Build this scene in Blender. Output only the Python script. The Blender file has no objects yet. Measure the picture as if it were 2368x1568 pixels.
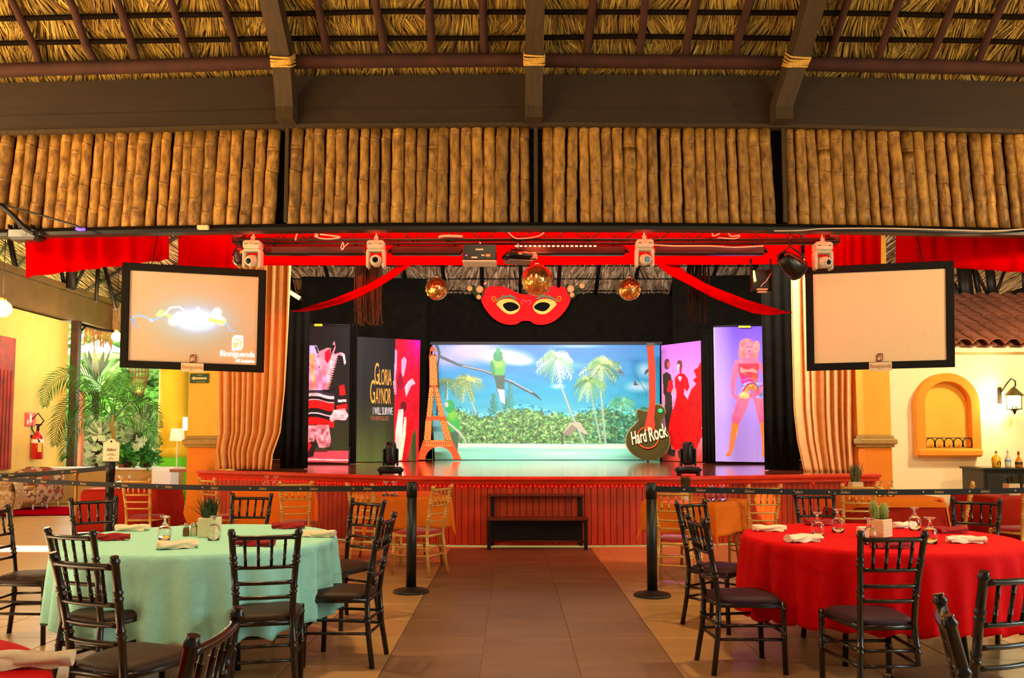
import bpy, bmesh, math, random
import numpy as np
from mathutils import Vector, Matrix

R = math.radians
random.seed(7)
scn = bpy.context.scene
col = scn.collection

# ------------------------------------------------------------------ camera
F = 1950.0            # focal length in pixels of the 2368 x 1568 frame
TILT = math.atan(0.068)
AXIS_Y = 784 + 94     # pixel row of the optical axis (lens shift)
CAM = Vector((0.0, 0.0, 1.41))
cam_d = bpy.data.cameras.new('camera')
cam_d.sensor_width = 36.0
cam_d.sensor_fit = 'HORIZONTAL'
cam_d.lens = F * 36.0 / 2368.0
cam_d.shift_y = 94.0 / 2368.0
cam_d.clip_end = 300
cam = bpy.data.objects.new('camera', cam_d)
cam.location = CAM
cam.rotation_euler = (R(90) + TILT, 0, 0)
col.objects.link(cam)
scn.camera = cam

# ------------------------------------------------------------------ world, sun, lamps, exposure
scn.view_settings.view_transform = 'Standard'
scn.view_settings.look = 'None'
scn.view_settings.gamma = 1.0
scn.view_settings.use_curve_mapping = False
scn.view_settings.exposure = 0.45

world = bpy.data.worlds.new('sky')
scn.world = world
world.use_nodes = True
wn = world.node_tree.nodes['Background']
wn.inputs['Color'].default_value = (1.0, 0.90, 0.72, 1)
wn.inputs['Strength'].default_value = 0.15


def light(name, kind, loc, energy, color, target=None, **kw):
    d = bpy.data.lights.new(name, kind)
    d.energy = energy
    d.color = color
    for k, v in kw.items():
        setattr(d, k, v)
    o = bpy.data.objects.new(name, d)
    o.location = loc
    if target is not None:
        o.rotation_euler = (Vector(target) - Vector(loc)).to_track_quat('-Z', 'Y').to_euler()
    col.objects.link(o)
    return o


light('sun', 'SUN', (-40, 28, 36), 34.0, (1.0, 0.98, 0.94), target=(-12, 26, 0), angle=0.03)
WARM = (1.0, 0.72, 0.36)
WARM2 = (1.0, 0.78, 0.50)
# hall lamps under the palm roof (left, right and behind the camera)
light('hall_lamp', 'POINT', (-7.6, 6.6, 4.3), 420, WARM, shadow_soft_size=0.25)
light('hall_lamp', 'POINT', (7.6, 6.6, 4.3), 380, WARM, shadow_soft_size=0.25)
light('hall_lamp', 'POINT', (-5.0, 1.0, 4.6), 170, WARM, shadow_soft_size=0.35)
light('hall_lamp', 'POINT', (5.0, 1.0, 4.6), 170, WARM, shadow_soft_size=0.35)
light('hall_lamp', 'POINT', (0.0, 3.4, 5.4), 200, WARM, shadow_soft_size=0.35)
light('table_top_fill', 'SPOT', (-2.0, 5.9, 4.9), 400, (1.0, 0.64, 0.26), target=(-2.0, 5.6, 0), spot_size=R(75), spot_blend=0.8, shadow_soft_size=0.15)  # both spots are added fill to brighten the table tops
light('table_top_fill', 'SPOT', (2.5, 5.9, 4.9), 400, (1.0, 0.64, 0.26), target=(2.5, 5.7, 0), spot_size=R(75), spot_blend=0.8, shadow_soft_size=0.15)
light('lounge_fill', 'POINT', (-8.2, 15.2, 3.5), 90, WARM2, shadow_soft_size=0.3)  # added fill that lifts the lounge thatch and truss, no fixture modelled
# garden daylight reaching in from the open left side
light('garden_daylight', 'AREA', (-9.6, 20.5, 2.4), 110, (0.92, 1.0, 0.86), target=(-6, 13, 0.3), shape='RECTANGLE', size=3.0, size_y=2.6)
# stage wash from the lighting bar
light('stage_wash', 'AREA', (0.7, 12.2, 4.35), 560, (0.96, 1.0, 0.98), target=(0.8, 19, 1.9), shape='RECTANGLE', size=6.0, size_y=0.3)
light('red_wash', 'AREA', (0.3, 9.75, 3.95), 190, (1.0, 0.04, 0.015), target=(0.3, 11.2, 3.75), shape='RECTANGLE', size=7.5, size_y=0.15)
light('red_wash', 'SPOT', (0.3, 9.9, 3.7), 170, (1.0, 0.10, 0.03), target=(0.3, 11.3, 0.6), spot_size=R(104), spot_blend=0.8, shadow_soft_size=0.2)
light('magenta_wash', 'SPOT', (-1.5, 13.0, 4.2), 160, (1.0, 0.15, 0.35), target=(-3.3, 17, 2.0), spot_size=R(60), spot_blend=0.7, shadow_soft_size=0.1)
light('violet_wash', 'SPOT', (2.4, 13.0, 4.2), 130, (0.62, 0.40, 1.0), target=(4.4, 16.5, 2.4), spot_size=R(60), spot_blend=0.7, shadow_soft_size=0.1)
light('cool_side_fill', 'AREA', (7.0, 2.5, 2.3), 150, (0.80, 1.0, 0.96), target=(-2.2, 5, 0.5), shape='RECTANGLE', size=3.0, size_y=2.2)  # added cool fill from the side to show the mint skirt folds
light('violet_beam', 'SPOT', (1.7, 9.8, 3.7), 500, (0.45, 0.12, 1.0), target=(1.62, 8.2, 0.0), spot_size=R(9), spot_blend=0.6, shadow_soft_size=0.03)
light('amber_beam', 'SPOT', (3.2, 8.2, 3.7), 3600, (1.0, 0.80, 0.2), target=(3.46, 11.55, 0.47), spot_size=R(4.6), spot_blend=0.5, shadow_soft_size=0.02)
light('bar_wash', 'AREA', (8.2, 10.5, 4.4), 150, WARM2, target=(8.0, 13.5, 1.5), shape='DISK', size=0.5)


# ------------------------------------------------------------------ picture geometry helpers
def ray(px, py):
    u = (px - 1184.0) / F
    v = (AXIS_Y - py) / F
    c, s = math.cos(TILT), math.sin(TILT)
    return Vector((u, c - v * s, s + v * c))


def at(px, py, Y):
    r = ray(px, py)
    return CAM + r * (Y / r.y)


def atz(px, py, z):
    r = ray(px, py)
    return CAM + r * ((z - CAM.z) / r.z)


# ------------------------------------------------------------------ objects
def tag(o, label=None, cat=None, group=None, kind=None):
    if label:
        o['label'] = label
    if cat:
        o['category'] = cat
    if group:
        o['group'] = group
    if kind:
        o['kind'] = kind
    return o


def thing(name, label, cat, loc=(0, 0, 0), rotz=0.0, group=None, kind=None):
    o = bpy.data.objects.new(name, None)
    o.empty_display_size = 0.1
    o.location = loc
    o.rotation_euler = (0, 0, rotz)
    col.objects.link(o)
    return tag(o, label, cat, group, kind)


def copy_tree(o, parent=None):
    c = o.copy()
    col.objects.link(c)
    c.parent = parent
    for ch in [x for x in o.children]:
        copy_tree(ch, c)
    return c


def link_mesh(name, me, parent=None, loc=(0, 0, 0), rot=(0, 0, 0), scale=None):
    o = bpy.data.objects.new(name, me)
    o.location = loc
    o.rotation_euler = rot
    if scale:
        o.scale = scale
    o.parent = parent
    col.objects.link(o)
    return o


class MB:
    """collects geometry for ONE mesh"""

    def __init__(self):
        self.v, self.f, self.s, self.c = [], [], [], []

    def add(self, verts, faces, smooth=False, color=None):
        b = len(self.v)
        self.v.extend([tuple(p) for p in verts])
        for f in faces:
            self.f.append(tuple(i + b for i in f))
            self.s.append(smooth)
            self.c.append(color)
        return self

    def box(self, c, s, rz=0.0, mat=None, bev=0.0):
        cx, cy, cz = c
        x, y, z = s[0] / 2, s[1] / 2, s[2] / 2
        if bev <= 0:
            pts = [(-x, -y, -z), (x, -y, -z), (x, y, -z), (-x, y, -z), (-x, -y, z), (x, -y, z), (x, y, z), (-x, y, z)]
            fs = [(0, 3, 2, 1), (4, 5, 6, 7), (0, 1, 5, 4), (1, 2, 6, 5), (2, 3, 7, 6), (3, 0, 4, 7)]
        else:
            b = min(bev, x * .9, y * .9, z * .9)
            pts, fs = [], []
            for k, (zz, ins) in enumerate([(-z, b), (-z + b, 0), (z - b, 0), (z, b)]):
                X, Yy = x - ins, y - ins
                pts += [(-X, -Yy + b, zz), (-X + b, -Yy, zz), (X - b, -Yy, zz), (X, -Yy + b, zz),
                        (X, Yy - b, zz), (X - b, Yy, zz), (-X + b, Yy, zz), (-X, Yy - b, zz)]
            for k in range(3):
                for i in range(8):
                    j = (i + 1) % 8
                    fs.append((k * 8 + i, k * 8 + j, k * 8 + 8 + j, k * 8 + 8 + i))
            fs.append(tuple(reversed(range(8))))
            fs.append(tuple(range(24, 32)))
        M = mat if mat is not None else Matrix.Rotation(rz, 3, 'Z')
        C = Vector(c)
        self.add([C + M @ Vector(p) for p in pts], fs)
        return self

    def tube(self, path, rad, seg=8, caps=True, smooth=True, flat=None):
        path = [Vector(p) for p in path]
        n = len(path)
        if not isinstance(rad, (list, tuple)):
            rad = [rad] * n
        vs, fs = [], []
        prev = None
        for i, p in enumerate(path):
            if i == 0:
                t = path[1] - p
            elif i == n - 1:
                t = p - path[i - 1]
            else:
                t = path[i + 1] - path[i - 1]
            t = t.normalized() if t.length > 1e-9 else Vector((0, 0, 1))
            if prev is None:
                a = Vector((0, 0, 1)) if abs(t.z) < 0.9 else Vector((1, 0, 0))
                nrm = t.cross(a).normalized()
            else:
                nrm = (prev - t * prev.dot(t))
                nrm = nrm.normalized() if nrm.length > 1e-6 else t.orthogonal().normalized()
            prev = nrm
            bn = t.cross(nrm)
            for k in range(seg):
                a = 2 * math.pi * k / seg
                vs.append(p + nrm * (math.cos(a) * rad[i]) + bn * (math.sin(a) * rad[i] * (flat or 1.0)))
        for i in range(n - 1):
            for k in range(seg):
                j = (k + 1) % seg
                fs.append((i * seg + k, i * seg + j, (i + 1) * seg + j, (i + 1) * seg + k))
        self.add(vs, fs, smooth)
        if caps:
            b = len(self.v) - len(vs)
            self.f.append(tuple(b + k for k in reversed(range(seg))))
            self.f.append(tuple(b + (n - 1) * seg + k for k in range(seg)))
            self.s += [False, False]
            self.c += [None, None]
        return self

    def lathe(self, prof, seg=24, o=(0, 0, 0), mat=None, smooth=True, close=True):
        O = Vector(o)
        M = mat or Matrix.Identity(3)
        vs, fs = [], []
        for (r, z) in prof:
            for k in range(seg):
                a = 2 * math.pi * k / seg
                vs.append(O + M @ Vector((r * math.cos(a), r * math.sin(a), z)))
        for i in range(len(prof) - 1):
            for k in range(seg):
                j = (k + 1) % seg
                fs.append((i * seg + k, i * seg + j, (i + 1) * seg + j, (i + 1) * seg + k))
        self.add(vs, fs, smooth)
        if close:
            b = len(self.v) - len(vs)
            if prof[0][0] > 1e-5:
                self.f.append(tuple(b + k for k in reversed(range(seg)))); self.s.append(False); self.c.append(None)
            if prof[-1][0] > 1e-5:
                self.f.append(tuple(b + (len(prof) - 1) * seg + k for k in range(seg))); self.s.append(False); self.c.append(None)
        return self

    def sheet(self, fn, nu, nv, smooth=True, wrap=False):
        vs, fs = [], []
        cu = nu if wrap else nu + 1
        for j in range(nv + 1):
            for i in range(cu):
                vs.append(fn(i / nu, j / nv))
        for j in range(nv):
            for i in range(nu):
                a, b_ = j * cu + i, j * cu + (i + 1) % cu
                fs.append((a, b_, b_ + cu, a + cu))
        self.add(vs, fs, smooth)
        return self

    def prism(self, poly, O, ex, ey, th):
        """extruded polygon: points (a,b) -> O + a*ex + b*ey, thickness th against ex x ey"""
        O, ex, ey = Vector(O), Vector(ex), Vector(ey)
        n = ex.cross(ey).normalized() * th
        m = len(poly)
        fr = [O + ex * a + ey * b for a, b in poly]
        vs = fr + [p - n for p in fr]
        fs = [tuple(range(m)), tuple(reversed(range(m, 2 * m)))]
        for i in range(m):
            j = (i + 1) % m
            fs.append((i, i + m, j + m, j))
        self.add(vs, fs)
        return self

    def ellipsoid(self, c, r, seg=16, rings=10, mat=None):
        prof = []
        C = Vector(c)
        M = mat or Matrix.Identity(3)
        vs, fs = [], []
        for i in range(rings + 1):
            t = math.pi * i / rings
            for k in range(seg):
                a = 2 * math.pi * k / seg
                vs.append(C + M @ Vector((r[0] * math.sin(t) * math.cos(a), r[1] * math.sin(t) * math.sin(a), -r[2] * math.cos(t))))
        for i in range(rings):
            for k in range(seg):
                j = (k + 1) % seg
                fs.append((i * seg + k, i * seg + j, (i + 1) * seg + j, (i + 1) * seg + k))
        self.add(vs, fs, True)
        return self

    def mesh(self, name, mat):
        me = bpy.data.meshes.new(name)
        me.from_pydata(self.v, [], self.f)
        me.polygons.foreach_set('use_smooth', self.s)
        if any(c is not None for c in self.c):
            at_ = me.color_attributes.new('Col', 'FLOAT_COLOR', 'CORNER')
            arr = np.ones((len(me.loops), 4), dtype=np.float32)
            k = 0
            for f, c in zip(self.f, self.c):
                n = len(f)
                if c is not None:
                    arr[k:k + n, :3] = c
                k += n
            at_.data.foreach_set('color', arr.ravel())
        me.update()
        if mat is not None:
            me.materials.append(mat)
        return me

    def build(self, name, mat, parent=None, world=False):
        """world=True: vertices are world coordinates; they are re-based on the parent's location"""
        if world and parent is not None:
            L = parent.location
            self.v = [(p[0] - L.x, p[1] - L.y, p[2] - L.z) for p in self.v]
        elif world:
            n = len(self.v)
            L = Vector((sum(p[0] for p in self.v) / n, sum(p[1] for p in self.v) / n, min(p[2] for p in self.v)))
            self.v = [(p[0] - L.x, p[1] - L.y, p[2] - L.z) for p in self.v]
            return link_mesh(name, self.mesh(name, mat), None, L)
        return link_mesh(name, self.mesh(name, mat), parent)


# ------------------------------------------------------------------ colours and materials
def lin(c):
    return tuple((x / 255 / 12.92) if x / 255 <= 0.04045 else ((x / 255 + 0.055) / 1.055) ** 2.4 for x in c)


def M(name, rgb, rough=0.5, metal=0.0, noise=0.0, scale=6.0, stretch=(1, 1, 1), rgb2=None, bump=0.0, bscale=None,
      emit=None, estr=0.0, spec=0.5, trans=0.0, ior=1.45, rand=0.0, vcol=False, sheen=0.0, coat=0.0, sss=0.0, alpha=1.0):
    m = bpy.data.materials.new(name)
    m.use_nodes = True
    nt = m.node_tree
    n, l = nt.nodes, nt.links
    b = n['Principled BSDF']
    if emit == 'bright':
        gm = n.new('ShaderNodeGamma')
        gm.inputs['Gamma'].default_value = 6.0
    b.inputs['Roughness'].default_value = rough
    b.inputs['Metallic'].default_value = metal
    b.inputs['Specular IOR Level'].default_value = spec
    b.inputs['Transmission Weight'].default_value = trans
    b.inputs['IOR'].default_value = ior
    b.inputs['Sheen Weight'].default_value = sheen
    b.inputs['Coat Weight'].default_value = coat
    b.inputs['Coat Roughness'].default_value = 0.15
    b.inputs['Alpha'].default_value = alpha
    c1 = lin(rgb) + (1,)
    b.inputs['Base Color'].default_value = c1
    cur = None
    if vcol:
        a = n.new('ShaderNodeAttribute')
        a.attribute_name = 'Col'
        cur = a.outputs['Color']
    tc = None
    if noise > 0 or rgb2 is not None or bump > 0:
        tc = n.new('ShaderNodeTexCoord')
        mp = n.new('ShaderNodeMapping')
        mp.inputs['Scale'].default_value = stretch
        l.new(tc.outputs['Object'], mp.inputs['Vector'])
        if rand > 0:
            oi = n.new('ShaderNodeObjectInfo')
            ad = n.new('ShaderNodeVectorMath')
            ad.operation = 'SCALE'
            cx = n.new('ShaderNodeCombineXYZ')
            for k in range(3):
                l.new(oi.outputs['Random'], cx.inputs[k])
            l.new(cx.outputs[0], ad.inputs[0])
            ad.inputs['Scale'].default_value = 37.0
            l.new(ad.outputs[0], mp.inputs['Location'])
    if noise > 0 or rgb2 is not None:
        nz = n.new('ShaderNodeTexNoise')
        nz.inputs['Scale'].default_value = scale
        nz.inputs['Detail'].default_value = 5
        nz.inputs['Roughness'].default_value = 0.6
        l.new(mp.outputs[0], nz.inputs['Vector'])
        rp = n.new('ShaderNodeValToRGB')
        k = noise if noise > 0 else 1.0
        if rgb2 is None:
            c2 = tuple(max(0, x * (1 - k)) for x in c1[:3]) + (1,)
            c3 = tuple(min(1, x * (1 + k)) for x in c1[:3]) + (1,)
        else:
            c2, c3 = lin(rgb2) + (1,), c1
        rp.color_ramp.elements[0].position = 0.32
        rp.color_ramp.elements[1].position = 0.68
        rp.color_ramp.elements[0].color = c2
        rp.color_ramp.elements[1].color = c3
        l.new(nz.outputs['Fac'], rp.inputs['Fac'])
        if cur is None:
            cur = rp.outputs['Color']
        else:
            mx = n.new('ShaderNodeMix'); mx.data_type = 'RGBA'; mx.blend_type = 'MULTIPLY'
            mx.inputs['Factor'].default_value = 1.0
            l.new(cur, mx.inputs[6]); l.new(rp.outputs['Color'], mx.inputs[7])
            cur = mx.outputs[2]
    if rand > 0:
        oi2 = n.new('ShaderNodeObjectInfo')
        mr = n.new('ShaderNodeMapRange')
        mr.inputs['To Min'].default_value = 1 - rand
        mr.inputs['To Max'].default_value = 1 + rand
        l.new(oi2.outputs['Random'], mr.inputs['Value'])
        mx = n.new('ShaderNodeMix'); mx.data_type = 'RGBA'; mx.blend_type = 'MULTIPLY'
        mx.inputs['Factor'].default_value = 1.0
        if cur is None:
            mx.inputs[6].default_value = c1
        else:
            l.new(cur, mx.inputs[6])
        l.new(mr.outputs['Result'], mx.inputs[7])
        cur = mx.outputs[2]
    if cur is not None:
        l.new(cur, b.inputs['Base Color'])
    if bump > 0:
        nb = n.new('ShaderNodeTexNoise')
        nb.inputs['Scale'].default_value = bscale or scale * 4
        nb.inputs['Detail'].default_value = 4
        l.new(mp.outputs[0], nb.inputs['Vector'])
        bp = n.new('ShaderNodeBump')
        bp.inputs['Strength'].default_value = bump
        bp.inputs['Distance'].default_value = 0.01
        l.new(nb.outputs['Fac'], bp.inputs['Height'])
        l.new(bp.outputs['Normal'], b.inputs['Normal'])
    if estr > 0:
        if emit == 'bright':
            l.new(cur, gm.inputs['Color'])
            l.new(gm.outputs[0], b.inputs['Emission Color'])
        elif emit == 'col':
            l.new(cur, b.inputs['Emission Color'])
        else:
            b.inputs['Emission Color'].default_value = lin(emit or rgb) + (1,)
        b.inputs['Emission Strength'].default_value = estr
    return m


mt = {}
mt['thatch'] = M('dry palm thatch', (255, 255, 255), 0.85, vcol=True, bump=0.0)
mt['thatch_back'] = M('thatch underside', (86, 62, 22), 0.95, noise=0.5, scale=8)
mt['rafter'] = M('red brown rafter wood', (58, 25, 12), 0.85, noise=0.35, scale=4, stretch=(1, 1, 1), bump=0.3)
mt['batten'] = M('dark roof batten', (20, 11, 5), 0.9, noise=0.3, scale=8, spec=.1)
mt['beam'] = M('dark painted beam', (46, 29, 8), 0.75, noise=0.18, scale=3, stretch=(0.4, 3, 3), bump=0.15)
mt['bigrafter'] = M('brown timber', (62, 44, 17), 0.75, noise=0.25, scale=4, stretch=(6, 1, 1), bump=0.25)
mt['rope'] = M('pale rope', (214, 166, 70), 0.85, noise=0.3, scale=60, bump=0.6)
mt['black'] = M('black paint', (16, 13, 12), 0.45)
mt['blackmetal'] = M('black metal', (20, 18, 17), 0.38, metal=0.3)
mt['blackcloth'] = M('black stage cloth', (20, 15, 8), 1.0, noise=0.3, scale=5, spec=0.1)
mt['blackplastic'] = M('black plastic', (17, 16, 16), 0.32, noise=0.2, scale=20)
mt['darkframe'] = M('dark screen frame', (15, 12, 8), 0.7, spec=0.2)
mt['chair_dark'] = M('dark stained chair wood', (24, 13, 10), 0.30, noise=0.35, scale=30, stretch=(1, 1, .2), coat=0.25)
mt['seat_dark'] = M('dark brown seat fabric', (50, 32, 22), 0.55, noise=0.2, scale=40, spec=0.3)
mt['seat_plum'] = M('plum seat velvet', (48, 14, 34), 0.6, noise=0.2, scale=40, spec=0.3)
mt['chair_gold'] = M('gold chair paint', (222, 164, 82), 0.32, metal=0.25, noise=0.12, scale=30)
mt['seat_red'] = M('red seat fabric', (170, 14, 12), 0.7, noise=0.15, scale=40, sheen=0.3)
mt['redcloth'] = M('red table cloth', (206, 0, 8), 0.8, noise=0.06, scale=30, spec=0.15, bump=0.05, bscale=200)
mt['mintcloth'] = M('mint table cloth', (160, 224, 214), 0.8, noise=0.05, scale=30, spec=0.2, bump=0.05, bscale=200)
mt['orangecloth'] = M('orange table cloth', (232, 116, 20), 0.8, noise=0.06, scale=30, spec=0.2)
mt['brickcloth'] = M('brick red table cloth', (168, 32, 8), 0.8, noise=0.08, scale=30, spec=0.2)
mt['napkin'] = M('cream napkin', (236, 216, 186), 0.8, noise=0.06, scale=60, bump=0.2)
mt['napkin_red'] = M('red napkin', (150, 10, 16), 0.8, noise=0.1, scale=60, bump=0.2)
mt['tablewood'] = M('table board', (120, 90, 60), 0.6, noise=0.2, scale=10)
mt['redfabric'] = M('red drape fabric', (210, 0, 3), 0.9, noise=0.05, scale=12, spec=0.0)
mt['curtain'] = M('apricot curtain velvet', (236, 176, 108), 0.8, noise=0.08, scale=10, spec=0.2)
mt['glass'] = M('clear drinking glass', (255, 255, 255), 0.02, trans=1.0, ior=1.35)
mt['chrome'] = M('chrome', (220, 215, 205), 0.15, metal=1.0)
mt['grey'] = M('grey plastic', (120, 116, 104), 0.5)
mt['whiteplastic'] = M('off white moulded plastic', (206, 196, 172), 0.42, noise=0.06, scale=30)
mt['lens'] = M('dark lens', (8, 8, 10), 0.05, coat=1.0)
mt['led_red'] = M('red led', (255, 40, 10), 0.4, emit=(255, 50, 12), estr=6)
mt['led_bead'] = M('red led bead', (255, 20, 10), 0.3, emit=(255, 16, 8), estr=3.5)
mt['led_blue'] = M('blue led', (60, 50, 255), 0.4, emit=(70, 40, 255), estr=6)
mt['led_lens'] = M('clear led lens', (225, 220, 200), 0.15, emit=(255, 236, 200), estr=0.6)
mt['cable_white'] = M('white cable', (214, 190, 166), 0.5)
mt['cable_black'] = M('black cable', (16, 14, 12), 0.5)
mt['gold_ball'] = M('gold mirror tiles', (255, 206, 120), 0.16, metal=0.9)
mt['cream'] = M('cream plaster wall', (250, 226, 176), 0.85, noise=0.03, scale=3, bump=0.05, bscale=40)
mt['yellow'] = M('yellow plaster wall', (240, 204, 112), 0.85, noise=0.04, scale=3, bump=0.05, bscale=40)
mt['ochre'] = M('ochre plaster', (244, 184, 62), 0.8, noise=0.04, scale=4)
mt['orange'] = M('orange plaster', (238, 136, 24), 0.8, noise=0.05, scale=4)
mt['stone'] = M('olive stone moulding', (176, 140, 72), 0.8, noise=0.15, scale=30)
mt['niche'] = M('orange niche surround', (236, 146, 30), 0.8, noise=0.05, scale=6)
mt['clay'] = M('fired clay tile', (138, 80, 54), 0.8, noise=0.25, scale=8, rand=0.2, bump=0.2)
mt['iron'] = M('dark steel', (38, 30, 24), 0.5, metal=0.5)
mt['green'] = M('green leaf', (34, 104, 34), 0.5, noise=0.3, scale=6)
mt['palm'] = M('palm leaflet green', (44, 110, 36), 0.5, noise=0.3, scale=3)
mt['whitewood'] = M('pale wood box', (222, 196, 148), 0.7, noise=0.15, scale=10, stretch=(1, 1, 6))
mt['brass'] = M('brass', (196, 142, 66), 0.35, metal=0.8)
mt['white'] = M('white paint', (240, 236, 226), 0.7)
mt['paper'] = M('paper card', (238, 214, 180), 0.8)
mt['ink'] = M('dark ink', (60, 40, 24), 0.8)
mt['goldink'] = M('gold ink', (196, 150, 90), 0.6)
mt['brownink'] = M('brown ink', (120, 50, 24), 0.7)


# ================================================================== STRUCTURE
def brick_floor_mat(name, rgb, rgb2, mortar, bw, bh, rough=0.3):
    m = bpy.data.materials.new(name)
    m.use_nodes = True
    n, l = m.node_tree.nodes, m.node_tree.links
    b = n['Principled BSDF']
    b.inputs['Roughness'].default_value = rough
    tc = n.new('ShaderNodeTexCoord')
    br = n.new('ShaderNodeTexBrick')
    br.offset = 0.0
    br.inputs['Color1'].default_value = lin(rgb) + (1,)
    br.inputs['Color2'].default_value = lin(rgb2) + (1,)
    br.inputs['Mortar'].default_value = lin(mortar) + (1,)
    br.inputs['Scale'].default_value = 1.0
    br.inputs['Mortar Size'].default_value = 0.004
    br.inputs['Brick Width'].default_value = bw
    br.inputs['Row Height'].default_value = bh
    l.new(tc.outputs['Object'], br.inputs['Vector'])
    l.new(br.outputs['Color'], b.inputs['Base Color'])
    return m


mt['slab'] = brick_floor_mat('pale floor tiles far off', (206, 168, 112), (196, 158, 104), (150, 116, 74), 0.6, 0.6, 0.28)
mt['tile_aisle'] = M('brown aisle tile', (118, 90, 66), 0.42, noise=0.16, scale=2.2, stretch=(0.6, 3, 1), rand=0.10, bump=0.03, bscale=30)
mt['tile_side'] = M('sand floor tile', (168, 132, 86), 0.36, noise=0.12, scale=2.2, stretch=(0.6, 4, 1), rand=0.06, bump=0.03, bscale=30)

floor = MB().box((0, 11, -0.112), (30, 26, 0.2)).build('floor', mt['slab'])
tag(floor, 'large floor tiles in sand and brown running up to the stage', 'floor', kind='structure')


def tile_mesh(w, d, mat):
    return MB().box((0, 0, -0.006), (w - 0.006, d - 0.006, 0.012), bev=0.002).mesh('tile', mat)


T_A, T_S = tile_mesh(0.6, 0.6, mt['tile_aisle']), tile_mesh(0.6, 0.6, mt['tile_side'])
for j in range(15):
    y = 2.15 + j * 0.6
    for i in range(-7, 11):
        x = -0.49 + i * 0.6
        a = 0 <= i <= 2
        if i < 0 and (j > 12 or abs(x) > 0.66 * y):
            continue
        if i > 2 and (j > 12 or abs(x) > 0.66 * y):
            continue
        link_mesh('tile', T_A if a else T_S, floor, (x, y, 0.0 + random.uniform(-.0012, 0)))

# ---- left wall, beam over it, garden opening ----
wl = MB()
wl.box((-10.2, 15.2, 2.0), (0.3, 7.6, 4.0))
wall_left = wl.build('wall_left', mt['yellow'])
tag(wall_left, 'plain yellow plaster wall beside the garden opening', 'wall', kind='structure')
lb = MB()
lb.box((-10.05, 18.6, 4.33), (0.45, 14.4, 0.58))
lb.box((-9.98, 18.6, 4.68), (0.62, 14.4, 0.10))
o = lb.build('trim_1', M('lighter brown beam', (110, 82, 42), 0.7, noise=.15, scale=3))
tag(o, 'brown timber beam along the top of the yellow wall', 'beam', kind='structure')
post = MB().box((-9.93, 19.1, 2.05), (0.17, 0.17, 4.1), bev=0.01).build('trim_2', M('weathered dark post', (74, 52, 38), 0.7, noise=0.3, scale=6))
tag(post, 'dark timber post at the edge of the garden opening', 'post', kind='structure')
# window frame bar
wb = thing('window_1', 'open window to the garden with a thin curved metal rail', 'window', (-9.7, 19.1, 3.7), kind='structure')
MB().tube([at(182, 748, 19.2), at(230, 762, 19.2), at(290, 770, 19.4)], 0.035, 6).build('window_rail', mt['iron'], wb, world=True)
MB().tube([at(182, 772, 19.2), at(200, 752, 19.2)], 0.03, 6).build('window_brace', mt['iron'], wb, world=True)

# ---- planter parapet in front of the opening ----
pl = MB()
x0, x1 = at(80, 1085, 18).x, at(400, 1085, 18).x
pl.box(((x0 + x1) / 2, 18.3, 0.36), (x1 - x0, 0.6, 0.72))
o = pl.build('planter_wall', M('ochre render', (190, 150, 80), 0.85, noise=0.06, scale=5))
tag(o, 'low ochre parapet with a white ledge below the palm', 'parapet')
pc = MB().box(((x0 + x1) / 2, 18.3, 0.735), (x1 - x0 + 0.04, 0.66, 0.05), bev=0.01).build('ledge', mt['white'], o)
# white block by round column
o = MB().box((at(375, 1110, 17.6).x, 17.75, 0.36), (0.40, 0.45, 0.76), bev=0.02).build('white_block', mt['white'])
tag(o, 'white plastered block at the end of the ochre parapet', 'block')

# ---- round yellow column by the garden ----
cx = at(402, 950, 19.4).x
rc = thing('round_column', 'round yellow column with foot coloured as if lit green beside the garden', 'column', (cx, 19.4, 0))
MB().lathe([(0.36, 0.0), (0.36, 0.95)], 32).build('base', M('green light tinted plaster', (110, 214, 30), 0.7, noise=0.1, scale=4), rc)  # green light on the column foot is put into its colour
MB().lathe([(0.345, 0.95), (0.345, 1.15), (0.33, 1.2), (0.33, 4.2)], 32).build('shaft', M('bright yellow plaster', (252, 206, 40), 0.7, noise=0.04, scale=4), rc)

# ---- orange pillars at the stage corners ----
def pillar(px0, px1, Y, label):
    a, b = at(px0, 1000, Y).x, at(px1, 1000, Y).x
    w = b - a
    t = thing('pillar', label, 'pillar', ((a + b) / 2, Y + w / 2, 0))
    z0 = 1.41 - 24 * Y / F
    MB().box((0, 0, z0 / 2), (w, w, z0), bev=0.01).build('pillar_base', mt['orange'], t)
    MB().box((0, 0, 0.15), (w + 0.14, w + 0.14, 0.3), bev=0.02).build('plinth', mt['orange'], t)
    mm = MB()
    mm.box((0, 0, z0 + 0.02), (w + 0.06, w + 0.06, 0.04), bev=0.008)
    mm.box((0, 0, z0 + 0.085), (w + 0.13, w + 0.13, 0.09), bev=0.02)
    mm.box((0, 0, z0 + 0.15), (w + 0.05, w + 0.05, 0.05), bev=0.01)
    mm.build('moulding', mt['stone'], t)
    MB().box((0, 0, z0 + 0.175 + 1.6), (w, w, 3.2), bev=0.01).build('shaft', mt['ochre'], t)
    return t


pillar(433, 500, 13.35, 'orange pillar with olive moulding beside the exit sign')
pillar(1998, 2062, 12.35, 'orange pillar with olive moulding beside the cream wall')

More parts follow.
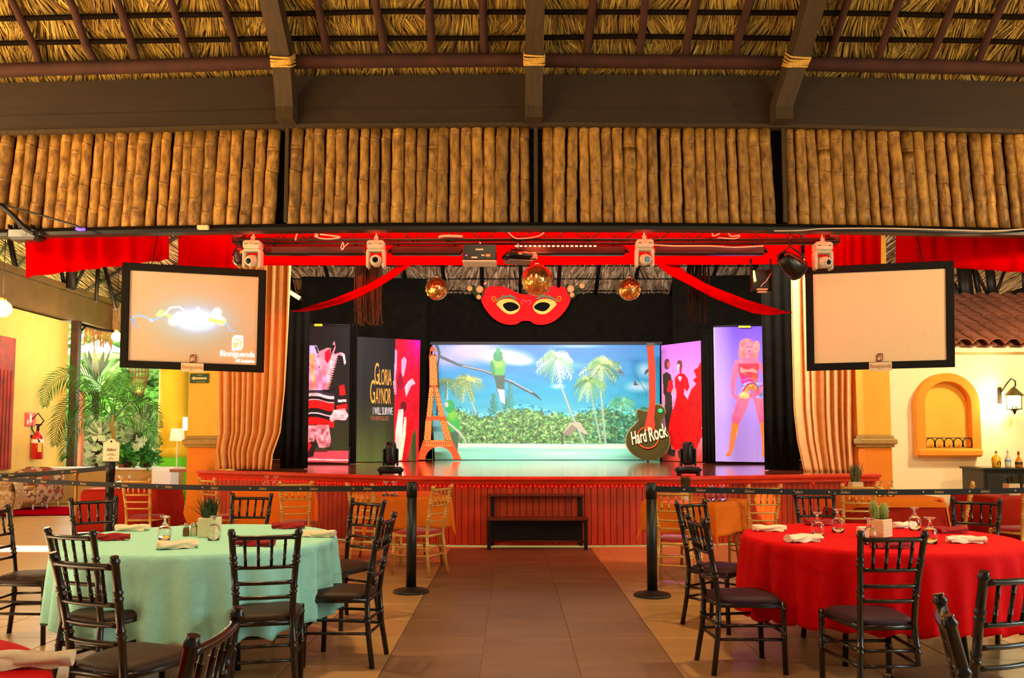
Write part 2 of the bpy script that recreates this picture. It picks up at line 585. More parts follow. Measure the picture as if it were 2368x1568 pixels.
# ---- right wall ----
xr0 = at(2010, 1000, 13.5).x
wr = MB()
wr.box(((xr0 + 12) / 2, 13.65, 1.44), (12 - xr0, 0.3, 2.88))
wall_right = wr.build('wall_right', mt['cream'])
tag(wall_right, 'cream plaster wall with arched niche and lantern', 'wall', kind='structure')
o = MB().box(((xr0 + 12) / 2, 13.47, 2.80), (12 - xr0, 0.1, 0.07), bev=0.01).build('trim_3', mt['cream'])
tag(o, 'thin cornice along the top of the cream wall', 'cornice', kind='structure')
o = MB().box(((xr0 + 12) / 2, 13.48, 0.06), (12 - xr0, 0.06, 0.12)).build('baseboard_right', mt['ochre'])
tag(o, 'ochre baseboard along the cream wall', 'baseboard', kind='structure')

# tile roof over the cream wall
tr = thing('tile_roof', 'sloping clay barrel tile roof above the cream wall', 'roof', (6.4, 13.4, 2.86))
tm = MB()
ang = math.atan(0.5)
def tilefn(u, v):
    a = math.pi * (u)
    r = 0.115 + 0.02 * (1 - v)
    return (-math.cos(a) * r, v * 0.50, math.sin(a) * (0.085 + 0.012 * (1 - v)))
tm.sheet(tilefn, 8, 1)
tm.sheet(lambda u, v: (lambda p: (p[0] * .86, p[1], p[2] * .82))(tilefn(1 - u, v)), 8, 1)
tm.sheet(lambda u, v: tuple(Vector(tilefn(u, 0)) * (1 - v) + Vector((lambda p: (p[0] * .86, p[1], p[2] * .82))(tilefn(u, 0))) * v), 8, 1)
TM = tm.mesh('roof_tile', mt['clay'])
TP = MB().sheet(lambda u, v: (-math.cos(math.pi * u) * 0.11, v * 0.5, -math.sin(math.pi * u) * 0.05), 6, 1).mesh('pan_tile', mt['clay'])
for r in range(6):
    for c in range(15):
        y = r * 0.42
        px_ = at(2208, 700, 13.5 + y).x
        x = 5.9 + c * 0.26 - 6.4
        if x + 6.4 < px_ - 0.35:
            continue
        link_mesh('roof_tile', TM, tr, (x, y * math.cos(ang) - 0.05, y * math.sin(ang) + 0.03 + 0.0), (ang - 0.03, 0, random.uniform(-.02, .02)))
        link_mesh('pan_tile', TP, tr, (x + 0.13, y * math.cos(ang) - 0.02, y * math.sin(ang) + 0.03), (ang - 0.03, 0, 0))

# ---- main roof ----
BY = 9.5                      # the straight edge beam of the main roof
SLOPE = 0.72


def sagz(x):
    return -0.0022 * (x - 0.25) ** 2


ceiling = thing('ceiling', 'palm thatched roof underside with rafters and battens', 'roof', (0.25, BY, 5.0), kind='structure')
zb0 = at(1235, 283, BY).z
zb1 = at(1235, 172, BY).z


def roofpt(x, t, off=0.0):
    """t: metres up the slope from the beam's top, off: below the thatch plane"""
    ca, sa = math.cos(math.atan(SLOPE)), math.sin(math.atan(SLOPE))
    return Vector((x, BY - 0.05 - t * ca - off * sa * 0 + off * -sa, zb1 + 0.18 + t * sa - off * ca + sagz(x)))


def thatch(mb, O, e, up, nrm, width, rows, row_h, per_m, tones, seed=1, wid=(0.018, 0.045), ln=1.55, fan=0.55):
    rr = random.Random(seed)
    O, e, up, nrm = Vector(O), Vector(e).normalized(), Vector(up).normalized(), Vector(nrm).normalized()
    for r in range(rows):
        x = 0.0
        ph = rr.uniform(0, 6)
        while x < width:
            x += rr.uniform(0.4, 1.6) / per_m
            fanang = fan * math.sin(x * 7.0 + ph) + 0.35 * math.sin(x * 2.3 + ph * 2) + rr.gauss(0, 0.13)
            L = row_h * ln * rr.uniform(0.65, 1.1)
            w = rr.uniform(*wid)
            top = O + e * x + up * ((r + 1) * row_h + rr.uniform(-.02, .02)) + nrm * rr.uniform(0.0, 0.02)
            d = (-up * math.cos(fanang) + e * math.sin(fanang))
            s = d.cross(nrm).normalized() * w * 0.5
            tip = top + d * L + nrm * rr.uniform(0.02, 0.065)
            mid = top + d * L * 0.55 + nrm * rr.uniform(0.02, 0.05)
            c = rr.choice(tones)
            k = rr.uniform(0.65, 1.15)
            cc = tuple(v * k for v in lin(c))
            mb.add([top - s * 0.7, top + s * 0.7, mid + s, mid - s, tip + s * 0.2, tip - s * 0.2], [(0, 1, 2, 3), (3, 2, 4, 5)], False, cc)


TONES = [(166, 132, 54), (144, 110, 40), (186, 154, 70), (126, 90, 30), (156, 126, 56), (98, 70, 24), (174, 138, 46)]
sa_, ca_ = math.sin(math.atan(SLOPE)), math.cos(math.atan(SLOPE))
XW = 10.4
tb = MB()
tb.sheet(lambda u, v: roofpt(-XW + 2 * XW * u, -1.3 + 8.5 * v), 24, 10)
# the other half of the gable, behind the camera
_rd = roofpt(0, 7.2)
tb.add([(-XW, _rd.y, _rd.z), (XW, _rd.y, _rd.z), (XW, 2 * _rd.y - BY - 1.0, 4.6), (-XW, 2 * _rd.y - BY - 1.0, 4.6)], [(0, 1, 2, 3)])
tb.build('thatch_backing', mt['thatch_back'], ceiling, world=True)
th = MB()
thatch(th, roofpt(-7.2, -0.9) - Vector((0, 0, sagz(-7.2))), (1, 0, 0), (0, -ca_, sa_), (0, -sa_, -ca_), 14.4, 8, 0.30, 150, TONES, 3, wid=(0.009, 0.026), fan=0.34, ln=1.7)
for i in range(len(th.v)):
    p = th.v[i]
    th.v[i] = (p[0], p[1], p[2] + sagz(p[0]))
o = th.build('palm_leaf', mt['thatch'], ceiling, world=True)
tag(o, kind='stuff')
# battens
for k, t in enumerate((0.31, 0.60, 0.89, 1.18, 1.5, 1.8)):
    MB().tube([roofpt(-XW + 2 * XW * i / 16, t + random.uniform(-.012, .012), 0.12) for i in range(17)], 0.028, 6).build('batten', mt['batten'], ceiling, world=True)
# red brown purlin
pts = [roofpt(-XW + 2 * XW * i / 16, 0.07 + random.uniform(-.008, .008) - .0012 * (-XW + 2 * XW * i / 16) ** 2, 0.19) for i in range(17)]
MB().tube(pts, 0.095, 8, flat=0.8).build('purlin', mt['rafter'], ceiling, world=True)
# thin rafters
for px in (-90, 84, 208, 310, 434, 546, 757, 885, 1000, 1118, 1362, 1478, 1590, 1705, 1925, 2040, 2160, 2270, 2380, 2460):
    b = at(px, 140, BY - 0.3)
    x = b.x
    MB().tube([roofpt(x + random.uniform(-.02, .02), t, 0.145) for t in (0.02, .1, 0.3, 0.7, 1.3, 2.2)], [0.042, .048, .048, .046, .046, .044], 6).build('rafter', mt['rafter'], ceiling, world=True)
# big edge beam, built of straight lengths between the main rafters
xs = [-8.5, at(660, 280, BY).x, at(1235, 280, BY).x, at(1808, 280, BY).x, 8.5]
for i in range(4):
    a, b = xs[i], xs[i + 1]
    za, zb = sagz(a), sagz(b)
    bm = MB()
    O = Vector((a, BY, 0))
    def q(x, y, z):
        s = (x - a) / (b - a)
        return (x, BY + y, z + za + (zb - za) * s)
    vs = [q(a, 0, zb0), q(b, 0, zb0), q(b, .35, zb0), q(a, .35, zb0), q(a, 0, zb1), q(b, 0, zb1), q(b, .35, zb1), q(a, .35, zb1)]
    bm.add(vs, [(0, 3, 2, 1), (4, 5, 6, 7), (0, 1, 5, 4), (1, 2, 6, 5), (2, 3, 7, 6), (3, 0, 4, 7)])
    zm = zb0 + 0.17
    vs = [q(a, -.012, zb0 - .005), q(b, -.012, zb0 - .005), q(b, .0, zb0 - .005), q(a, .0, zb0 - .005), q(a, -.012, zm), q(b, -.012, zm), q(b, .0, zm), q(a, .0, zm)]
    bm.add(vs, [(0, 3, 2, 1), (4, 5, 6, 7), (0, 1, 5, 4), (1, 2, 6, 5), (2, 3, 7, 6), (3, 0, 4, 7)])
    bm.build('edge_beam', mt['beam'], ceiling, world=True)
    # batten strip under the beam
    bs = MB()
    vs = [q(a, -.03, zb0 - .05), q(b, -.03, zb0 - .05), q(b, .1, zb0 - .05), q(a, .1, zb0 - .05), q(a, -.03, zb0 - .006), q(b, -.03, zb0 - .006), q(b, .1, zb0 - .006), q(a, .1, zb0 - .006)]
    bs.add(vs, [(0, 3, 2, 1), (4, 5, 6, 7), (0, 1, 5, 4), (1, 2, 6, 5), (2, 3, 7, 6), (3, 0, 4, 7)])
    bs.build('beam_strip', mt['bigrafter'], ceiling, world=True)
# three main rafters with a bent foot bracket and a rope binding
for (pb, pm, pt) in (((662, 288), (668, 180), (628, 0)), ((1234, 285), (1234, 160), (1236, 0)), ((1808, 288), (1830, 165), (1852, 0))):
    foot = at(pb[0], 270, BY - 0.14)
    knee = at(pm[0], pm[1] + 60, BY - 0.14)
    x = knee.x
    tt = roofpt(x, 0.28, 0.30)
    top = roofpt(x, 3.2, 0.30)
    bm = MB()
    w, d = 0.098, 0.11
    path = [Vector((foot.x, BY - 0.13, zb0 - 0.03 + sagz(x))), Vector((foot.x, BY - 0.13, zb0 + 0.16 + sagz(x))), tt, top]
    rings = []
    for i, p in enumerate(path):
        t = (path[min(i + 1, 3)] - path[max(i - 1, 0)]).normalized()
        nn = Vector((1, 0, 0)).cross(t).normalized()
        rings += [p + Vector((-w, 0, 0)) - nn * d, p + Vector((w, 0, 0)) - nn * d, p + Vector((w, 0, 0)) + nn * d, p + Vector((-w, 0, 0)) + nn * d]
    fs = []
    for i in range(3):
        for k in range(4):
            j = (k + 1) % 4
            fs.append((i * 4 + k, i * 4 + j, i * 4 + 4 + j, i * 4 + 4 + k))
    fs += [(3, 2, 1, 0), (12, 13, 14, 15)]
    bm.add(rings, fs)
    bm.build('main_rafter', mt['bigrafter'], ceiling, world=True)
    rb = MB()
    t = (path[2] - path[1]).normalized()
    nn = Vector((1, 0, 0)).cross(t).normalized()
    for k in range(5):
        c = path[1] + (path[2] - path[1]) * (0.72 + 0.045 * k)
        ww, dd = w + 0.012, d + 0.012
        loop = []
        for a in range(24):
            th_ = 2 * math.pi * a / 24
            ex = max(-1, min(1, 1.35 * math.cos(th_))) * ww
            en = max(-1, min(1, 1.35 * math.sin(th_))) * dd
            loop.append(c + Vector((ex, 0, 0)) + nn * en + Vector((0, 0, 0.012 * math.sin(th_ + k))))
        loop.append(loop[0])
        rb.tube(loop, 0.012, 6, caps=False)
    rb.build('rope_binding', mt['rope'], ceiling, world=True)

# ---- bamboo valance under the beam ----
zt0 = at(1235, 291, BY).z
zt1 = at(1235, 514, BY).z
val = thing('bamboo_valance', 'long row of upright bamboo poles hanging under the brown beam', 'bamboo screen', (0.25, BY, zt1))
mt['bamboo'] = M('dry mottled bamboo', (182, 132, 54), 0.48, rgb2=(100, 62, 18), noise=1.0, scale=10.0, stretch=(1.6, 1.6, 0.7), rand=0.30, bump=0.08, bscale=30, coat=0.05)
H = zt0 - zt1
variants = []
for k in range(12):
    rr = random.Random(100 + k)
    mb = MB()
    path, rad = [], []
    r0 = 0.066 * rr.uniform(0.86, 1.1)
    nodes = sorted([rr.uniform(0.08, 0.3), rr.uniform(0.42, 0.58), rr.uniform(0.75, 0.95)])
    bx, ph = rr.uniform(-.014, .014), rr.uniform(0, 6)
    zs = set([i / 9 for i in range(10)])
    for nd in nodes:
        zs |= {nd - .022, nd - .008, nd, nd + .008, nd + .022}
    kink = {}
    for z in sorted(zs):
        if z < 0 or z > 1:
            continue
        seg = sum(1 for nd in nodes if nd < z)
        off = bx * math.sin(z * 3.4 + ph) + (0.004 * ((seg % 2) * 2 - 1)) * math.sin(z * 8)
        path.append((off, rr.uniform(-.001, .001), z * H))
        d = min(abs(z - nd) for nd in nodes)
        rad.append(r0 * (1.06 if d < 0.004 else 0.985 if d < 0.012 else 1.0) * (1.02 - 0.05 * z))
    mb.tube(path, rad, 12)
    variants.append(mb.mesh('bamboo_pole', mt['bamboo']))
rr = random.Random(4)
x = -7.9
xe = 7.9
vi = 0
while x < xe:
    w = rr.uniform(0.118, 0.148)
    lean = 0.055 * x / 5.2
    me = variants[(vi * 5 + rr.randint(0, 2)) % 12]
    gap = min(abs(x - g) for g in xs[1:4])
    if gap > 0.10:
        link_mesh('bamboo_pole', me, val, (x - 0.25 + lean * H * 0.5, 0.075 + rr.uniform(-.006, .006), sagz(x)),
                  (0, -lean + rr.gauss(0, 0.006), 0), (w / 0.138, w / 0.138, 1.0 + rr.uniform(-.012, .008)))
    x += w
    vi += 1
vb = MB()
vb.sheet(lambda u, v: (-8.0 + 16.0 * u, BY + 0.17, zt1 - 0.01 + v * (H + .06) + sagz(-8.0 + 16.0 * u)), 12, 1)
vb.build('backing_panel', mt['batten'], val, world=True)
for (zz, h, mm) in ((zt1 - 0.03, 0.03, mt['batten']), (zt1 - 0.075, 0.05, mt['black'])):
    tbm = MB()
    tbm.sheet(lambda u, v: (-8.0 + 16.0 * u, BY + 0.0 + 0.0 + (0.02 if h > .04 else 0.0), zz + h * v + sagz(-8.0 + 16.0 * u)), 12, 1)
    tbm.sheet(lambda u, v: (-8.0 + 16.0 * u, BY + 0.02 + .15 * v, zz + sagz(-8.0 + 16.0 * u)), 12, 1)
    tbm.build('bottom_rail', mm, val, world=True)
for g in xs[1:4]:
    MB().box((g + 0.02, BY + 0.02, (zt0 + zt1) / 2), (0.045, 0.03, H), bev=0.006).build('upright_strip', mt['bigrafter'], val, world=True)

# ---- stage ----
SZ = 0.885
front = [(-4.85, 13.25), (-3.83, 12.75), (-3.0, 12.2), (-2.0, 11.6), (-1.04, 11.17), (0.6, 11.08), (2.4, 11.22), (3.7, 11.6), (5.15, 12.0)]


_fc = []
for i in range(len(front) - 1):
    p0, p1, p2, p3 = front[max(i - 1, 0)], front[i], front[i + 1], front[min(i + 2, len(front) - 1)]
    for q in range(40):
        t = q / 40
        _fc.append(tuple(0.5 * ((2 * p1[k]) + (-p0[k] + p2[k]) * t + (2 * p0[k] - 5 * p1[k] + 4 * p2[k] - p3[k]) * t * t + (-p0[k] + 3 * p1[k] - 3 * p2[k] + p3[k]) * t ** 3) for k in range(2)))
_fc.append(front[-1])
_fl = [0.0]
for a, b in zip(_fc, _fc[1:]):
    _fl.append(_fl[-1] + math.dist(a, b))
Ltot = _fl[-1]


def front_at(s):
    """point of the smooth stage front, s in 0..1 by length"""
    return (float(np.interp(s * Ltot, _fl, [p[0] for p in _fc])), float(np.interp(s * Ltot, _fl, [p[1] for p in _fc])))


def front_n(s):
    a, b = front_at(max(0, s - .01)), front_at(min(1, s + .01))
    t = Vector((b[0] - a[0], b[1] - a[1], 0)).normalized()
    return Vector((t.y, -t.x, 0)), math.atan2(t.y, t.x)


stage = thing('stage', 'raised wooden stage with red panelled front and glossy deck', 'stage', (0.3, 15, 0))
mt['deck'] = M('glossy red brown deck', (140, 60, 28), 0.14, noise=0.22, scale=2.0, stretch=(0.5, 5, 1), coat=0.9, bump=0.03, bscale=3)
mt['stagewood'] = M('red stained boards', (180, 56, 14), 0.5, noise=0.2, scale=5, stretch=(4, 4, 0.5), rand=0.10, bump=0.1)
mt['lip'] = M('red stained nosing', (214, 54, 20), 0.3, noise=0.12, scale=5, coat=0.3)
NF = 60
dk = MB()
fr = [front_at(i / NF) for i in range(NF + 1)]
top = [(x, y, SZ) for x, y in fr] + [(5.13, 12.3, SZ), (5.13, 13.86, SZ), (6.6, 13.86, SZ), (6.6, 19.98, SZ), (-5.6, 19.98, SZ), (-5.6, 13.86, SZ), (-4.65, 13.86, SZ), (-4.65, 13.3, SZ)]
n = len(top)
dk.add(top + [(p[0], p[1], SZ - 0.05) for p in top], [tuple(range(n))] + [tuple(reversed(range(n, 2 * n)))] + [(i, i + n, (i + 1) % n + n, (i + 1) % n) for i in range(n)])
dk.build('deck', mt['deck'], stage, world=True)
lp = MB()
prof = [(-0.02, 0.012), (0.10, 0.012), (0.115, -0.005), (0.115, -0.03), (0.09, -0.045), (0.075, -0.05), (0.085, -0.065), (0.07, -0.09), (0.02, -0.10), (-0.02, -0.10)]
vs, fs = [], []
for i in range(NF + 1):
    s = i / NF
    p, (nn, _) = front_at(s), front_n(s)
    for (d, h) in prof:
        vs.append((p[0] + nn.x * d, p[1] + nn.y * d, SZ + h))
m_ = len(prof)
for i in range(NF):
    for k in range(m_):
        fs.append((i * m_ + k, i * m_ + (k + 1) % m_, (i + 1) * m_ + (k + 1) % m_, (i + 1) * m_ + k))
fs += [tuple(range(m_)), tuple(reversed(range(NF * m_, NF * m_ + m_)))]
lp.add(vs, [tuple(reversed(f)) for f in fs], False)
lp.build('nosing', mt['lip'], stage, world=True)
NB = 126
bw = 0.0
bw = Ltot / NB
BM = MB().box((0, 0, (SZ - 0.1) / 2), (bw - 0.006, 0.02, SZ - 0.1), bev=0.004).mesh('board', mt['stagewood'])
for i in range(NB):
    s = (i + 0.5) / NB
    p, (nn, a) = front_at(s), front_n(s)
    link_mesh('board', BM, stage, (p[0] - 0.3, p[1] - 15 + 0.02, 0), (0, 0, a))
bk = MB()
vs, fs = [], []
for i in range(NF + 1):
    p = front_at(i / NF)
    vs += [(p[0], p[1] + 0.05, 0), (p[0], p[1] + 0.05, SZ - 0.05)]
bk.add(vs, [(2 * i, 2 * i + 2, 2 * i + 3, 2 * i + 1) for i in range(NF)])
bk.build('riser_backing', mt['black'], stage, world=True)
led = MB()
for i in range(190):
    s = (i + 0.5) / 190
    if s > 0.78 and i % 9:
        continue
    p, (nn, a) = front_at(s), front_n(s)
    c = (p[0] + nn.x * 0.035, p[1] + nn.y * 0.035, SZ - 0.115 + 0.004 * math.sin(i * 1.7))
    led.ellipsoid(c, (0.010, 0.010, 0.012), 6, 4)
o = led.build('led_string', mt['led_bead'], stage, world=True)
tag(o, kind='stuff')

# ---- black back wall and stage roof ----
wbk = MB().box((0.7, 20.1, 2.87), (14.5, 0.2, 3.97)).build('wall_back', mt['blackcloth'])
tag(wbk, 'black cloth covered wall behind the stage', 'wall', kind='structure')
sr = thing('stage_roof', 'grey brown palm thatch roof behind the black stage wall', 'roof', (0.7, 20.0, 4.8))
GT = [(150, 118, 86), (122, 92, 62), (176, 146, 112), (96, 70, 46), (136, 104, 72)]
sl = MB()
zz0 = 4.72
sl.add([(-7.5, 20.4, zz0), (9, 20.4, zz0), (9, 10.6, zz0 + 5.78), (-7.5, 10.6, zz0 + 5.78)], [(0, 1, 2, 3)])
sl.add([(-13, 10.7, 4.7), (13, 10.7, 4.7), (13, 10.7, 12.0), (-13, 10.7, 12.0)], [(0, 1, 2, 3)])  # unseen upright sheet added to keep the sun off stage and curtains
sl.add([(-13, 9.9, 5.0), (13, 9.9, 5.0), (13, 10.9, 5.0), (-13, 10.9, 5.0)], [(0, 1, 2, 3)])  # unseen strip added to close a sun leak behind the eave
sl.add([(-7.5, 10.7, 4.9), (-7.5, 14.5, 4.9), (-7.5, 14.5, 8.3), (-7.5, 10.7, 10.5)], [(0, 1, 2, 3)])  # unseen side sheet added to stop sun reaching the deck
sl.add([(6.5, 10.7, 9.0), (13, 10.7, 9.0), (13, 22, 6.5), (6.5, 22, 6.5)], [(0, 1, 2, 3)])
sl.build('thatch_backing', mt['thatch_back'], sr, world=True)
th = MB()
u_ = Vector((0, -7.8, 4.6)).normalized()
n_ = Vector((0, -4.6, -7.8)).normalized()
thatch(th, (-7.4, 20.3, zz0), (1, 0, 0), u_, n_, 16.0, 7, 0.42, 60, GT, 9, wid=(0.03, 0.07), fan=0.25)
o = th.build('palm_leaf', mt['thatch'], sr, world=True)
tag(o, kind='stuff')
for i in range(18):
    x = -7.0 + i * 0.9
    MB().tube([Vector((x, 20.3, zz0)) + u_ * t + n_ * 0.06 for t in (0.0, 1.5, 3.4)], 0.045, 6).build('rafter', mt['batten'], sr, world=True)
for t in (0.42, 0.85, 1.3, 1.75):
    MB().tube([Vector((x, 20.3, zz0)) + u_ * t + n_ * 0.05 for x in (-7.4, 0, 8.6)], 0.02, 6).build('batten', mt['batten'], sr, world=True)

# ---- black cloth legs at the stage sides ----
def cloth_leg(px0, px1, py0, py1, Y, label, name='black_cloth_leg', bend=0.0):
    a, b = at(px0, py1, Y), at(px1, py1, Y + bend)
    zt = at(px0, py0, Y).z
    mb = MB()
    wdt = (b - a)
    mb.sheet(lambda u, v: (a.x + wdt.x * u, a.y + wdt.y * u + 0.02 * math.sin(u * 21) * (1 - .5 * v), SZ + 0.01 + (zt - SZ) * v), 40, 4)
    o = mb.build(name, mt['blackcloth'], None, world=True)
    md = o.modifiers.new('thickness', 'SOLIDIFY'); md.thickness = 0.012
    return tag(o, label, 'drape')


cloth_leg(648, 710, 718, 1085, 13.9, 'black cloth drape beside the gathered curtain below the thin light tube')
cloth_leg(1770, 1850, 590, 1092, 13.3, 'black cloth drape between purple banner and tied back curtain')
cloth_leg(806, 822, 735, 1066, 16.4, 'narrow black cloth strip between poncho dancer banner and lettered panel')
cloth_leg(1626, 1656, 775, 1066, 16.9, 'narrow black cloth strip between flamenco banner and purple banner')
cloth_leg(690, 985, 640, 1058, 18.9, 'wide black cloth hanging behind the lettered panel', bend=0.3)
cloth_leg(1560, 1800, 640, 1058, 18.9, 'wide black cloth hanging behind the flamenco banner', bend=-0.2)

# ---- pipes that carry the valances and mirror balls ----
rg = thing('trim_4', 'dark rigging pipes hidden above the red valance', 'rigging', (0.3, 11, 4.25), kind='structure')
for (ya, xa, xb) in ((10.75, -6.2, 6.4), (11.02, -3.7, 4.1), (11.32, -1.5, 2.2)):
    MB().tube([(xa, ya, 4.27), (xb, ya, 4.27)], 0.03, 8).build('pipe', mt['iron'], rg, world=True)
for xa in (-3.4, -1.2, 1.8, 3.8):
    MB().tube([(xa, 9.9, 4.30), (xa, 11.4, 4.30)], 0.025, 8).build('cross_pipe', mt['iron'], rg, world=True)
    MB().tube([(xa, 9.86, 4.27), (xa, 9.8, 5.3)], 0.02, 8).build('drop_rod', mt['iron'], rg, world=True)

# ---- left lounge roof ----
lr = thing('lounge_roof', 'palm thatch roof with steel truss above the yellow wall', 'roof', (-9, 19, 4.8))
e = Vector((0.62, -0.78, 0)).normalized()
hu = Vector((-0.78, -0.62, 0)).normalized()
u2 = (hu + Vector((0, 0, 0.55))).normalized()
n2 = e.cross(u2).normalized()
if n2.z > 0:
    n2 = -n2
O2 = Vector((-13.0, 25.5, 4.75))
sl = MB()
sl.add([O2 + n2 * -.05, O2 + e * 14 + n2 * -.05, O2 + e * 14 + u2 * 9 + n2 * -.05, O2 + u2 * 9 + n2 * -.05], [(0, 1, 2, 3)])
sl.build('thatch_backing', mt['thatch_back'], lr, world=True)
th = MB()
thatch(th, O2, e, u2, n2, 13.5, 12, 0.5, 40, [(196, 156, 112), (160, 122, 82), (226, 194, 156), (110, 78, 50), (180, 138, 90)], 12, wid=(0.04, 0.09), fan=0.2)
o = th.build('palm_leaf', mt['thatch'], lr, world=True)
tag(o, kind='stuff')
for t in (0.5, 1.0, 1.5, 2.0, 2.5, 3.0, 3.5, 4.0, 4.5, 5.0, 5.5):
    MB().tube([O2 + u2 * t + n2 * 0.1, O2 + e * 13.5 + u2 * t + n2 * 0.1], 0.035, 6).build('batten', mt['rafter'], lr, world=True)
# steel truss over the beam
YT = 18.2
def bar(mb, p, q, r):
    mb.tube([p, q], r, 6)
for (p, q, r) in (((40, 640), (20, 540), .06), ((85, 650), (60, 560), .035), ((82, 655), (140, 560), .035), ((165, 668), (168, 560), .12), ((150, 668), (135, 590), .04),
                  ((222, 698), (228, 600), .045), ((268, 715), (240, 610), .045), ((170, 670), (205, 600), .035)):
    MB().tube([at(p[0], p[1], YT), at(q[0], q[1], YT)], r, 8).build('truss_bar', mt['iron'], lr, world=True)
fr_ = MB()
rr = random.Random(5)
for i in range(160):
    a = at(rr.uniform(200, 285), rr.uniform(700, 735), 20.6)
    fr_.tube([a, a + Vector((rr.uniform(-.1, .1), 0, -rr.uniform(.4, .9)))], 0.012, 3, caps=False)
o = fr_.build('thatch_fringe', M('pale thatch fringe', (206, 160, 100), 0.9, noise=0.3, scale=6), lr, world=True)
tag(o, kind='stuff')

# ---- right upper background: steel truss, thatch, pale wall ----
rt = thing('steel_truss', 'dark steel roof truss above the clay tile roof', 'truss', (8, 15.6, 3))
for (p, q, r) in (((2222, 716), (2368, 668), .035), ((2222, 722), (2400, 664), .02), ((2228, 615), (2238, 710), .13), ((2250, 610), (2268, 700), .05),
                  ((2288, 618), (2296, 690), .085), ((2252, 615), (2285, 685), .03), ((2322, 628), (2300, 690), .03), ((2205, 655), (2226, 712), .05), ((2366, 620), (2368, 668), .03)):
    MB().tube([at(p[0], p[1], 15.9), at(q[0], q[1], 15.9)], r, 8).build('truss_bar', mt['iron'], rt, world=True)
pw = MB().box((10.4, 17.2, 3.0), (6.0, 0.15, 2.6)).build('wall_far', M('peach plaster', (246, 196, 126), 0.85, noise=0.06, scale=1.5))
tag(pw, 'peach wall far behind the clay tile roof', 'wall', kind='structure')
rr_ = thing('far_roof', 'pale thatch roof seen behind the dark steel truss', 'roof', (10, 19, 4.5))
e3 = Vector((0.7, 0.7, 0)).normalized()
hu3 = Vector((0.7, -0.7, 0)).normalized()
u3 = (hu3 + Vector((0, 0, 0.55))).normalized()
n3 = e3.cross(u3).normalized()
if n3.z > 0:
    n3 = -n3
O3 = Vector((5.5, 15.5, 4.2))
sl = MB()
sl.add([O3 - n3 * .05, O3 + e3 * 12 - n3 * .05, O3 + e3 * 12 + u3 * 8 - n3 * .05, O3 + u3 * 8 - n3 * .05], [(0, 1, 2, 3)])
sl.build('thatch_backing', mt['thatch_back'], rr_, world=True)
th = MB()
thatch(th, O3, e3, u3, n3, 12, 9, 0.45, 40, [(206, 180, 150), (176, 146, 112), (226, 206, 180), (130, 100, 70)], 15, wid=(0.04, 0.09), fan=0.2)
o = th.build('palm_leaf', mt['thatch'], rr_, world=True)
tag(o, kind='stuff')


